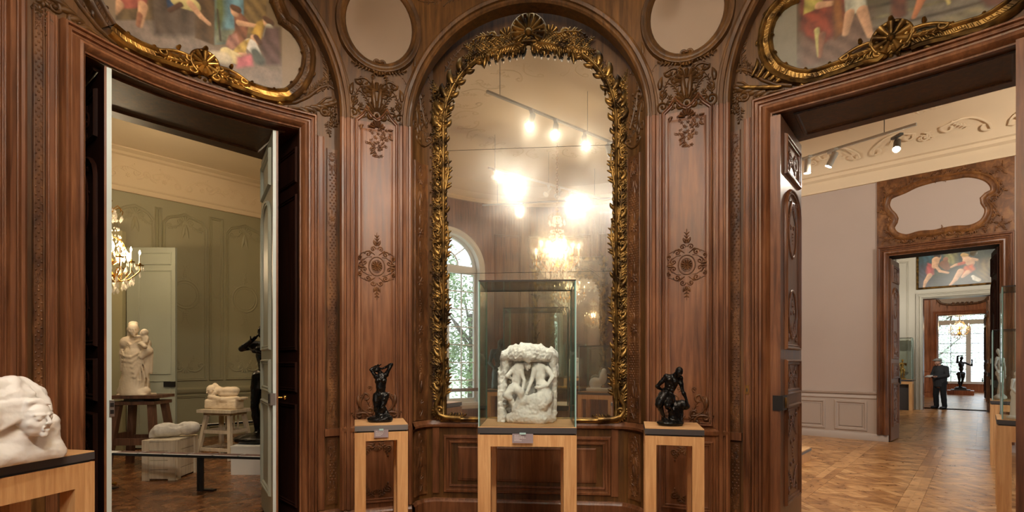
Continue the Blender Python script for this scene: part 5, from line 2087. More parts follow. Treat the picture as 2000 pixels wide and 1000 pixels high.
# last room: tall glazed window wall with sill
SW5 = Path([EN(36.2, 4.0), EN(36.2, -2.6)])
w5 = empty('wall_end_window', EN(36.2, .6), kind='structure')
ZSI, ZTR, ZTOP = .42, 3.55, 5.0
wn0, wn1 = 4.0 - 1.95, 4.0 + .85     # window span in u (n = 1.95 .. -.85)
mb = MB()
slab(mb, SW5, 0, wn0, 0, 5.8, -.1, 0); slab(mb, SW5, wn1, SW5.L, 0, 5.8, -.1, 0); slab(mb, SW5, wn0, wn1, 0, ZSI, -.1, 0); slab(mb, SW5, wn0, wn1, ZTOP, 5.8, -.1, 0)
mb.build('wall_face', M['oak_hall'], w5)
win = empty('window_1', EN(36.2, .55), 'tall many-paned window at the far end of the enfilade', kind='structure')
uc_ = (wn0 + wn1) / 2
mb = MB()
slab(mb, SW5, wn0, wn0 + .09, ZSI, ZTOP, -.06, .05); slab(mb, SW5, wn1 - .09, wn1, ZSI, ZTOP, -.06, .05)
slab(mb, SW5, wn0, wn1, ZSI, ZSI + .12, -.06, .06); slab(mb, SW5, wn0, wn1, ZTR, ZTR + .24, -.06, .06); slab(mb, SW5, wn0, wn1, ZTOP - .08, ZTOP, -.06, .05)
slab(mb, SW5, uc_ - .10, uc_ + .10, ZSI, ZTR, -.06, .05)
mb.build('window_frame', M['white'], win)
for side in (0, 1):
    ua_ = wn0 + .09 if side == 0 else uc_ + .10
    ub_ = uc_ - .10 if side == 0 else wn1 - .09
    um = (ua_ + ub_) / 2
    mb = MB(); slab(mb, SW5, um - .014, um + .014, ZSI + .12, ZTR, -.02, .015)
    for k in range(1, 6):
        z = ZSI + .12 + (ZTR - ZSI - .12) * k / 6
        slab(mb, SW5, ua_, ub_, z - .013, z + .013, -.02, .015)
    mb.build('glazing_bar', M['lamp_grey'], win)
    for k in range(6):
        z = ZSI + .12 + (ZTR - ZSI - .12) * k / 6
        z2 = ZSI + .12 + (ZTR - ZSI - .12) * (k + 1) / 6
        for (p_, q_) in ((ua_, um), (um, ub_)):
            mb = MB(); slab(mb, SW5, p_ + .004, q_ - .004, z + .004, z2 - .004, -.004, .004); mb.build('window_pane', M['winglass'], win)
mb = MB()
R_ = .72
mb.grid([[SW5.P(uc_ + (R_ + s) * cos(pi * i / 16), ZTR + .2 + (R_ + s) * sin(pi * i / 16), dd) for (s, dd) in ((-.03, .02), (.03, .02), (.03, -.02), (-.03, -.02))] for i in range(17)])
slab(mb, SW5, uc_ - .02, uc_ + .02, ZTR + .24 + R_, ZTOP, -.02, .02)
mb.build('fanlight_arc', M['lamp_grey'], win)
mb = MB(); slab(mb, SW5, wn0 + .09, wn1 - .09, ZTR + .24, ZTOP - .08, -.004, .004); mb.build('window_pane', M['winglass'], win)
mb = MB(); mb.ball(SW5.P(uc_ + .55, .60, .07), .04, 8, 6); _q = SW5.P(uc_ + .55, .56, .07); mb.tube([(_q[0], _q[1], .54), (_q[0], _q[1], .74)], .02, 8); mb.build('window_bolt', M['dark'], win, smooth=60)
mb = MB()
mb.add([EN(30.1, -2.6, 5.8), EN(36.3, -2.6, 5.8), EN(36.3, 4.2, 5.8), EN(30.1, 4.2, 5.8)], [(0, 1, 2, 3)])
tag(mb.build('ceiling_enfilade_4', M['cream']), kind='structure')
mb = MB()
SL5 = Path([EN(30.1, 4.0), EN(36.2, 4.0)]); slab(mb, SL5, 0, SL5.L, 0, 6, -.05, 0)
mb.build('side_face', M['oak_hall'], w5)

# long window side of the enfilade (out of sight to the right, it lets the daylight in)
ws = empty('wall_enfilade_windows', EN(20, NRm), kind='structure')
SR = Path([EN(36.2, NRm), EN(5.70, NRm)])
wins = [(12.46 - 6.3, 12.46 - 4.5), (12.46 - 3.0, 12.46 - 1.2), (14.2, 16.0), (18.0, 19.8), (24.5, 26.5), (31.8, 34.0)]
mb = MB()
cuts = sorted([(36.2 - b, 36.2 - a) for a, b in wins])
c0 = 0
for (a, b) in cuts:
    slab(mb, SR, c0, a, 0, 6.2, -.05, 0); slab(mb, SR, a, b, 0, .45, -.05, 0); slab(mb, SR, a, b, 4.3, 6.2, -.05, 0)
    c0 = b
slab(mb, SR, c0, SR.L, 0, 6.2, -.05, 0)
mb.build('wall_face', M['wall2'], ws)
k = 2
for (a, b) in cuts:
    w_ = empty('window_%d' % k, SR.P((a + b) / 2, .45), kind='structure'); k += 1
    mb = MB()
    for u_ in (a, (a + b) / 2, b): slab(mb, SR, u_ - .05, u_ + .05, .45, 4.3, -.04, .04)
    for z in (.45, 3.3, 4.3): slab(mb, SR, a, b, z - .05, z + .05, -.04, .04)
    for z in (1.15, 1.85, 2.55): slab(mb, SR, a, b, z - .015, z + .015, -.02, .02)
    mb.build('window_frame', M['white'], w_)

# ------------------------------------------------------------------ the half of the round room behind the camera (seen in the mirror)
RC = Vector((0.1, 1.7))
bp_ = []
for i in range(49):
    t = i / 48
    a = radians(14.4 - 205.6 * t)
    r = 3.87 + (3.61 - 3.87) * t
    bp_.append((RC.x + r * cos(a), RC.y + r * sin(a)))
BW = Path(bp_)
Mn = MP.n[0]; Mo = MP.p[0]
def mref(p):      # reflection in the mirror plane
    v = Vector((p[0], p[1])) - Mo
    q = Vector((p[0], p[1])) - Mn * (2 * v.dot(Mn))
    return q
def bpick(px, py):
    o = mref((0, 0)); tgt = mref(((px - 1000) / FPX, 1.0))
    d = tgt - o
    best = None
    for i in range(len(BW.p) - 1):
        a = BW.p[i]; e = BW.p[i + 1] - a
        den = d.x * e.y - d.y * e.x
        if abs(den) < 1e-9: continue
        w = a - o
        t = (w.x * e.y - w.y * e.x) / den; k = (w.x * d.y - w.y * d.x) / den
        if 0 <= k <= 1 and t > 0 and (best is None or t > best[1]): best = (BW.s[i] + k * e.length, t)
    return (best[0], EYE + (HY - py) / FPX * best[1])
ww = bpick(878, 600)[0]
WHW, WSI, WSP = .78, .62, 3.75     # half width, sill, spring of the round window
mb = MB()
colfill(mb, BW, 0, ww - WHW, lambda u: 0, lambda u: ZT, 0, 30)
colfill(mb, BW, ww - WHW, ww + WHW, lambda u: 0, lambda u: WSI, 0, 8)
mb.grid([[BW.P(ww - WHW * cos(pi * i / 24), WSP + WHW * sin(pi * i / 24), 0), BW.P(ww - WHW * cos(pi * i / 24), ZT, 0)] for i in range(25)])
colfill(mb, BW, ww + WHW, BW.L, lambda u: 0, lambda u: ZT, 0, 30)
mb.build('panelled_wall', M['oak'], wb)
mb = MB()
wout = [(ww - WHW, WSI)] + [(ww + WHW, WSI)] + [(ww + WHW * cos(pi * i / 24), WSP + WHW * sin(pi * i / 24)) for i in range(25)]
sweep(mb, BW, wout, [(0, -.35), (0, .03), (-.06, .05), (-.14, .03), (-.15, 0)], closed=True)
mb.build('window_surround', M['white'], wb, smooth=30)
SWn = Path([BW.P(ww - WHW, 0, -.22)[:2], BW.P(ww + WHW, 0, -.22)[:2]])
wm = SWn.L / 2
wr_ = empty('window_8', SWn.P(wm, WSI), 'tall arched window with white glazing bars, seen in the mirror', kind='structure')
mb = MB()
slab(mb, SWn, 0, .07, WSI, WSP, -.03, .03); slab(mb, SWn, SWn.L - .07, SWn.L, WSI, WSP, -.03, .03)
slab(mb, SWn, 0, SWn.L, WSI, WSI + .1, -.03, .03); slab(mb, SWn, 0, SWn.L, WSP - .1, WSP + .08, -.05, .05)
slab(mb, SWn, wm - .07, wm + .07, WSI, WSP, -.03, .03)
mb.grid([[SWn.P(wm + (wm - .04 + s) * cos(pi * i / 20), WSP + (wm - .04 + s) * sin(pi * i / 20), dd) for (s, dd) in ((-.04, .03), (.04, .03), (.04, -.03), (-.04, -.03))] for i in range(21)])
mb.build('window_frame', M['white'], wr_)
mb = MB()
for side in (0, 1):
    a, b = (.07, wm - .07) if side == 0 else (wm + .07, SWn.L - .07)
    slab(mb, SWn, (a + b) / 2 - .012, (a + b) / 2 + .012, WSI + .1, WSP - .1, -.015, .015)
    for k in range(1, 7):
        z = WSI + .1 + (WSP - .2 - WSI) * k / 7
        slab(mb, SWn, a, b, z - .012, z + .012, -.015, .015)
for an in (pi / 4, pi / 2, 3 * pi / 4):
    r0, r1 = .3, wm - .05
    p0 = SWn.P(wm + r0 * cos(an), WSP + .08 + r0 * sin(an)); p1 = SWn.P(wm + r1 * cos(an), WSP + r1 * sin(an))
    mb.beam(p0, p1, .025, .025)
mb.grid([[SWn.P(wm + (.32 + s) * cos(pi * i / 12), WSP + .08 + (.32 + s) * sin(pi * i / 12), dd) for (s, dd) in ((-.013, .015), (.013, .015), (.013, -.015), (-.013, -.015))] for i in range(13)])
mb.build('glazing_bar', M['white'], wr_)
mb = MB(); slab(mb, SWn, .05, SWn.L - .05, WSI + .05, WSP, -.005, .0); mb.build('window_pane', M['winglass'], wr_)
# inside shutter folded back
p0 = BW.P(ww + WHW + .02, 0, .02); p1 = BW.P(ww + WHW + .30, 0, .22)
SSh = Path([p0[:2], p1[:2]])
mb = MB(); slab(mb, SSh, 0, SSh.L, .65, 3.75, -.02, .02)
for (a, b) in ((.75, 1.6), (1.75, 3.6)): sweep(mb, SSh, rect(.05, a, SSh.L - .05, b), PM(.012, .02), closed=True)
mb.build('shutter', M['white'], wb)
# pilasters, mouldings and a second mirror on the back wall
mb = MB()
z_ = 1.0
for u_ in np.arange(.5, BW.L - .4, .85):
    if abs(u_ + .3 - ww) < WHW + .35 or abs(u_ - ww) < WHW + .35: continue
    sweep(mb, BW, rect(u_, 1.05, u_ + .6, 4.6), PM(.03, .03), closed=True)
    sweep(mb, BW, rect(u_, .22, u_ + .6, .82), PM(.03, .03), closed=True)
sweep(mb, BW, [(0, .88), (BW.L, .88)], [(0, 0), (.02, .04), (.06, .04), (.08, 0)])
mb.build('panel_moulding', M['oak'], wb, smooth=40)
mb = MB(); sweep(mb, BW, [(0, 0), (ww - WHW, 0)], BPR); sweep(mb, BW, [(ww + WHW, 0), (BW.L, 0)], BPR)
tag(mb.build('baseboard_back', M['oak']), kind='structure')
ma, mb_u = bpick(1046, 600)[0], bpick(1180, 600)[0]
SM2 = Path([BW.P(min(ma, mb_u), 0, .12)[:2], BW.P(max(ma, mb_u), 0, .12)[:2]])
m2 = empty('back_wall_mirror', SM2.P(SM2.L / 2, 1.0), 'second tall gilt-framed mirror, on the wall opposite and seen only in reflection', 'mirror')
mb = MB(); slab(mb, SM2, 0, SM2.L, .98, 4.0, -.02, .0); mb.build('mirror_pane', M['mirror'], m2)
mb = MB(); sweep(mb, SM2, rect(0, .98, SM2.L, 4.0), [(.02, .0), (.01, .04), (-.02, .06), (-.05, .05), (-.07, -.03)], closed=True)
o = Orn(SM2, 0, 0, 1.0, d=.03, mb=mb)
for x in (-.03, SM2.L + .03):
    z = 1.1
    while z < 4:
        o.acanthus((x, z), pi / 2 + .2, .3, .06, .8, 1, 4); o.acanthus((x, z + .1), pi / 2 - .2, .3, .06, .8, -1, 4); z += .3
mb.build('carved_frame', M['gilt'], m2, smooth=50)
# cornice and ceiling of the round room
ring = FP.p + [Vector(q) for q in bp_[1:-1]]
class Ring(Path): pass
RP = Path(ring + [ring[0]])
mb = MB()
sweep(mb, RP, [(0, ZT - .04), (RP.L, ZT - .04)], [(0, -.12), (0, .03), (.05, .06), (.08, .05), (.12, .12), (.18, .16), (.22, .28), (.36, .42)], step=.15)
mb.build('cornice', M['cream'], wb, smooth=30)
mb = MB()
zc = ZT + .30
c_ = Vector((.1, 1.7))
n = len(ring)
vs = [(c_.x, c_.y, zc + .12)] + [(p.x, p.y, zc) for p in ring]
mb.add(vs, [(0, 1 + (i + 1) % n, 1 + i) for i in range(n)])
tag(mb.build('ceiling', M['cream']), kind='structure')
# painted scroll ornament around the ceiling's centre
class CeilR:
    straight = True
    def P(self, u, z, d=0.0):
        r = hypot(u, z)
        return (c_.x + u, c_.y + z, zc + .12 * (1 - r / 3.8) - .004 - d)
mbx = MB(); rr = random.Random(9)
for k in range(26):
    a = 2 * pi * k / 26
    o = Orn(CeilR(), 1.5 * cos(a), 1.5 * sin(a), 1.0, rot=a, mb=mbx, relief=.2)
    o.cscroll((-.2, -.1), (.25, .05), .016, 1 if k % 2 else -1, .3, .3); o.acanthus((0, 0), .4, .3, .05, 1, 1, 4)
mbx.build('ceiling_relief', M['cream_orn'], wb, smooth=60)
# ------------------------------------------------------------------ parquet: square panels with a woven diagonal filling
def clip_poly(poly, x0, y0, x1, y1):
    for (ax, v, sg) in ((0, x0, 1), (0, x1, -1), (1, y0, 1), (1, y1, -1)):
        out = []
        for i in range(len(poly)):
            a, b = poly[i - 1], poly[i]
            ia = (a[ax] - v) * sg >= -1e-9; ib = (b[ax] - v) * sg >= -1e-9
            if ia != ib:
                t = (v - a[ax]) / (b[ax] - a[ax])
                out.append((a[0] + (b[0] - a[0]) * t, a[1] + (b[1] - a[1]) * t))
            if ib: out.append(b)
        poly = out
        if not poly: return []
    return poly


def versailles(size=1.0, fr=.095):
    pcs = []
    g = .0022
    s = size
    pcs.append([(0, 0), (s, 0), (s, fr), (0, fr)]); pcs.append([(0, s - fr), (s, s - fr), (s, s), (0, s)])
    pcs.append([(0, fr), (fr, fr), (fr, s - fr), (0, s - fr)]); pcs.append([(s - fr, fr), (s, fr), (s, s - fr), (s - fr, s - fr)])
    inner = s - 2 * fr
    c = inner / sqrt(2) / 2
    r2 = 1 / sqrt(2)
    for i in range(-3, 3):
        for j in range(-3, 3):
            for k in range(3):
                if (i + j) % 2:
                    q = [(i * c, (j + k / 3) * c), ((i + 1) * c, (j + k / 3) * c), ((i + 1) * c, (j + (k + 1) / 3) * c), (i * c, (j + (k + 1) / 3) * c)]
                else:
                    q = [((i + k / 3) * c, j * c), ((i + (k + 1) / 3) * c, j * c), ((i + (k + 1) / 3) * c, (j + 1) * c), ((i + k / 3) * c, (j + 1) * c)]
                p = [((a - b) * r2 + s / 2, (a + b) * r2 + s / 2) for (a, b) in q]
                p = clip_poly(p, fr, fr, s - fr, s - fr)
                if len(p) >= 3:
                    A = abs(sum(p[m - 1][0] * p[m][1] - p[m][0] * p[m - 1][1] for m in range(len(p)))) / 2
                    if A > .0012: pcs.append(p)
    out = []
    for p in pcs:
        cx = sum(a[0] for a in p) / len(p); cy = sum(a[1] for a in p) / len(p)
        q = []
        for a in p:
            d = hypot(a[0] - cx, a[1] - cy)
            k = max(0, 1 - g * 1.5 / max(d, .01))
            q.append((cx + (a[0] - cx) * k, cy + (a[1] - cy) * k))
        out.append(q)
    return out


VP_ = versailles()


def piece(mb, p, o, h=.006, axes=(EX, NX)):
    n = len(p)
    vs = []
    for z in (o[2] - h, o[2]):
        for a in p:
            w = axes[0] * a[0] + axes[1] * a[1]
            vs.append((o[0] + w.x, o[1] + w.y, z))
    fs = [tuple(range(n, 2 * n))] + [(i, (i + 1) % n, n + (i + 1) % n, n + i) for i in range(n)]
    mb.add(vs, fs)
    return len(fs)


def parquet(name, e0, e1, n0, n1, matn, near, keep=None):
    """near: list of (i, j) panels whose boards are objects; the rest is one joined part"""
    root = empty(name, EN((e0 + e1) / 2, (n0 + n1) / 2), kind='structure')
    mb = MB()
    slabz = -.006
    mb.add([EN(e0, n0, slabz), EN(e1, n0, slabz), EN(e1, n1, slabz), EN(e0, n1, slabz)], [(0, 1, 2, 3)])
    mb.build('joint_bed', M['joint'], root)
    meshes = []
    for p in VP_:
        m_ = MB(); piece(m_, p, (0, 0, 0))
        me = bpy.data.meshes.new('plank'); me.from_pydata(m_.v, [], m_.f); me.materials.append(M[matn]); meshes.append(me)
    rest = MB(); tone = []
    L = wloc(root)
    i = 0
    cnt = 0
    for i in range(int(math.ceil(e1 - e0))):
        for j in range(int(math.ceil(n1 - n0))):
            o = EN(e0 + i, n0 + j, 0)
            c = EN(e0 + i + .5, n0 + j + .5)
            if keep and not keep(c): continue
            if (i, j) in near:
                for me in meshes:
                    ob = bpy.data.objects.new('plank', me); COL.objects.link(ob); ob.parent = root
                    ob.location = o - L
                    cnt += 1
            else:
                for p in VP_:
                    k = piece(rest, p, o)
                    tone += [random.random()] * k
    ob = rest.build('parquet_boards', M[matn], root, tone=tone)
    ob['kind'] = 'stuff'
    return root, cnt


nb = max(1, 290 // len(VP_))
near2 = [(0, 5), (1, 5), (0, 4), (1, 4), (2, 5), (2, 4), (0, 6), (1, 6), (3, 5)][:nb]
parquet('floor_enfilade_1', 5.0, 12.9, -4.4, 5.6, 'floor', near2, keep=lambda c: c.dot(Vector((EX.x, EX.y, 0))) > 5.2)
parquet('floor_enfilade_2', 12.9, 22.0, -3.0, 4.0, 'floor', [])
parquet('floor_enfilade_3', 22.0, 36.3, -2.6, 3.4, 'floor', [])
nearL = [(3, 0), (2, 0), (3, 1), (2, 1), (4, 1), (3, 2), (1, 0), (4, 2), (2, 2)][:nb]
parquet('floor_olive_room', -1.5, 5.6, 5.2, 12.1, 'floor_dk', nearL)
inroom = lambda c: (c.x - .1) ** 2 + (c.y - 1.7) ** 2 < 4.6 ** 2 and c.x * EX.x + c.y * EX.y < 5.2 and c.x * NX.x + c.y * NX.y < 5.3
parquet('floor', -4.6, 5.4, -4.4, 5.4, 'floor', [], keep=inroom)


# ------------------------------------------------------------------ sculpting: blended solids polygonised on a grid
class Sculpt:
    def __init__(self, lo, hi, h):
        self.h = h
        self.lo = np.array(lo, np.float32)
        n = np.ceil((np.array(hi) - np.array(lo)) / h).astype(int) + 1
        self.n = n
        self.F = np.full(n, 9.0, np.float32)
        self.ax = [self.lo[i] + h * np.arange(n[i], dtype=np.float32) for i in range(3)]

    def blk(self, lo, hi, m):
        sl = []
        for i in range(3):
            a = int(max(0, math.floor((lo[i] - m - self.lo[i]) / self.h)))
            b = int(min(self.n[i], math.ceil((hi[i] + m - self.lo[i]) / self.h) + 1))
            if b <= a: return None
            sl.append(slice(a, b))
        X = self.ax[0][sl[0]][:, None, None]; Y = self.ax[1][sl[1]][None, :, None]; Z = self.ax[2][sl[2]][None, None, :]
        return tuple(sl), X, Y, Z

    def comb(self, sl, d, k, op):
        F = self.F[sl]
        if op == 'add':
            if k > 0:
                hh = np.clip(.5 + .5 * (F - d) / k, 0, 1)
                self.F[sl] = F * (1 - hh) + d * hh - k * hh * (1 - hh)
            else: self.F[sl] = np.minimum(F, d)
        else:
            if k > 0:
                hh = np.clip(.5 - .5 * (F + d) / k, 0, 1)
                self.F[sl] = F * (1 - hh) - d * hh + k * hh * (1 - hh)
            else: self.F[sl] = np.maximum(F, -d)

    def cap(self, a, b, ra, rb=None, k=.01, op='add'):
        rb = ra if rb is None else rb
        a = np.array(a, float); b = np.array(b, float)
        r = max(ra, rb)
        q = self.blk(np.minimum(a, b) - r, np.maximum(a, b) + r, k * 1.6 + 3 * self.h)
        if q is None: return self
        sl, X, Y, Z = q
        ba = b - a; L2 = max(float(ba @ ba), 1e-12)
        px, py, pz = X - a[0], Y - a[1], Z - a[2]
        t = np.clip((px * ba[0] + py * ba[1] + pz * ba[2]) / L2, 0, 1)
        d = np.sqrt((px - t * ba[0]) ** 2 + (py - t * ba[1]) ** 2 + (pz - t * ba[2]) ** 2) - (ra + (rb - ra) * t)
        self.comb(sl, d, k, op)
        return self

    def chain(self, pts, rs, k=.01, op='add'):
        for i in range(len(pts) - 1): self.cap(pts[i], pts[i + 1], rs[i], rs[i + 1], k, op)
        return self

    def ball(self, c, r, k=.01, op='add'): return self.cap(c, c, r, r, k, op)

    def ell(self, c, r, k=.01, op='add', rot=None):
        c = np.array(c, float); m = max(r)
        e = np.array(r, float) if rot is None else np.array([m, m, m])
        q = self.blk(c - e, c + e, k * 1.6 + 3 * self.h)
        if q is None: return self
        sl, X, Y, Z = q
        x, y, z = X - c[0], Y - c[1], Z - c[2]
        if rot is not None:
            R = rot.transposed()
            x, y, z = (R[0][0] * x + R[0][1] * y + R[0][2] * z, R[1][0] * x + R[1][1] * y + R[1][2] * z, R[2][0] * x + R[2][1] * y + R[2][2] * z)
        k0 = np.sqrt((x / r[0]) ** 2 + (y / r[1]) ** 2 + (z / r[2]) ** 2)
        k1 = np.sqrt((x / r[0] ** 2) ** 2 + (y / r[1] ** 2) ** 2 + (z / r[2] ** 2) ** 2)
        self.comb(sl, k0 * (k0 - 1) / np.maximum(k1, 1e-6), k, op)
        return self

    def box(self, c, hs, r=.005, k=.01, op='add', rz=0.0):
        c = np.array(c, float); m = np.array(hs, float)
        e = m if not rz else np.array([hypot(m[0], m[1])] * 2 + [m[2]])
        q = self.blk(c - e - r, c + e + r, k * 1.6 + 3 * self.h)
        if q is None: return self
        sl, X, Y, Z = q
        x, y, z = X - c[0], Y - c[1], Z - c[2]
        if rz: x, y = x * cos(rz) + y * sin(rz), -x * sin(rz) + y * cos(rz)
        qx, qy, qz = np.abs(x) - (hs[0] - r), np.abs(y) - (hs[1] - r), np.abs(z) - (hs[2] - r)
        d = np.sqrt(np.maximum(qx, 0) ** 2 + np.maximum(qy, 0) ** 2 + np.maximum(qz, 0) ** 2) + np.minimum(np.maximum(np.maximum(qx, qy), qz), 0) - r
        self.comb(sl, d, k, op)
        return self

    def grids(self):
        return self.ax[0][:, None, None], self.ax[1][None, :, None], self.ax[2][None, None, :]

    def rough(self, amp, freq, seed=0, octs=3, mask=None):
        X, Y, Z = self.grids()
        r = np.random.RandomState(seed)
        out = 0; a = 1.0; f = freq
        for o in range(octs):
            M3 = r.normal(size=(3, 3)); M3 /= np.linalg.norm(M3, axis=1)[:, None]
            ph = r.uniform(0, 6.28, 6)
            u = (M3[0][0] * X + M3[0][1] * Y + M3[0][2] * Z) * f; v = (M3[1][0] * X + M3[1][1] * Y + M3[1][2] * Z) * f; w = (M3[2][0] * X + M3[2][1] * Y + M3[2][2] * Z) * f
            out = out + a * (np.sin(u + ph[0] + 1.3 * np.sin(v * .7 + ph[3])) * np.cos(v + ph[1]) + np.sin(v + ph[2]) * np.cos(w + ph[4] + 1.2 * np.sin(u * .6)) + np.sin(w + ph[5]) * np.cos(u)) / 2
            a *= .55; f *= 1.9
        if mask is not None: out = out * mask
        self.F += (amp * out).astype(np.float32)
        return self

    def mesh(self):
        F = self.F; nx, ny, nz = F.shape
        I = F < 0
        I[0] = I[-1] = False; I[:, 0] = I[:, -1] = False; I[:, :, 0] = I[:, :, -1] = False
        F = np.where(I, F, np.maximum(F, 1e-4))
        c = lambda A, i, j, k: A[i:nx - 1 + i, j:ny - 1 + j, k:nz - 1 + k]
        cnt = sum(c(I, i, j, k).astype(np.int8) for i in (0, 1) for j in (0, 1) for k in (0, 1))
        act = (cnt > 0) & (cnt < 8)
        idx = np.argwhere(act)
        ii, jj, kk = idx.T
        S = np.zeros((len(idx), 3)); W = np.zeros(len(idx))
        cor = [(0, 0, 0), (1, 0, 0), (0, 1, 0), (1, 1, 0), (0, 0, 1), (1, 0, 1), (0, 1, 1), (1, 1, 1)]
        for (a, b) in ((0, 1), (2, 3), (4, 5), (6, 7), (0, 2), (1, 3), (4, 6), (5, 7), (0, 4), (1, 5), (2, 6), (3, 7)):
            A, B = cor[a], cor[b]
            fa = F[ii + A[0], jj + A[1], kk + A[2]]; fb = F[ii + B[0], jj + B[1], kk + B[2]]
            m = (fa < 0) != (fb < 0)
            t = np.where(m, fa / np.where(m, fa - fb, 1), 0)
            for q in range(3): S[:, q] += np.where(m, A[q] + (B[q] - A[q]) * t, 0)
            W += m
        V = (idx + S / W[:, None]) * self.h + self.lo
        num = -np.ones(act.shape, np.int64); num[ii, jj, kk] = np.arange(len(idx))
        faces = []
        for ax in range(3):
            A = I[:-1] if ax == 0 else (I[:, :-1] if ax == 1 else I[:, :, :-1])
            B = I[1:] if ax == 0 else (I[:, 1:] if ax == 1 else I[:, :, 1:])
            e = np.argwhere(A != B)
            fl = A[tuple(e.T)]
            o1, o2 = [(1, 2), (2, 0), (0, 1)][ax]
            d1 = np.zeros(3, int); d1[o1] = 1; d2 = np.zeros(3, int); d2[o2] = 1
            q = [e - d1 - d2, e - d2, e, e - d1]
            ok = (e[:, o1] > 0) & (e[:, o2] > 0) & (e[:, o1] < act.shape[o1]) & (e[:, o2] < act.shape[o2])
            q = [x[ok] for x in q]; fl = fl[ok]
            n = np.stack([num[tuple(x.T)] for x in q], 1)
            n = np.where(fl[:, None], n, n[:, ::-1])
            faces.append(n)
        Fc = np.concatenate(faces)
        Fc = Fc[(Fc >= 0).all(1)]
        return V, Fc

    def build(self, name, mat_, parent=None, loc=None, rz=0.0, scale=1.0, mirror=False):
        V, Fc = self.mesh()
        V = V * np.array(scale)
        V[:, 2] = np.maximum(V[:, 2], 0.0005)
        me = bpy.data.meshes.new(name)
        me.vertices.add(len(V)); me.vertices.foreach_set('co', V.astype(np.float32).ravel())
        me.loops.add(len(Fc) * 4); me.loops.foreach_set('vertex_index', Fc.ravel())
        me.polygons.add(len(Fc)); me.polygons.foreach_set('loop_start', np.arange(0, len(Fc) * 4, 4)); me.polygons.foreach_set('loop_total', np.full(len(Fc), 4))
        me.polygons.foreach_set('use_smooth', np.ones(len(Fc), bool))
        me.materials.append(mat_)
        me.update(calc_edges=True)
        o = bpy.data.objects.new(name, me)
        COL.objects.link(o)
        if parent is not None: o.parent = parent
        if loc is not None: o.location = loc
        o.rotation_euler = (0, 0, rz)
        return o


def V3(*a): return np.array(a, float)


def hand(s, wr, dr, side, L, k=.003, curl=.5, up=(0, 0, 1)):
    """palm with four unequal fingers and a thumb; dr = pointing direction"""
    wr = V3(*wr); d = V3(*dr); d /= np.linalg.norm(d)
    u = V3(*up); u = u - d * (u @ d); u /= max(np.linalg.norm(u), 1e-6)
    w = np.cross(d, u) * side
    pl = wr + d * L * .45
    s.cap(wr, pl, L * .16, L * .19, k)
    s.cap(wr + u * L * .08, pl + u * L * .12, L * .12, L * .12, k); s.cap(wr - u * L * .08, pl - u * L * .12, L * .12, L * .12, k)
    for i, f in enumerate((.46, .54, .50, .40)):
        b = pl + u * L * (.20 - .13 * i)
        m = b + d * L * f * .55 + w * L * .05 * curl
        t = m + (d * (1 - curl * .7) + w * curl) * L * f * .5
        s.chain([b, m, t], [L * .075, L * .065, L * .05], k * .5)
    b = wr + d * L * .15 + u * L * .16
    s.chain([b, b + (d * .6 + u * .8) * L * .26, b + (d * 1.1 + u * .8 + w * curl) * L * .36], [L * .085, L * .075, L * .055], k * .5)


def face(s, c, R, fwd, up, k=.003, mouth_open=0.0, hair=None):
    """head of half-height R at c looking along fwd"""
    c = V3(*c); f = V3(*fwd); f /= np.linalg.norm(f)
    u = V3(*up); u = u - f * (u @ f); u /= np.linalg.norm(u)
    r = np.cross(f, u)
    rot = Matrix((tuple(r), tuple(f), tuple(u))).transposed()
    s.ell(c + u * R * .12 - f * R * .06, (R * .72, R * .86, R * .84), k * 2, rot=rot)
    s.ell(c - u * R * .35 + f * R * .22, (R * .52, R * .58, R * .62), k * 4, rot=rot)
    P = lambda x, y, z: c + r * (R * x) + f * (R * y) + u * (R * z)
    for sx in (-1, 1):
        s.ball(P(sx * .30, .78, .02), R * .17, k * 2, 'sub')
        s.ball(P(sx * .29, .62, .02), R * .165, k * .7)
        s.cap(P(sx * .13, .80, .20), P(sx * .48, .62, .22), R * .075, R * .06, k * 2)
        s.cap(P(sx * .14, .76, .06), P(sx * .44, .64, .05), R * .035, R * .03, k * .4)
        s.cap(P(sx * .46, .42, -.20), P(sx * .30, .56, -.30), R * .16, R * .14, k * 4)
        s.ball(P(sx * .10, .90, -.24), R * .075, k)
        # ears
        s.ell(P(sx * .74, -.02, -.05), (R * .07, R * .13, R * .22), k, rot=rot)
        s.ell(P(sx * .80, .02, -.03), (R * .05, R * .07, R * .12), k, 'sub', rot=rot)
    s.cap(P(0, .80, .14), P(0, 1.00, -.20), R * .07, R * .10, k * 1.5)
    s.ball(P(0, 1.0, -.22), R * .09, k)
    s.cap(P(-.15, .80, -.47), P(.15, .80, -.47), R * .06, R * .06, k); s.cap(P(-.13, .79, -.59), P(.13, .79, -.59), R * .065, R * .065, k)
    mo = .02 + mouth_open
    s.ell(P(0, .88, -.53), (R * .17, R * .14, R * mo), k * .4, 'sub', rot=rot)
    s.ball(P(0, .68, -.82), R * .17, k * 3)


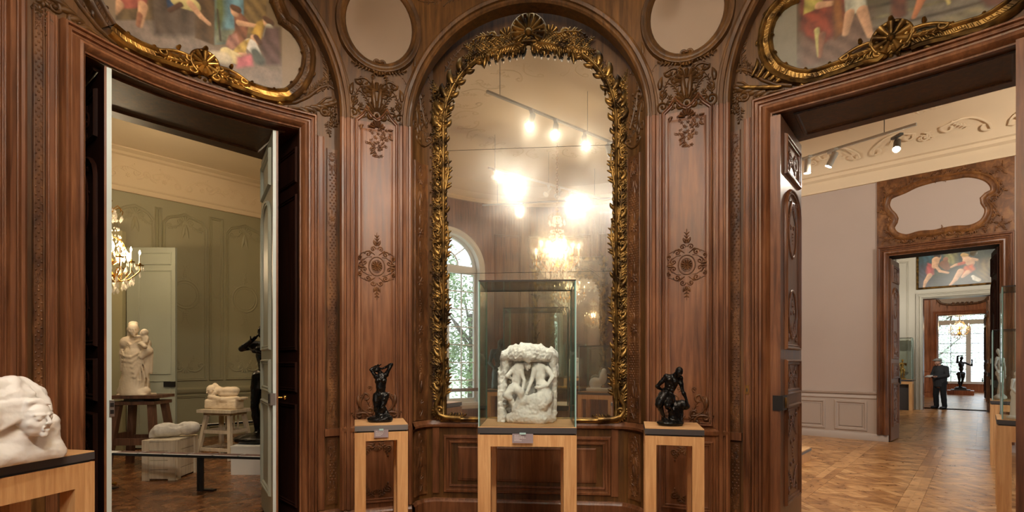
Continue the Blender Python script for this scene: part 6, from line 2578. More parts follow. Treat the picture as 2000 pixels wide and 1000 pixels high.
def body(s, J, h, fem=False, k=None, head=True, arms=True, hands=True, legs=True, feet=True, fwd=(0, -1, 0)):
    k = .018 * h if k is None else k
    g = {a: V3(*b) for a, b in J.items()}
    ls, rs, lh, rh = g['lsh'], g['rsh'], g['lhip'], g['rhip']
    ch = (ls + rs) / 2; pv = (lh + rh) / 2
    ax = ch - pv; ax /= np.linalg.norm(ax)
    sd = rs - ls; sd = sd - ax * (sd @ ax); sd /= np.linalg.norm(sd)
    fr = np.cross(ax, sd)
    rot = Matrix((tuple(sd), tuple(fr), tuple(ax))).transposed()
    rib = ch - ax * h * .075; wa = pv + (ch - pv) * .42
    s.ell(rib, (h * .088, h * .066, h * .105), k, rot=rot)
    s.cap(ls + ax * h * .0, rs, h * .036, h * .036, k)
    s.ell(wa, (h * (.062 if fem else .070), h * .050, h * .09), k, rot=rot)
    s.ell(pv + ax * h * .01, (h * (.092 if fem else .082), h * .060, h * .070), k, rot=rot)
    nk = g.get('neck', ch + ax * h * .04)
    hd = g['head']
    s.cap(ch + ax * .01 * h, nk, h * .034, h * .03, k)
    if head:
        s.cap(nk, hd, h * .03, h * .034, k * .6)
        face(s, hd, h * .064, g.get('look', V3(*fwd)), hd - nk, k=.004 * h)
    f2 = fr if fr @ V3(*fwd) > 0 else -fr
    if fem:
        for q in (-1, 1): s.ball(rib + sd * q * h * .042 + f2 * h * .048 + ax * h * .005, h * .034, k * .5)
    else:
        for q in (-1, 1): s.ell(rib + sd * q * h * .04 + f2 * h * .042 + ax * h * .03, (h * .042, h * .026, h * .034), k * .5, rot=rot)
        for zz in (-.10, -.14, -.18):
            for q in (-1, 1): s.ball(ch + ax * h * (zz - .03) + sd * q * h * .022 + f2 * h * .048, h * .018, k * .35)
    for q, hp in ((-1, lh), (1, rh)):
        s.ball(hp - f2 * h * .035 - ax * h * .02, h * .055, k)
    if arms:
        for q, (a, b, c) in ((-1, ('lsh', 'lel', 'lwr')), (1, ('rsh', 'rel', 'rwr'))):
            if b not in g: continue
            A, B = g[a], g[b]
            s.ball(A, h * .036, k * .6)
            s.cap(A, (A + B) / 2, h * .031, h * .029, k * .5); s.cap((A + B) / 2, B, h * .029, h * .022, k * .5)
            if c in g:
                C_ = g[c]; m = B + (C_ - B) * .3
                s.chain([B, m, C_], [h * .022, h * .025, h * .015], k * .5)
                if hands:
                    hk = 'lhd' if q < 0 else 'rhd'
                    dr = g[hk] - C_ if hk in g else C_ - B
                    hand(s, C_, dr, q, h * .095, k=.003 * h, up=tuple(f2 + .01))
    if legs:
        for q, (a, b, c, t) in ((-1, ('lhip', 'lkn', 'lan', 'lto')), (1, ('rhip', 'rkn', 'ran', 'rto'))):
            if b not in g: continue
            A, B = g[a], g[b]
            s.chain([A, A + (B - A) * .4, B], [h * .058, h * .052, h * .032], k * .6)
            s.ball(B, h * .031, k * .4)
            if c in g:
                C_ = g[c]
                s.chain([B, B + (C_ - B) * .32 - f2 * h * .010, C_], [h * .031, h * .036, h * .018], k * .6)
                if feet:
                    T = g[t] if t in g else C_ + f2 * h * .1 - V3(0, 0, h * .03)
                    s.cap(C_ - V3(0, 0, h * .012) - (T - C_) * .15, T, h * .022, h * .016, k * .4)
    return s
# ------------------------------------------------------------------ furniture of the display
def pedestal(loc, w, d, H, rz, label, band='slate', top_h=.045, ap=.085, leg=.10, group=None, leg_d=None):
    t = empty('display_pedestal', (loc[0], loc[1], 0), label, 'pedestal', group, rz=rz)
    leg_d = leg_d or leg
    mb = MB(); mb.box((0, 0, H - .003), (w - .002, d - .002, .006)); mb.build('top_board', M['ped_top'], t, world=False)
    mb = MB(); mb.box((0, 0, H - .006 - top_h / 2), (w, d, top_h)); mb.build('edge_band', M[band], t, world=False)
    z1 = H - .006 - top_h
    mb = MB(); mb.box((0, 0, z1 - .006), (w - .03, d - .03, .012)); mb.build('shadow_gap', M['black'], t, world=False)
    z1 -= .012
    for (sx, sy) in ((-1, -1), (1, -1), (1, 1), (-1, 1)):
        mb = MB(); mb.box((sx * (w / 2 - leg / 2), sy * (d / 2 - leg_d / 2), z1 / 2), (leg, leg_d, z1)); mb.build('leg', M['ped_oak'], t, world=False)
    for sy in (-1, 1):
        mb = MB(); mb.box((0, sy * (d / 2 - leg_d / 2), z1 - ap / 2), (w - 2 * leg, leg_d, ap)); mb.build('apron', M['ped_oak'], t, world=False)
    for sx in (-1, 1):
        mb = MB(); mb.box((sx * (w / 2 - leg / 2), 0, z1 - ap / 2), (leg, d - 2 * leg_d, ap)); mb.build('apron', M['ped_oak'], t, world=False)
    return t


def glass_case(loc, w, d, h, z0, rz, label, dark_top=True):
    t = empty('glass_case', (loc[0], loc[1], z0), label, 'display case', rz=rz)
    th = .008
    def pane(c, s, big, name='pane'):
        mb = MB(); mb.box(c, s)
        mb.mi = [(0 if i in big else 1) for i in range(6)]
        mb.build(name, [M['glass'], M['glass_edge']], t, world=False)
    # box faces: 0 bottom 1 top 2 -y 3 +x 4 +y 5 -x
    pane((0, -d / 2 + th / 2, h / 2), (w, th, h), (2, 4)); pane((0, d / 2 - th / 2, h / 2), (w, th, h), (2, 4))
    pane((-w / 2 + th / 2, 0, h / 2), (th, d - 2 * th - .001, h), (3, 5)); pane((w / 2 - th / 2, 0, h / 2), (th, d - 2 * th - .001, h), (3, 5))
    pane((0, 0, h + th / 2), (w, d, th), (0, 1), 'top_pane')
    if dark_top:
        mb = MB()
        for (c, s) in (((0, -d / 2, h + th / 2), (w + .004, .004, th + .004)), ((0, d / 2, h + th / 2), (w + .004, .004, th + .004)), ((-w / 2, 0, h + th / 2), (.004, d, th + .004)), ((w / 2, 0, h + th / 2), (.004, d, th + .004))):
            mb.box(c, s)
        mb.build('top_trim', M['dark'], t, world=False)
    for (sx, sy) in ((-1, -1), (1, -1), (1, 1), (-1, 1)):
        mb = MB(); mb.box((sx * (w / 2 + .001), sy * (d / 2 + .001), h / 2), (.007, .007, h))
        mb.build('edge_seal', M['glass_edge_l'], t, world=False)
    return t


def caption(loc, rz, w, h, label, lines=5, seed=0):
    t = empty('caption_plate', loc, label, 'caption', rz=rz)
    mb = MB(); mb.box((0, 0, 0), (w, .004, h)); mb.build('plate', M['label'], t, world=False)
    mb = MB(); mb.box((0, -.004, h * .5 + .002), (w * .3, .012, .014)); mb.build('clip', M['glass_edge_l'], t, world=False)
    mb = MB(); rr = random.Random(seed)
    for i in range(lines):
        x0 = -w * .4; z = h * .32 - i * h * .14
        ww_ = w * rr.uniform(.25, .6)
        x = x0
        while x < x0 + ww_:
            l = rr.uniform(.006, .014)
            mb.box((x + l / 2, -.0028, z), (l, .001, h * .05)); x += l + .003
    mb.build('lettering', M['ink'], t, world=False)
    return t


HP = 1.067
ax = radians(2)
pc_xy = (ray(1031, 707, 4.29).x, 4.30)
pedestal(pc_xy, .765, .60, HP, radians(-3), 'wide oak pedestal under the glass case in front of the mirror', leg=.10, ap=.09, top_h=.045)
glass_case(pc_xy, .75, .585, 1.13, HP, radians(-3), 'tall glass case over the white plaster group')
caption((ray(1021, 707, 3.96).x, 3.975, HP - .085), radians(-3), .16, .072, 'mauve caption plate on the wide pedestal under the glass case', seed=1)
pL = (-1.11, 4.36)
pedestal(pL, .415, .44, HP, radians(17), 'narrow oak pedestal under the dancing bronze, left of the mirror', band='slate_l', leg=.085, ap=.068, top_h=.042)
caption((pL[0] + .222 * sin(radians(17)) + .0, pL[1] - .226, HP - .07), radians(17), .11, .062, 'mauve caption plate on the narrow pedestal left of the mirror', seed=2)
pR = (1.275, 4.12)
pedestal(pR, .43, .44, HP, radians(-13), 'narrow oak pedestal under the stooping bronze, right of the mirror', band='slate', leg=.085, ap=.068, top_h=.042)

# near left pedestal
HB = 1.10
A_ = Vector((-.22, -.975)).normalized(); B_ = Vector((-.975, .22)).normalized()
C0 = Vector((-2.215, 2.745))
wB, lA = .54, .95
pc = C0 + A_ * (lA / 2) + B_ * (wB / 2)
rzB = atan2(-A_.y, -A_.x)
pedestal((pc.x, pc.y), lA, wB, HB, rzB, 'large oak pedestal under the white marble head at the near left', leg=.10, ap=.125, top_h=.038)

# ------------------------------------------------------------------ marble block with a head breaking out of it
s = Sculpt((-.62, -.24, -.02), (.03, .24, .46), .0042)
# block, rough at the back and right
s.box((-.32, .06, .10), (.30, .15, .12), .05, .0)
s.box((-.31, .075, .22), (.245, .12, .135), .045, .04)
s.cap((-.52, .04, .33), (-.16, .03, .345), .075, .055, .05)
s.cap((-.15, .02, .34), (-.085, .03, .30), .05, .045, .03)
s.cap((-.10, .02, .30), (-.055, .04, .08), .05, .07, .05)
s.cap((-.50, -.08, .03), (-.06, -.06, .03), .055, .05, .04)
s.rough(.005, 30, 2, 4)
# swept-back mass of hair
for i in range(11):
    z = .225 + .0135 * i
    w_ = .018 * sin(i * 1.7)
    s.chain([(-.17 - .004 * i, -.10 - .004 * min(i, 5) + .012 * max(0, i - 5), z + .03), (-.25, -.115 + .006 * max(0, i - 4), z + .030 + w_ * .3), (-.36, -.085, z + .012 + w_), (-.47, -.06, z - .01 - w_), (-.60, -.02, z - .03)], [.014, .022, .026, .025, .02], .014)
for i in range(4):
    s.chain([(-.245, -.11, .225 + .016 * i), (-.33, -.115, .205 + .02 * i), (-.44, -.08, .20 + .024 * i), (-.60, -.03, .16 + .028 * i)], [.012, .02, .022, .02], .012)
# neck, shoulder, breast
s.chain([(-.20, -.06, .17), (-.22, -.055, .11), (-.26, -.02, .05)], [.052, .056, .08], .03)
s.cap((-.40, -.09, .10), (-.52, -.06, .12), .06, .06, .04)
s.cap((-.34, -.06, .06), (-.12, -.03, .05), .05, .05, .04)
s.ball((-.095, -.06, .165), .034, .03)
s.cap((-.08, -.03, .28), (-.075, -.05, .235), .028, .02, .012)
s.rough(.0022, 75, 6, 3, mask=np.clip((s.grids()[2] - .25) / .03, 0, 1))
face(s, (-.190, -.118, .212), .090, (.18, -1, -.06), (-.03, 0, 1), k=.0035, mouth_open=.09)

for i in range(7):
    s.chain([(-.150 - .011 * i, -.176 + .0035 * i, .270 + .002 * i), (-.185 - .008 * i, -.158, .292 - .001 * i), (-.24, -.135, .292 - .012 * i), (-.32, -.115, .282 - .018 * i)], [.004, .009, .013, .016], .007)
# brow
for sx in (-1, 1):
    pass
F_ = s.grids()
s.rough(.0012, 90, 5, 2)
tm = empty('marble_head', (ray(110, 888, 2.62).x, 2.62, HB), 'white marble block with a shouting head and swept hair, on the near left pedestal', 'sculpture')
tm.rotation_euler = (0, 0, rzB)
s.build('head_block', M['marble'], tm)

# ------------------------------------------------------------------ plaster niche with two bending figures
s = Sculpt((-.27, -.20, -.015), (.27, .22, .68), .0042)
px = lambda x, y, d=0.0: ((x - 445) / 5.556 / 240.0, d, (938 - y) / 5.556 / 240.0)
s.box((0, .15, .30), (.235, .035, .30), .03, 0)
s.chain([px(135, 930, .03), px(125, 640, .05), px(150, 400, .07), px(190, 250, .06)], [.045, .04, .042, .05], .02)
s.chain([px(700, 920, .06), px(715, 600, .07), px(720, 400, .06), px(700, 200, .04)], [.035, .03, .036, .05], .02)
s.chain([px(185, 190, .02), px(330, 170, -.04), px(450, 180, -.05), px(600, 195, -.01), px(690, 185, .02)], [.045, .06, .065, .055, .05], .02)
s.chain([px(250, 130, .04), px(400, 115, .02), px(560, 140, .02), px(700, 170, .05)], [.04, .045, .045, .04], .03)
s.chain([px(200, 235, .1), px(450, 200, .1), px(700, 230, .1)], [.06, .07, .06], .02)
s.rough(.008, 55, 3, 4)
# rocky base
s.chain([px(230, 890, -.04), px(400, 860, -.09), px(560, 880, -.09), px(670, 890, -.03)], [.04, .06, .055, .045], .03)
s.chain([px(330, 800, -.05), px(360, 720, -.06), px(360, 640, -.03)], [.06, .05, .035], .03)
s.chain([px(470, 780, -.08), px(560, 720, -.08), px(620, 660, -.05)], [.06, .07, .055], .03)
s.chain([px(620, 820, -.05), px(650, 740, -.02), px(670, 650, .0)], [.05, .04, .035], .02)
s.cap(px(430, 690, -.09), px(640, 620, -.05), .045, .035, .02)
s.rough(.004, 60, 9, 3)
# left figure, bending to the right
sc_ = 1.0
s.chain([px(395, 300, .02), px(320, 325, .0), px(290, 360, .0)], [.030, .034, .034], .02)
s.ell(px(320, 390, -.01), (.048, .038, .055), .02); s.ell(px(300, 470, -.01), (.040, .034, .05), .02); s.ell(px(270, 560, -.02), (.052, .04, .04), .02)
face(s, px(425, 310, -.015), .034, (.55, -.75, -.5), (.35, -.1, .9), k=.002)
s.chain([px(270, 340, -.01), px(195, 425, -.03), px(240, 400, .02)], [.022, .017, .014], .008); s.cap(px(195, 425, -.03), px(250, 455, .01), .016, .012, .006)
s.chain([px(260, 560, -.03), px(185, 635, -.07), px(225, 660, -.08)], [.040, .028, .024], .01)
s.chain([px(210, 645, -.07), px(245, 700, -.06), px(270, 775, -.06), px(290, 800, -.09)], [.022, .022, .014, .014], .006)
s.chain([px(285, 560, -.03), px(345, 600, -.10), px(350, 690, -.09)], [.042, .030, .022], .01)
s.chain([px(345, 370, -.03), px(385, 470, -.05), px(370, 580, -.06)], [.02, .015, .012], .006)
# right figure, leaning the other way
s.ell(px(560, 340, -.01), (.055, .038, .045), .02); s.ell(px(555, 420, -.01), (.050, .036, .055), .02); s.ell(px(580, 520, -.02), (.050, .04, .045), .02)
s.ell(px(600, 590, -.03), (.055, .045, .05), .02)
face(s, px(478, 305, .02), .032, (-.6, -.6, -.5), (-.2, -.1, .9), k=.002)
s.cap(px(500, 305, .02), px(540, 320, .0), .026, .032, .012)
s.chain([px(500, 350, -.03), px(470, 460, -.05), px(420, 590, -.08)], [.024, .018, .012], .007)
hand(s, px(420, 590, -.08), (-.35, -.2, -.9), 1, .05, k=.002)
s.chain([px(640, 340, -.01), px(700, 430, -.03), px(640, 520, -.07), px(560, 545, -.08)], [.024, .019, .015, .012], .007)
hand(s, px(560, 545, -.08), (-.9, -.2, .05), -1, .055, k=.002)
s.chain([px(610, 590, -.04), px(640, 680, -.08), px(560, 700, -.10)], [.042, .034, .026], .015)
s.rough(.0015, 120, 1, 2)
tp = empty('plaster_group', (pc_xy[0] + .015, 4.33, HP), 'white plaster niche with two nude figures bending together, inside the glass case', 'sculpture')
s.build('figure_group', M['plaster'], tp)

# ------------------------------------------------------------------ dancing bronze, arms raised
s = Sculpt((-.13, -.12, -.01), (.13, .12, .52), .0030)
q = lambda x, y, d=0.0: ((x - 320) / 6.67 / 232.0, d, (880 - y) / 6.67 / 232.0)
J = dict(lsh=q(268, 292, 0), rsh=q(392, 272, .01), neck=q(318, 232, 0), head=q(284, 196, -.01), look=(-.5, -.8, .35),
         lel=q(198, 205, .01), lwr=q(250, 155, .03), lhd=q(290, 150, .03), rel=q(466, 132, .02), rwr=q(372, 178, .03), rhd=q(335, 190, .03),
         lhip=q(275, 545, 0), rhip=q(385, 540, 0), lkn=q(275, 690, -.02), rkn=q(362, 690, -.03), lan=q(285, 820, 0), ran=q(350, 830, -.01))
body(s, J, .56, fem=True, hands=True, feet=False)
s.ell(q(330, 440, -.002), (.036, .03, .05), .02)
s.chain([q(350, 600, -.005), q(345, 700, -.01), q(330, 800, -.01)], [.016, .022, .034], .012)
s.chain([q(375, 700, .01), q(390, 770, .01), q(420, 830, .0)], [.016, .022, .03], .015)
s.ell(q(318, 850, 0), (.10, .085, .030), .02); s.ell(q(250, 845, -.02), (.05, .05, .028), .02); s.ell(q(400, 840, -.01), (.05, .055, .034), .02)
s.rough(.0022, 110, 4, 3)
tb = empty('dancing_bronze', (pL[0], pL[1] - .01, HP), 'small black bronze nude with both arms raised behind the head', 'sculpture')
s.build('bronze_figure', M['bronze'], tb)

# ------------------------------------------------------------------ stooping bronze on a rock
s = Sculpt((-.16, -.12, -.01), (.16, .13, .50), .0030)
q = lambda x, y, d=0.0: ((x - 400) / 7.14 / 246.0, d, (905 - y) / 7.14 / 246.0)
J = dict(lsh=q(335, 225, .0), rsh=q(520, 245, -.01), neck=q(450, 195, -.03), head=q(482, 152, -.05), look=(.25, -.75, -.65),
         lel=q(212, 365, .02), lwr=q(285, 410, .03), lhd=q(320, 400, .04), rel=q(540, 420, -.03), rwr=q(590, 545, -.04), rhd=q(600, 620, -.04),
         lhip=q(300, 490, .02), rhip=q(400, 520, .0), lkn=q(215, 610, -.03), lan=q(300, 800, -.01), lto=q(370, 850, -.05),
         rkn=q(300, 620, -.085), ran=q(380, 690, -.03), rto=q(420, 660, -.03))
body(s, J, .60, fem=False)
s.chain([q(300, 500, -.0), q(250, 560, -.02), q(215, 610, -.03)], [.045, .04, .03], .015)
s.chain([q(470, 860, .0), q(480, 740, .01), q(500, 640, .01), q(560, 610, .0), q(600, 640, -.02)], [.052, .048, .044, .030, .026], .02)
s.chain([q(420, 870, -.02), q(420, 700, -.01), q(440, 620, .01)], [.04, .035, .03], .02)
s.ell(q(380, 868, -.01), (.105, .085, .026), .015)
s.rough(.0018, 110, 14, 3)
tc_ = empty('stooping_bronze', (pR[0] - .01, pR[1] - .01, HP), 'small black bronze nude stooping to lean a hand on a rock', 'sculpture')
s.build('bronze_figure', M['bronze'], tc_)

# ------------------------------------------------------------------ the olive room's sculptures
# robed mother and child
s = Sculpt((-.32, -.22, -.01), (.32, .24, 1.12), .0085)
q = lambda x, y, d=0.0: ((x - 320) / 5.263 / 130.0, d, (890 - y) / 5.263 / 130.0)
X, Y, Z = s.grids()
s.chain([q(300, 860, 0), q(310, 640, 0), q(315, 480, 0)], [.19, .16, .155], .03)
s.cap(q(190, 850, -.03), q(420, 850, -.03), .07, .07, .03); s.cap(q(260, 880, -.08), q(400, 880, -.08), .06, .06, .04)
s.cap(q(225, 360, .0), q(395, 370, .0), .10, .09, .05)
s.cap(q(200, 390, 0), q(185, 470, -.02), .06, .045, .03); s.cap(q(185, 490, -.02), q(182, 640, -.03), .035, .022, .012)
s.chain([q(400, 380, -.03), q(470, 440, -.08), q(430, 500, -.12)], [.07, .06, .04], .03)
s.cap(q(480, 460, -.04), q(475, 660, -.02), .035, .02, .02); s.cap(q(450, 480, -.06), q(440, 700, -.05), .035, .03, .02)
for i in range(12):       # folds running up the gown
    x0 = 180 + 24 * i
    s.chain([q(x0 - 14, 875, -.15 + .0035 * (i - 5) ** 2), q(x0 + 14, 740, -.15 + .003 * (i - 5) ** 2), q(270 + 15 * i, 600 - 8 * i, -.13)], [.018, .014, .008], .014)
for i in range(5):        # swags across the hips
    s.chain([q(205, 430 + 46 * i, -.08), q(255 + 10 * i, 490 + 52 * i, -.135), q(330 + 10 * i, 505 + 50 * i, -.15), q(410, 460 + 34 * i, -.12), q(465, 400 + 22 * i, -.06)], [.008, .012, .013, .012, .008], .022)
for i in range(3):
    s.chain([q(240, 330 + 24 * i, -.06), q(320, 385 + 22 * i, -.12), q(390, 350 + 20 * i, -.07)], [.012, .016, .012], .012)
s.cap(q(300, 330, -.02), q(310, 260, -.03), .05, .045, .02)
face(s, q(322, 225, -.075), .095, (.70, -.80, -.18), (0, 0, 1), k=.005)
s.chain([q(325, 165, -.04), q(290, 178, -.02), q(256, 225, .0), q(244, 320, .02)], [.035, .055, .045, .035], .02)
# child
s.ell(q(455, 330, -.10), (.05, .045, .075), .015); face(s, q(450, 258, -.11), .058, (-.6, -.8, 0), (0, 0, 1), k=.004)
s.chain([q(440, 300, -.12), q(400, 298, -.15), q(365, 300, -.13)], [.022, .018, .014], .008); s.chain([q(475, 310, -.11), q(480, 350, -.13), q(420, 370, -.16)], [.022, .02, .015], .008)
s.cap(q(440, 370, -.14), q(480, 400, -.16), .035, .03, .012)
s.box((0, 0, .005), (.20, .15, .02), .01, .01)
s.rough(.002, 50, 6, 2)
tt = empty('mother_and_child', (-5.60, 7.72, 1.078), 'pale robed statue of a woman holding a small child, on the dark wooden stand', 'sculpture')
s.build('statue', M['marble_warm'], tt)

# dark turning stand
t = empty('modelling_stand', (-5.58, 7.80, 0), 'dark brown wooden modelling stand with splayed legs under the robed statue', 'stand', rz=radians(6))
mb = MB(); mb.box((0, 0, 1.055), (.66, .52, .045)); mb.build('top_board', M['stoolwood'], t, world=False)
mb = MB(); mb.lathe([(.22, .99), (.22, 1.03)], seg=20); mb.build('turntable', M['dark'], t, world=False)
mb = MB(); mb.box((0, 0, .965), (.60, .48, .05)); mb.build('under_board', M['stoolwood'], t, world=False)
for (sx, sy) in ((-1, -1), (1, -1), (1, 1), (-1, 1)):
    mb = MB(); mb.beam((sx * .23, sy * .17, .94), (sx * .33, sy * .27, 0.0), .085, .085, up=(0, 1, 0)); mb.build('leg', M['stoolwood'], t, world=False)
for sy in (-1, 1):
    mb = MB(); mb.beam((-.28, sy * .225, .40), (.28, sy * .225, .40), .04, .10); mb.build('stretcher', M['stoolwood'], t, world=False)
for sx in (-1, 1):
    mb = MB(); mb.beam((sx * .285, -.2, .46), (sx * .285, .2, .46), .04, .10); mb.build('stretcher', M['stoolwood'], t, world=False)

# crate made of boards and battens
t = empty('pine_crate', (-4.70, 7.13, 0), 'whitewashed pine crate under the plaster torso', 'crate', rz=radians(4))
cw, cd, ch_ = .42, .56, .53
mb = MB(); mb.box((0, 0, ch_ / 2), (cw - .05, cd - .05, ch_ - .02)); mb.build('inner_box', M['crate'], t, world=False)
for sy in (-1, 1):
    for k in range(4):
        mb = MB(); mb.box((0, sy * (cd / 2 - .018), .02 + (k + .5) * (ch_ - .04) / 4), (cw - .02, .02, (ch_ - .04) / 4 - .006)); mb.build('plank', M['crate'], t, world=False)
    for sx in (-1, 1):
        mb = MB(); mb.box((sx * (cw / 2 - .045), sy * (cd / 2 - .002), ch_ / 2), (.09, .02, ch_)); mb.build('batten', M['crate'], t, world=False)
for sx in (-1, 1):
    for k in range(4):
        mb = MB(); mb.box((sx * (cw / 2 - .018), 0, .02 + (k + .5) * (ch_ - .04) / 4), (.02, cd - .06, (ch_ - .04) / 4 - .006)); mb.build('plank', M['crate'], t, world=False)
    for sy in (-1, 1):
        mb = MB(); mb.box((sx * (cw / 2 + .005), sy * (cd / 2 - .06), ch_ / 2), (.025, .08, ch_)); mb.build('batten', M['crate'], t, world=False)
for k in range(4):
    mb = MB(); mb.box((0, -cd / 2 + (k + .5) * cd / 4, ch_ - .008), (cw - .01, cd / 4 - .005, .02)); mb.build('lid_board', M['crate'], t, world=False)

# plaster torso lying on the crate
s = Sculpt((-.32, -.16, -.01), (.32, .18, .26), .0065)
s.ell((-.13, 0, .10), (.16, .12, .10), .03); s.ell((.12, .02, .11), (.15, .11, .095), .03); s.ell((.0, .02, .09), (.09, .095, .08), .02)
s.ball((-.20, -.05, .10), .08, .03); s.ball((.20, -.03, .12), .075, .03); s.ball((.19, .07, .12), .07, .03)
s.cap((-.27, -.02, .06), (-.30, -.02, .03), .06, .05, .03)
s.cap((-.05, -.08, .16), (.05, -.06, .16), .02, .02, .03, 'sub')
s.box((0, 0, -.03), (.4, .3, .032), .0, .004, 'sub')
s.rough(.0035, 45, 3, 3)
tt = empty('plaster_torso', (-4.64, 7.17, ch_ + .004), 'grey white plaster torso lying on the pine crate', 'sculpture')
tt.rotation_euler = (0, 0, radians(20))
s.build('torso', M['plaster_grey'], tt)

# white stool with bracing
t = empty('white_stand', (-4.72, 8.52, 0), 'limed white wooden stand under the crawling marble figure', 'stand', rz=radians(-14))
mb = MB(); mb.box((0, 0, .775), (.66, .50, .05)); mb.build('top_board', M['whitewood'], t, world=False)
mb = MB(); mb.box((0, 0, .725), (.52, .36, .04)); mb.build('under_frame', M['whitewood'], t, world=False)
for (sx, sy) in ((-1, -1), (1, -1), (1, 1), (-1, 1)):
    mb = MB(); mb.beam((sx * .22, sy * .15, .72), (sx * .32, sy * .25, 0.0), .055, .055, up=(0, 1, 0)); mb.build('leg', M['whitewood'], t, world=False)
for (za, w_, d_) in ((.44, .26, .19), (.16, .295, .225)):
    for sy in (-1, 1):
        mb = MB(); mb.beam((-w_, sy * d_, za), (w_, sy * d_, za), .03, .05); mb.build('rail', M['whitewood'], t, world=False)
    for sx in (-1, 1):
        mb = MB(); mb.beam((sx * w_, -d_, za), (sx * w_, d_, za), .03, .05); mb.build('rail', M['whitewood'], t, world=False)
for k in range(4):
    mb = MB(); mb.box((-.12 + .08 * k, .14, .59), (.018, .018, .26)); mb.build('spindle', M['whitewood'], t, world=False)

# crawling figure on a block
s = Sculpt((-.36, -.17, -.01), (.38, .18, .46), .0065)
s.box((-.02, 0, .08), (.28, .12, .08), .03, .0); s.cap((-.26, 0, .03), (-.26, 0, .18), .06, .05, .04); s.box((.20, .02, .17), (.13, .10, .02), .01, .02)
s.chain([(-.22, -.08, .2), (.02, -.10, .16), (.26, -.06, .18)], [.035, .04, .03], .03)
s.rough(.005, 25, 8, 3)
s.ell((-.10, 0, .30), (.10, .08, .06), .03); s.ell((.04, .01, .305), (.10, .08, .06), .03); s.ell((.14, .02, .30), (.09, .08, .065), .03); s.ell((.04, 0, .24), (.18, .07, .05), .03)
s.chain([(-.13, -.06, .27), (-.17, -.08, .20), (-.12, -.09, .17)], [.035, .025, .02], .01)
face(s, (-.215, -.05, .31), .088, (-.45, -.9, -.35), (-.2, 0, 1), k=.004)
s.chain([(-.24, .01, .375), (-.19, .0, .385), (-.12, 0, .34)], [.025, .035, .03], .02)
s.rough(.0015, 60, 2, 2)
tt = empty('crawling_figure', (-4.72, 8.52, .80), 'warm white marble of a figure crawling on a block, on the limed stand', 'sculpture')
tt.rotation_euler = (0, 0, radians(-8))
s.build('marble_figure', M['marble_warm'], tt)

# white plinth and dark draped bronze
t = tag(empty('white_plinth', (-3.50, 7.55, 0), rz=radians(0)), 'low white plinth under the dark bronze behind the grey door leaf', 'plinth')
mb = MB(); mb.box((0, 0, .19), (.82, .72, .38)); mb.build('plinth_body', M['white'], t, world=False)
mb = MB(); mb.box((0, 0, .39), (.83, .73, .02)); mb.build('plinth_top', M['white'], t, world=False)
s = Sculpt((-.42, -.34, -.01), (.42, .34, 1.86), .011)
J = dict(lsh=(-.19, .0, 1.42), rsh=(.19, .02, 1.42), neck=(0, -.04, 1.50), head=(.02, -.12, 1.60), look=(.2, -.7, -.6), lel=(-.30, -.12, 1.36), lwr=(-.10, -.22, 1.48), rel=(.28, -.12, 1.2), rwr=(.02, -.25, 1.3),
         lhip=(-.11, 0, .95), rhip=(.11, 0, .95), lkn=(-.15, -.05, .52), rkn=(.12, -.12, .54), lan=(-.14, .02, .12), ran=(.12, -.02, .12), lto=(-.20, -.12, .06), rto=(.14, -.16, .06))
body(s, J, 1.72)
s.ell((-.08, -.02, .05), (.36, .28, .09), .06)
s.rough(.005, 22, 3, 3)
tt = empty('brooding_bronze', (-3.60, 7.58, .40), 'tall glossy black bronze nude half hidden by the grey door leaf', 'sculpture')
s.build('bronze_figure', M['bronze'], tt)

# barrier rails with printed sheets
def barrier(a, b, z, posts, label, papers=0, w=.13, sheets=True):
    a = Vector(a); b = Vector(b)
    t = empty('barrier_rail', ((a.x + b.x) / 2, (a.y + b.y) / 2, 0), label, 'barrier')
    mb = MB(); mb.beam((a.x, a.y, z), (b.x, b.y, z), w, .03); mb.build('rail', M['black'], t)
    for p in posts:
        c = a.lerp(b, p)
        d = (b - a).normalized(); nr = Vector((d.y, -d.x))
        mb = MB(); mb.box((c.x - .02 * d.x, c.y - .02 * d.y, z / 2), (.03, .03, z)); mb.box((c.x + .025 * d.x, c.y + .025 * d.y, z / 2), (.03, .03, z)); mb.build('post', M['black'], t)
        mb = MB(); mb.beam((c.x - nr.x * .03, c.y - nr.y * .03, .012), (c.x + nr.x * .03 + .18, c.y + nr.y * .16 + .16, .012), .06, .02); mb.build('foot', M['black'], t)
    return t


barrier((-5.25, 6.50), (-2.92, 6.17), .43, (.625,), 'low black barrier rail in front of the pine crate')
barrier((-5.9, 8.75), (-3.9, 10.6), .45, (.93,), 'second barrier rail running behind the limed stand')
n_ = 7
for k in range(n_):
    f = (k + .5) / n_
    x = -5.25 + (5.25 - 2.92) * f; y = 6.50 - .33 * f
    t = tag(empty('printed_sheet', (x, y, .4485), rz=radians(-8)), None, 'sheet', 'printed sheets lying along the barrier rail')
    if k == 0:
        t['label'] = 'loose white sheet overhanging the left end of the barrier rail'
        mb = MB(); mb.grid([[(-.17 + .11 * i, -.11 + .09 * j, (.0 if j > 0 else -.003) + .001 * sin(i * 2)) for j in range(3)] for i in range(4)]); mb.build('sheet', M['paper'], t, world=False)
    else:
        t['label'] = 'dark printed sheet on the barrier rail ' + ('', 'just right of the loose white sheet', 'left of the crate front', 'before the middle of the crate', 'right above the rail post', 'in front of the limed stand', 'against the white plinth, by the grey door leaf')[k]
        mb = MB(); mb.box((0, 0, 0), (.31, .14, .003)); mb.build('sheet', M['paper'], t, world=False)
        mb = MB(); mb.box((0, .012, .002), (.30, .11, .002)); mb.build('printed_area', M['print'], t, world=False)
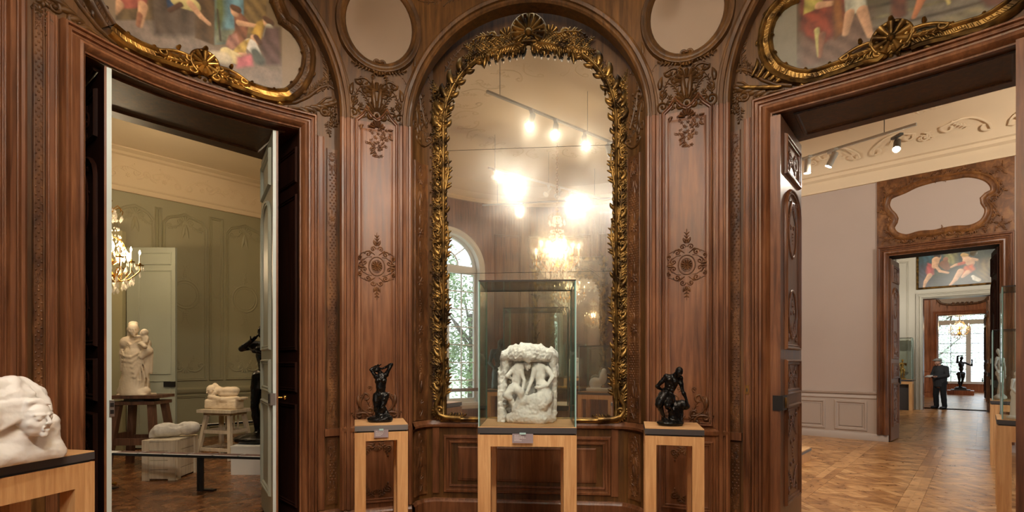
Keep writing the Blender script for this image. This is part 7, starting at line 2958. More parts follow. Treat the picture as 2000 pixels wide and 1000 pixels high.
mb = MB(); mb.add([(-5.9 - .06, 8.75, .468), (-3.9 - .06, 10.6, .468), (-3.9 + .07, 10.6, .468), (-5.9 + .07, 8.75, .468)], [(0, 1, 2, 3)])
tag(mb.build('paper_strip', M['paper']), 'long white sheet strip on the far barrier rail', 'sheet')
t = tag(empty('floor_bolt', (-4.98, 6.42, .0)), 'small brass door stop on the dark parquet', 'door stop')
mb = MB(); mb.box((0, 0, .006), (.14, .08, .012)); mb.build('base_plate', M['black'], t, world=False)
mb = MB(); mb.tube([(-.05, 0, .06), (.04, 0, .06)], .012, 8); mb.ball((.05, 0, .06), .024, 8, 6); mb.box((-.03, 0, .03), (.03, .03, .05)); mb.build('stop_arm', M['brass'], t, world=False)

# ------------------------------------------------------------------ enfilade displays
def towards(e0, n0): return EN(e0, n0)
rzE = atan2(EX.y, EX.x)
# near case at the right
c = Vector((4.97, 5.20)) + EX * .35 - NX * .28
pedestal((c.x, c.y), .70, .70, .99, rzE, 'oak pedestal under the nearer glass case at the right edge', leg=.11, ap=.16)
glass_case((c.x, c.y), .66, .62, 1.34, .99, rzE, 'nearer tall glass case at the right edge, a white statuette inside')
s = Sculpt((-.12, -.10, -.01), (.12, .10, .56), .0048)
J = dict(lsh=(-.055, 0, .42), rsh=(.055, 0, .42), neck=(0, 0, .45), head=(-.005, -.008, .487), look=(-.3, -.9, -.1), lel=(-.085, -.01, .33), lwr=(-.05, -.05, .28), rel=(.085, .0, .33), rwr=(.05, -.05, .27), lhip=(-.035, 0, .285), rhip=(.035, 0, .285))
body(s, J, .54, fem=True, legs=False)
s.chain([(0, 0, .29), (.0, .0, .15), (0, 0, .02)], [.058, .062, .075], .02)
s.chain([(-.06, -.03, .30), (.02, -.065, .24), (.07, -.03, .20)], [.012, .014, .012], .01)
for k in range(6): s.chain([(-.055 + .022 * k, -.05, .02), (-.045 + .018 * k, -.055, .14), (-.03 + .012 * k, -.045, .25)], [.011, .009, .006], .008)
s.box((0, 0, .008), (.09, .07, .018), .006, .01); s.rough(.001, 90, 2, 2)
p_ = ray(1985, 775, 5.30)
tt = empty('white_statuette', (p_.x, p_.y, .992), 'small white standing statuette inside the nearer right-hand case', 'sculpture')
s.build('statuette', M['marble'], tt, scale=(.66, .7, .93))
# farther case
c = Vector((7.30, 7.87)) + EX * .31 - NX * .285
pedestal((c.x, c.y), .62, .60, .985, rzE, 'oak pedestal under the farther glass case', leg=.10, ap=.10)
glass_case((c.x, c.y), .58, .55, 1.07, .985, rzE, 'farther glass case with a twisted grey plaster figure')
s = Sculpt((-.2, -.16, -.01), (.2, .16, .86), .0075)
J = dict(lsh=(-.09, 0, .64), rsh=(.08, -.02, .62), neck=(-.02, -.01, .69), head=(-.07, -.02, .745), look=(-.6, -.7, -.3), lel=(-.13, .0, .53), lwr=(-.10, -.04, .42), rel=(.12, -.02, .50), rwr=(.09, -.06, .38), lhip=(-.05, 0, .42), rhip=(.05, 0, .42), lkn=(-.03, -.04, .24), rkn=(.06, -.01, .24), lan=(-.01, .0, .06), ran=(.06, .02, .06))
body(s, J, .80)
s.chain([(.06, .05, .05), (.09, .05, .3), (.05, .05, .45)], [.07, .05, .04], .03); s.ell((.01, 0, .03), (.15, .12, .05), .03)
s.rough(.003, 50, 2, 3)
p_ = ray(1953, 770, 8.10)
tt = empty('twisted_plaster_figure', (p_.x, p_.y, .987), 'grey plaster figure twisting sideways inside the farther case', 'sculpture')
s.build('plaster_figure', M['plaster_grey'], tt, scale=(.55, .6, 1.0))
# low plinth with glass at the left of the first room
lc = Vector((4.83, 8.35)) - EX * .45 + NX * .5
t = tag(empty('low_plinth', (lc.x, lc.y, 0), rz=rzE), 'low oak plinth with a dark grey band behind the carved door leaf', 'plinth')
mb = MB(); mb.box((0, 0, .07), (.90, 1.0, .14)); mb.build('plinth_body', M['ped_oak'], t, world=False)
mb = MB(); mb.box((0, 0, .16), (.91, 1.01, .035)); mb.build('edge_band', M['slate_l'], t, world=False)
mb = MB(); mb.box((0, 0, .185), (.90, 1.0, .014)); mb.build('top_board', M['ped_top'], t, world=False)
glass_case((lc.x + NX.x * .12 - EX.x * .05, lc.y + NX.y * .12 - EX.y * .05), .62, .62, 1.72, .192, rzE, 'tall glass case standing on the low plinth by the carved door leaf')

# case against the far pale wall; figure's orange light is coloured in as gold
t0 = EN(21.25, 1.95)
pedestal((t0.x, t0.y), .55, .50, 1.0, rzE - pi / 2, 'oak pedestal against the pale wall of the far room', leg=.09, ap=.09)
mb = MB()
t = tag(empty('dark_backing_panel', (t0.x, t0.y, 0), rz=rzE - pi / 2), 'dark grey box standing under the far pedestal', 'box')
mb.box((0, 0, .42), (.34, .30, .84)); mb.build('box_body', M['slate'], t, world=False)
glass_case((t0.x, t0.y), .52, .47, 1.35, 1.0, rzE - pi / 2, 'slim glass case against the pale wall of the far room')
s = Sculpt((-.14, -.12, -.01), (.14, .12, .72), .010)
J = dict(lsh=(-.08, 0, .52), rsh=(.08, 0, .52), neck=(0, 0, .57), head=(0, -.01, .62), lel=(-.12, -.02, .42), lwr=(-.06, -.06, .36), rel=(.12, 0, .44), rwr=(.10, -.05, .54), lhip=(-.045, 0, .33), rhip=(.045, 0, .33), lkn=(-.05, -.03, .18), rkn=(.05, -.01, .18), lan=(-.04, 0, .05), ran=(.05, .02, .05))
body(s, J, .66, hands=False); s.ell((0, 0, .02), (.11, .09, .04), .02)
tt = empty('orange_lit_statuette', (t0.x - .02, t0.y - .02, 1.003), 'small golden statuette glowing in the slim far case', 'sculpture')
s.build('statuette', M['gilt_bright'], tt)
# pedestal and plaster piece in the brown room
t0 = EN(25.3, 1.95)
pedestal((t0.x, t0.y), .55, .50, 1.0, rzE - pi / 2, 'oak pedestal in the orange-brown room behind the visitor', leg=.09, ap=.09)
s = Sculpt((-.2, -.15, -.01), (.2, .15, .34), .010)
s.ell((0, 0, .05), (.15, .11, .06), .02); s.ell((-.06, 0, .15), (.06, .05, .10), .03); s.ell((.07, 0, .12), (.06, .05, .07), .03); s.ball((-.07, -.01, .27), .04, .02); s.rough(.006, 40, 2, 3)
tt = empty('small_plaster_group', (t0.x, t0.y, 1.003), 'small white plaster piece on the pedestal behind the visitor', 'sculpture')
s.build('plaster_piece', M['plaster'], tt)

# standing bronze before the end window
pb_ = ray(1876, 771, 25.0)
t = tag(empty('statue_podium', (pb_.x, pb_.y, 0), rz=rzE - pi / 2), 'low dark oak podium before the end window', 'podium')
mb = MB(); mb.box((0, 0, .10), (.98, .86, .20)); mb.build('podium_body', M['oak_hall'], t, world=False)
mb = MB(); mb.box((0, 0, .22), (.72, .62, .05)); mb.build('podium_step', M['slate'], t, world=False)
mb = MB(); mb.box((0, 0, .28), (.44, .40, .07)); mb.build('podium_cap', M['black'], t, world=False)
s = Sculpt((-.46, -.3, -.01), (.56, .3, 1.72), .0095)
q = lambda x, y, d=0.0: ((x - 590) / 6.25 / 40.4, d, (985 - y) / 6.25 / 40.4)
J = dict(lsh=q(553, 672, 0), rsh=q(640, 678, 0), neck=q(595, 650, 0), head=q(598, 622, -.03), look=(-.2, -.8, .5), lel=q(548, 600, -.02), lwr=q(580, 592, -.06), lhd=q(605, 596, -.08),
         rel=q(712, 715, -.08), rwr=q(698, 665, -.14), rhd=q(690, 635, -.16), lhip=q(572, 810, 0), rhip=q(625, 812, 0), lkn=q(565, 900, -.05), rkn=q(610, 895, -.02), lan=q(580, 965, 0), ran=q(603, 968, .04))
body(s, J, 1.42)
s.ell((0, 0, .02), (.22, .18, .04), .02); s.rough(.003, 30, 2, 2)
tt = empty('standing_bronze', (pb_.x, pb_.y, .315), 'black bronze nude standing with one hand on his head, against the end window', 'sculpture')
s.build('bronze_figure', M['bronze'], tt)

# ------------------------------------------------------------------ the visitor
pm = ray(1836, 798, 17.45)
man = empty('person', (pm.x, pm.y, 0), 'person in a grey cap and dark jacket reading a leaflet in the far doorway', 'person')
man.rotation_euler = (0, 0, radians(-78))
def manJ():
    return dict(lsh=(-.155, .02, 1.36), rsh=(.155, .02, 1.36), neck=(0, -.03, 1.46), head=(0, -.10, 1.565), look=(-.35, -1, -.45), lel=(-.24, -.02, 1.12), lwr=(-.10, -.26, 1.06), rel=(.24, .0, 1.12), rwr=(.10, -.27, 1.08),
                lhip=(-.08, 0, .86), rhip=(.08, 0, .86), lkn=(-.13, -.03, .48), rkn=(.12, -.03, .48), lan=(-.14, .02, .09), ran=(.13, .02, .09))
s = Sculpt((-.42, -.42, -.01), (.42, .32, 1.78), .011)
body(s, manJ(), 1.52, feet=True)
s.build('body', M['skin'], man)
s = Sculpt((-.45, -.45, .60), (.45, .35, 1.56), .011)
s.chain([(0, .03, 1.34), (0, .02, 1.1), (0, .0, .80)], [.14, .16, .165], .03); s.cap((-.16, .03, 1.36), (.16, .03, 1.36), .085, .085, .03); s.ell((0, -.01, 1.0), (.20, .19, .28), .03); s.ell((0, -.02, 1.25), (.17, .14, .20), .03)
for sx in (-1, 1): s.chain([(sx * .165, .03, 1.36), (sx * .245, -.01, 1.12), (sx * .12, -.22, 1.07)], [.08, .068, .052], .012)
s.box((0, 0, .60), (.5, .5, .13), 0, .01, 'sub')
s.rough(.004, 25, 3, 2)
s.build('jacket', M['cloth_dark'], man)
s = Sculpt((-.3, -.25, .04), (.3, .28, 1.0), .011)
s.cap((-.08, .01, .88), (.08, .01, .88), .13, .13, .02)
for sx in (-1, 1): s.chain([(sx * .10, 0, .86), (sx * .125, -.02, .48), (sx * .135, .02, .10)], [.10, .080, .072], .01)
s.rough(.003, 25, 4, 2); s.build('trousers', M['cloth_black'], man)
for sx in (-1, 1):
    s = Sculpt((sx * .135 - .09, -.24, -.005), (sx * .135 + .09, .12, .14), .008)
    s.cap((sx * .135, .04, .05), (sx * .15, -.14, .035), .05, .045, .01); s.box((sx * .14, -.04, -.05), (.2, .3, .052), 0, .002, 'sub'); s.build('shoe', M['leather'], man)
s = Sculpt((-.16, -.28, 1.54), (.16, .08, 1.74), .008)
s.ell((0, -.09, 1.635), (.105, .125, .065), .01); s.ell((-.03, -.19, 1.62), (.075, .07, .015), .015); s.box((0, -.1, 1.53), (.3, .3, .055), 0, .005, 'sub'); s.build('cap', M['hat'], man)
s = Sculpt((-.12, -.12, 1.46), (.12, .04, 1.64), .008)
s.ell((0, -.045, 1.56), (.092, .085, .07), .01); s.box((0, -.18, 1.56), (.2, .09, .2), 0, .005, 'sub'); s.rough(.003, 80, 1, 2); s.build('grey_hair', M['hat'], man)
mb = MB(); mb.box((-.09, -.36, 1.09), (.20, .14, .012), rot=Matrix.Rotation(radians(25), 3, 'X')); mb.build('leaflet', M['paper'], man, world=False)


# ------------------------------------------------------------------ behind the camera, seen in the mirror
v = ray(1170, 707, 11.0); r_ = mref((v.x, v.y))
rm = atan2(r_.y - 1.7, r_.x - .1) + pi / 2
pedestal((r_.x, r_.y), .75, .6, .95, rm, 'oak pedestal by the back wall, seen in the mirror behind the white figure', leg=.09, ap=.09)
s = Sculpt((-.28, -.2, -.01), (.28, .2, .52), .011)
s.box((0, 0, .03), (.24, .16, .04), .02, 0); s.ell((-.08, 0, .17), (.14, .11, .12), .04); s.ell((.08, 0, .28), (.08, .08, .14), .04); s.ball((.10, -.02, .43), .055, .02); s.cap((.12, -.05, .36), (-.05, -.1, .18), .03, .025, .02); s.rough(.004, 30, 2, 3)
tt = empty('crouching_marble', (r_.x, r_.y, .953), 'white crouching marble by the back wall, seen in the mirror', 'sculpture'); tt.rotation_euler = (0, 0, rm)
s.build('marble_figure', M['marble'], tt)
glass_case((r_.x, r_.y), .7, .55, .95, .95, rm, 'glass case over the crouching marble, seen in the mirror')
v = ray(977, 707, 12.0); r_ = mref((v.x, v.y))
pedestal((r_.x, r_.y), .5, .5, .95, 0, 'oak pedestal by the back wall under the dark half figure', leg=.09, ap=.09)
s = Sculpt((-.34, -.26, -.01), (.34, .26, 1.18), .013)
J = dict(lsh=(-.17, 0, .86), rsh=(.17, 0, .86), neck=(0, .02, .94), head=(.03, .03, 1.05), look=(.4, 1, 0), lel=(-.24, .02, .6), lwr=(-.10, .14, .48), rel=(.24, .0, .6), rwr=(.12, .14, .5), lhip=(-.10, 0, .36), rhip=(.10, 0, .36))
body(s, J, 1.62, legs=False, fwd=(0, 1, 0)); s.chain([(0, 0, .4), (0, 0, .05)], [.17, .20], .05); s.rough(.006, 20, 2, 3)
tt = empty('draped_bronze', (r_.x, r_.y, .953), 'green-black bronze half figure by the back wall, seen in the mirror', 'sculpture')
s.build('bronze_figure', M['bronze_green'], tt)
# ------------------------------------------------------------------ chandeliers
def drop_mb(mb, c, r, h):
    x, y, z = c
    mb.add([(x, y, z), (x + r, y, z - h * .6), (x, y + r * .5, z - h * .6), (x - r, y, z - h * .6), (x, y - r * .5, z - h * .6), (x, y, z - h)],
           [(0, 2, 1), (0, 3, 2), (0, 4, 3), (0, 1, 4), (5, 1, 2), (5, 2, 3), (5, 3, 4), (5, 4, 1)])


def chandelier(loc, chain_to, label, R=.44, lit=60, n=8, dim=False):
    """loc: the foot of the fixture; chain_to: ceiling height"""
    t = empty('crystal_chandelier', loc, label, 'chandelier')
    rr = random.Random(6)
    H = 1.45
    mb = MB()
    z = H
    k = 0
    while z < chain_to - loc[2] - .02:
        ring = [(.016 * cos(a) if k % 2 else 0, 0 if k % 2 else .016 * cos(a), z + .032 + .034 * sin(a)) for a in [2 * pi * i / 8 for i in range(9)]]
        mb.tube(ring, .0045, 5, caps=False)
        z += .052; k += 1
    mb.lathe([(.0, H - .02), (.02, H), (.0, H + .03)], seg=8)
    mb.build('chain', M['brass'], t, smooth=60, world=False)
    mb = MB()
    mb.lathe([(.0, .16), (.03, .18), (.06, .22), (.085, .26), (.07, .31), (.03, .34), (.022, .42), (.05, .47), (.055, .50), (.025, .55), (.02, .62)], seg=14)
    mb.lathe([(.018, .9), (.018, 1.2), (.05, 1.22), (.07, 1.25), (.03, 1.28), (.02, 1.34), (.035, 1.38), (.0, 1.44)], seg=12)
    mb.build('brass_stem', M['brass'], t, smooth=60, world=False)
    mb = MB()
    mb.lathe([(.02, .62), (.05, .66), (.068, .72), (.05, .78), (.022, .82), (.045, .86), (.03, .90), (.018, .93)], seg=8)
    mb.build('crystal_baluster', M['crystal'], t, world=False)
    arm_o = None
    for i in range(n):
        a = 2 * pi * i / n + .3
        r_ = R if i % 2 == 0 else R * .74
        zc = .44 if i % 2 == 0 else .52
        if i < 2:
            mb = MB()
            mb.tube([(0.05 , 0, .30), (r_ * .35, 0, .20), (r_ * .62, 0, .22), (r_ * .85, 0, .30), (r_, 0, .36), (r_, 0, zc)], [.012, .011, .010, .009, .009, .009], 7)
            mb.tube([(r_ * .5, 0, .22), (r_ * .6, 0, .34), (r_ * .75, 0, .36), (r_ * .8, 0, .30)], .006, 5)
            arm = mb.build('arm', M['brass'], t, smooth=60, world=False)
            mb = MB(); mb.lathe([(.0, zc - .005), (.05, zc), (.055, zc + .012), (.02, zc + .014), (.018, zc + .04)], (r_, 0, 0), 10); mb.build('drip_pan', M['brass'], arm, smooth=60, world=False)
            mb = MB(); mb.lathe([(.011, zc + .03), (.011, zc + .16), (.0, zc + .165)], (r_, 0, 0), 8); mb.build('candle_sleeve', M['candle'], arm, smooth=60, world=False)
            mb = MB(); mb.lathe([(.0, zc + .16), (.012, zc + .18), (.013, zc + .195), (.006, zc + .22), (.0, zc + .235)], (r_, 0, 0), 8); mb.build('bulb', M['bulb'] , arm, smooth=60, world=False)
            mb = MB()
            for q in range(7):
                b = 2 * pi * q / 7
                drop_mb(mb, (r_ + .05 * cos(b), .05 * sin(b), zc - .01), .010, .065)
            drop_mb(mb, (r_, 0, zc - .09), .018, .10); drop_mb(mb, (r_ * .8, 0, .28), .016, .10); drop_mb(mb, (r_ * .6, 0, .20), .018, .10)
            o_ = mb.build('crystal_drops', M['crystal'], arm, world=False)
            arm.rotation_euler = (0, 0, a)
            if i == 0: A0 = arm
            else: A1 = arm
        else:
            c = copy_tree(A0 if i % 2 == 0 else A1, t)
            c.rotation_euler = (0, 0, a)
    # strings and pendants
    mb = MB()
    for i in range(16):
        a = 2 * pi * i / 16
        for k in range(9):
            f = k / 8
            r_ = .07 + (R * .62 - .07) * f; z = 1.24 - .62 * f - .16 * sin(pi * f)
            drop_mb(mb, (r_ * cos(a), r_ * sin(a), z + .018), .015, .042)
    for (rr_, z, n2, h) in ((.075, 1.23, 9, .10), (.15, 1.18, 8, .09), (R * .62, .62, 16, .10), (.28, .26, 14, .10), (.19, .18, 11, .10), (.10, .12, 8, .10), (.0, .10, 1, .12), (.2, .42, 10, .09), (.14, .58, 8, .09)):
        for i in range(n2):
            a = 2 * pi * i / n2 + z
            drop_mb(mb, (rr_ * cos(a), rr_ * sin(a), z), .024, h * 1.15)
    o_ = mb.build('crystal_pendants', M['crystal'], t, world=False)
    o_['kind'] = 'stuff'
    mb = MB()
    for i in range(6):
        a = 2 * pi * i / 6
        mb.tube([(.04 * cos(a), .04 * sin(a), 1.24), (.12 * cos(a), .12 * sin(a), 1.30), (.17 * cos(a), .17 * sin(a), 1.25), (.16 * cos(a), .16 * sin(a), 1.20)], .006, 5)
        mb.tube([(.03 * cos(a), .03 * sin(a), .86), (.17 * cos(a), .17 * sin(a), .80), (.22 * cos(a), .22 * sin(a), .66), (.12 * cos(a), .12 * sin(a), .50), (.05 * cos(a), .05 * sin(a), .44)], .006, 5)
    mb.build('scrolled_branches', M['brass'], t, smooth=60, world=False)['kind'] = 'stuff'
    if lit:
        l = bpy.data.lights.new('candle_light', 'POINT'); l.energy = lit; l.color = (1, .76, .48); l.shadow_soft_size = .12
        lo = bpy.data.objects.new('candle_light', l); COL.objects.link(lo); lo.parent = t; lo.location = (0, 0, .62)
    return t


v = ray(1088, 707, 9.95); r_ = mref((v.x, v.y))
chandelier((r_.x, r_.y, 3.10), ZT + .40, 'crystal chandelier of the round room, seen in the mirror', lit=CH1)
chandelier((-5.90, 7.58, 2.56), 5.5, 'lit crystal chandelier in the olive room beside the left door leaf', lit=CH2, R=.38)
v = ray(1874, 707, 24.9)
chandelier((v.x, v.y, 2.66), 5.75, 'small crystal chandelier hanging before the end window', lit=CH3, R=.46)


# ------------------------------------------------------------------ track lights
def aim(o, tgt):
    d = Vector(tgt) - Vector(o.matrix_world.translation if o.parent is None else wloc(o))
    o.rotation_euler = d.to_track_quat('-Z', 'Y').to_euler()


def spot_head(p, tgt, label, style='can', energy=0, size=60, colr=(1, .94, .85), group=None, white=True, blend=.6, sc=1.0):
    t = empty('track_spotlight', p, label, 'spotlight', group)
    m_ = M['lamp_white'] if white else M['lamp_grey']
    d = (Vector(tgt) - Vector(p)).normalized()
    rot = d.to_track_quat('-Z', 'Y').to_matrix()
    def X(v_): return tuple(rot @ Vector((v_[0] * sc, v_[1] * sc, v_[2] * sc)))
    mb = MB(); mb.tube([(0, 0, .10 * sc), (0, 0, 0)], .012 * sc, 8); mb.box((0, 0, .108 * sc), (.05 * sc, .16 * sc, .03 * sc)); mb.build('mount', m_, t, world=False)
    m0 = MB()
    if style == 'can': m0.lathe([(.0, .09), (.035, .09), (.042, .07), (.042, -.11), (.038, -.11), (.036, -.09), (.0, -.09)], seg=16)
    else: m0.lathe([(.0, .10), (.022, .10), (.024, .02), (.036, -.05), (.06, -.12), (.055, -.12), (.03, -.06), (.0, -.05)], seg=16)
    mb = MB(); mb.add([X(v_) for v_ in m0.v], m0.f); mb.build('housing', m_, t, smooth=40, world=False)
    lens = MB(); zz = -.112 if style == 'can' else -.115; rr_ = .041 if style == 'can' else .05
    lens.add([X((rr_ * cos(2 * pi * k / 14), rr_ * sin(2 * pi * k / 14), zz)) for k in range(14)], [tuple(range(14))])
    lens.build('lens', M['lamp_lit'] if energy else M['lamp_white'], t, world=False)
    if energy:
        l = bpy.data.lights.new('spot_beam', 'SPOT'); l.energy = energy; l.color = colr; l.spot_size = radians(size); l.spot_blend = blend; l.shadow_soft_size = .05
        lo = bpy.data.objects.new('spot_beam', l); COL.objects.link(lo); lo.parent = t
        lo.location = tuple(d * .15 * sc); lo.rotation_euler = d.to_track_quat('-Z', 'Y').to_euler()
    return t


def track(a, b, zc, label, rods=(.1, .9), white=False):
    a = Vector(a); b = Vector(b)
    t = empty('lighting_track', tuple((a + b) / 2), label, 'lighting track')
    mb = MB(); mb.beam(a, b, .035, .03); mb.build('rail', M['lamp_white'] if white else M['lamp_grey'], t)
    for f in rods:
        p = a.lerp(b, f)
        mb = MB(); mb.tube([p, (p.x, p.y, zc)], .005, 6); mb.build('hanging_rod', M['lamp_grey'], t)
    return t


def vreal(px, py, z):
    Y = FPX * (z - EYE) / (HY - py)
    v = ray(px, py, Y); r = mref((v.x, v.y))
    return Vector((r.x, r.y, z))


CZ = ZT + .38
ta, tb_ = vreal(952, 183, 5.12), vreal(1240, 300, 5.12)
track(ta, tb_, CZ, 'lighting track hung nearest the mirror, seen in it', (.07, .62))
SP = [(.25, (-1.1, 4.4, 1.2), E1, 46), (.40, (0.05, 4.5, 1.2), E1 * .9, 40), (.60, (1.27, 4.2, 1.2), E1, 46), (.97, (-2.4, 4.4, 3.9), E1 * .9, 75)]
for k, (f, tg, en, sz) in enumerate(SP):
    p = ta.lerp(tb_, f) - Vector((0, 0, .14))
    spot_head(p, tg, 'lit spotlight on the track nearest the mirror, aimed at %s' % (('the dancing bronze', 'the plaster group', 'the stooping bronze', 'the left overdoor painting')[k]), energy=en, size=sz, white=False)
p = ta.lerp(tb_, .78) - Vector((0, 0, .14)); spot_head(p, (2, 2, 1), 'unlit spotlight on the track nearest the mirror', energy=0, white=False)
ta2, tb2 = vreal(955, 330, 5.12), vreal(1170, 388, 5.12)
track(ta2, tb2, CZ, 'lighting track farther from the mirror, seen in it', (.05, .5, .95), white=True)
SP2 = [(.05, (2.6, 4.4, 3.9), E2, 70, 'the right overdoor painting'), (.22, (-1.5, 5.0, 1.6), E2 * .8, 80, 'the pilaster left of the mirror'), (.86, (-2.9, 3.9, 1.8), E2, 85, 'the left door surround')]
for (f, tg, en, sz, w_) in SP2:
    p = ta2.lerp(tb2, f) - Vector((0, 0, .14)); spot_head(p, tg, 'lit spotlight on the farther track, aimed at ' + w_, energy=en, size=sz)
for k, f in enumerate((.50, .60, .70)):
    p = ta2.lerp(tb2, f) - Vector((0, 0, .14)); spot_head(p, (tg[0], tg[1] + k, 0), ('first', 'second', 'third')[k] + ' unlit cone spotlight along the farther track, beside the chandelier chain', style='cone', energy=0, group='unlit cone spotlights on the farther track')
# track added with fill lamps for the near marble and both pilasters
p = Vector((-.9, -.9, 5.0)); track(p + Vector((-.9, 0, .14)), p + Vector((2.6, 0, .14)), CZ, 'lighting track over the middle of the round room', (.1, .9))
spot_head(p, (-2.35, 2.3, 1.3), 'lit spotlight over the room, aimed at the marble head', energy=E3, size=44, colr=(1, .97, .94))
spot_head(p + Vector((2.2, 0, 0)), (1.9, 4.6, 2.2), 'lit spotlight over the room, aimed at the right pilaster', energy=E2, size=85)
spot_head(p + Vector((1.2, 0, 0)), (-1.0, 4.9, 2.0), 'lit spotlight over the room, aimed at the left pilaster', energy=E2, size=85)

# first enfilade room
a, b = ray(1520, 336, 7.9), ray(1790, 272, 6.5)
a.z = b.z = 4.56
track(a, b, 5.9, 'white lighting track across the first pale room', (.02, .8), white=True)
h1 = ray(1577, 335, 7.5); h1.z = 4.42
spot_head(h1, h1 + Vector((.02, .1, -2)), 'white cylindrical spotlight, leftmost on the pale room track', energy=E4, size=110, colr=(1, .9, .78))
h2 = ray(1626, 330, 7.25); h2.z = 4.42
spot_head(h2, h2 + Vector((-.8, .6, -2)), 'white tilted spotlight beside the leftmost one on the pale room track', energy=E4, size=90, colr=(1, .9, .78))
h3 = ray(1752, 275, 6.78); h3.z = 4.42
spot_head(h3, h3 + Vector((-.8, -.9, -1.4)), 'chrome spotlight shining towards the camera under the door head', energy=E4 * .5, size=80, colr=(1, .9, .78), white=False)
for k, (e_, n_, tg) in enumerate(((8.2, 3.6, (12.4, 3.0, 2.8)), (9.2, -1.4, (12.4, .6, 4.4)))):
    p = EN(e_, n_, 4.9); q_ = EN(tg[0], tg[1], tg[2])
    spot_head(p, q_, 'lit spotlight above the pale room, aimed at %s' % ('the dado wall' if k == 0 else 'the overdoor panel'), energy=E4, size=100, colr=(1, .9, .8))
    mb = MB(); mb.tube([p + Vector((0, 0, .14)), p + Vector((0, 0, 1.0))], .006, 6); tag(mb.build('ceiling_rod', M['lamp_grey']), 'ceiling rod carrying the spotlight aimed at %s' % ('the dado wall' if k == 0 else 'the overdoor panel'), 'rod')
# pale grey room lamps
for k, (px_, py_, Y_) in enumerate(((1856, 488, 13.5), (1905, 492, 13.2), (1750, 508, 14.5))):
    p = ray(px_, py_, Y_)
    spot_head(p, EN(21.6, .9, 4.4) if k < 2 else EN(21.3, 2.2, 1.5), 'white cone spotlight %s' % ('in front of the dark painting, left one', 'in front of the dark painting, right one', 'by the left leaf of the second doorway')[k], style='cone', energy=E5, size=80, sc=1.3)
    mb = MB(); mb.tube([p + Vector((0, 0, .16)), (p.x, p.y, 5.94)], .006, 6); tag(mb.build('ceiling_rod', M['lamp_grey']), 'ceiling rod carrying the cone spotlight %s' % ('left of the painting', 'right of the painting', 'by the second doorway')[k], 'rod')
# brown room and olive room lamps
for (p, q_, en, lab, sz) in ((EN(25, 2.2, 4.9), EN(29.6, 2.4, 2.4), E5 * 1.3, 'lit spotlight washing the orange-brown panelling', 90),
                     (EN(1.0, 7.6, 5.0), Vector((-5.6, 7.7, 1.7)), E6, 'lit spotlight in the olive room, aimed at the robed statue', 40),
                     (EN(3.2, 7.6, 5.0), Vector((-4.7, 8.4, .9)), E6, 'lit spotlight in the olive room, aimed at the crawling figure', 40),
                     (EN(2.4, 8.4, 5.0), EN(2.6, 12.0, 3.4), E6, 'lit spotlight in the olive room, aimed at the panelled wall', 100),
                     (EN(2.6, 6.9, 5.0), Vector((-4.6, 7.0, .4)), E6 * .9, 'lit spotlight in the olive room, aimed at the plaster torso', 36)):
    spot_head(p, q_, lab, energy=en, size=sz, colr=(1, .80, .56))
    mb = MB(); zt2 = 5.75 if p.x > 0 else 5.5
    mb.tube([p + Vector((0, 0, .14)), (p.x, p.y, zt2)], .006, 6); tag(mb.build('ceiling_rod', M['lamp_grey']), 'ceiling rod of the ' + lab[4:], 'rod')


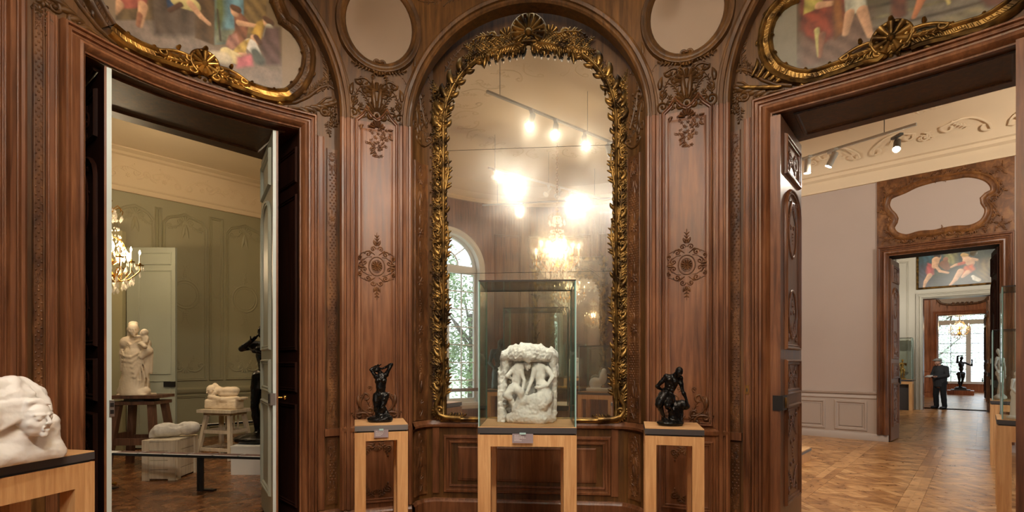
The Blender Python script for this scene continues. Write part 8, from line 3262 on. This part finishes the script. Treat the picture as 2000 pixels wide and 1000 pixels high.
# ------------------------------------------------------------------ outside: ground and trees
mb = MB(); mb.add([(-60, -60, -.8), (90, -60, -.8), (90, 90, -.8), (-60, 90, -.8)], [(0, 1, 2, 3)])
tag(mb.build('garden_ground', M['gravel']), kind='structure')
def tree(loc, h, r, label, seed, n=9000, mt='leafy'):
    t = empty('garden_tree', loc, label, 'tree', 'trees outside the windows')
    rr = np.random.RandomState(seed)
    mb = MB(); mb.tube([(0, 0, 0), (.05, .02, h * .3), (-.03, 0, h * .62)], [.22, .17, .08], 9)
    for k in range(6):
        a = k * 1.05; mb.tube([(0, 0, h * (.3 + .05 * k)), (r * .6 * cos(a), r * .6 * sin(a), h * (.5 + .06 * k))], [.08, .03], 6)
    mb.build('trunk', M['trunk'], t, world=False)
    mb = MB()
    cl = [(rr.uniform(-1, 1, size=3) * (.6 * r, .6 * r, .34 * h) + (0, 0, h * .56)) for _ in range(26)]
    vs, fs = [], []
    for i in range(n):
        c = cl[i % 26] + rr.normal(size=3) * r * .2
        a, b = rr.uniform(0, 6.28), rr.uniform(-1, 1); s_ = rr.uniform(.04, .09)
        u = np.array([cos(a), sin(a), b * .6]); v_ = np.array([-sin(a), cos(a), rr.uniform(-1, 1)])
        k = len(vs)
        vs += [tuple(c - u * s_), tuple(c + v_ * s_ * .6), tuple(c + u * s_), tuple(c - v_ * s_ * .6)]
        fs.append((k, k + 1, k + 2, k + 3))
    mb.add(vs, fs)
    o_ = mb.build('foliage', M[mt], t, world=False); o_['kind'] = 'stuff'
wn_ = BW.at(ww)
for k, (dd, off, h, r) in enumerate(((6, -3.5, 8, 2.4), (13, .5, 11, 3.4), (7.5, 5.5, 7, 2.2))):
    p_ = wn_[0] - wn_[1] * dd + Vector((wn_[1].y, -wn_[1].x)) * off
    tree((p_.x, p_.y, -.8), h, r, 'leafy garden tree seen through the mirrored window, %s' % ('nearest the glass', 'tallest', 'farthest to the side')[k], 20 + k)
for k, (e_, n_, h, r) in enumerate(((46, 2.6, 8.0, 3.2), (49, -3.0, 9, 3.6))):
    p_ = EN(e_, n_, -.8); tree(tuple(p_), h, r, 'pale leafy tree outside the end window, %s' % ('behind the bronze', 'beyond the dark leaf')[k], 40 + k, mt='leaf_glare')

# portals guide the sky's light through the window openings
def portal(p, nrm, w, h):
    l = bpy.data.lights.new('sky_portal', 'AREA'); l.shape = 'RECTANGLE'; l.size = w; l.size_y = h
    l.cycles.is_portal = True
    o = bpy.data.objects.new('sky_portal', l); COL.objects.link(o); o.location = p
    o.rotation_euler = Vector(nrm).to_track_quat('-Z', 'Y').to_euler()
_p = BW.at(ww)
portal((_p[0].x - _p[1].x * .3, _p[0].y - _p[1].y * .3, (WSI + WSP + WHW) / 2), (_p[1].x, _p[1].y, 0), WHW * 2, WSP + WHW - WSI)
portal(tuple(EN(36.32, .55, (ZSI + ZTOP) / 2)), (-EX.x, -EX.y, 0), wn1 - wn0, ZTOP - ZSI)
for (a, b) in wins:
    portal(tuple(EN((a + b) / 2, NRm - .12, 2.4)), (NX.x, NX.y, 0), b - a, 3.9)
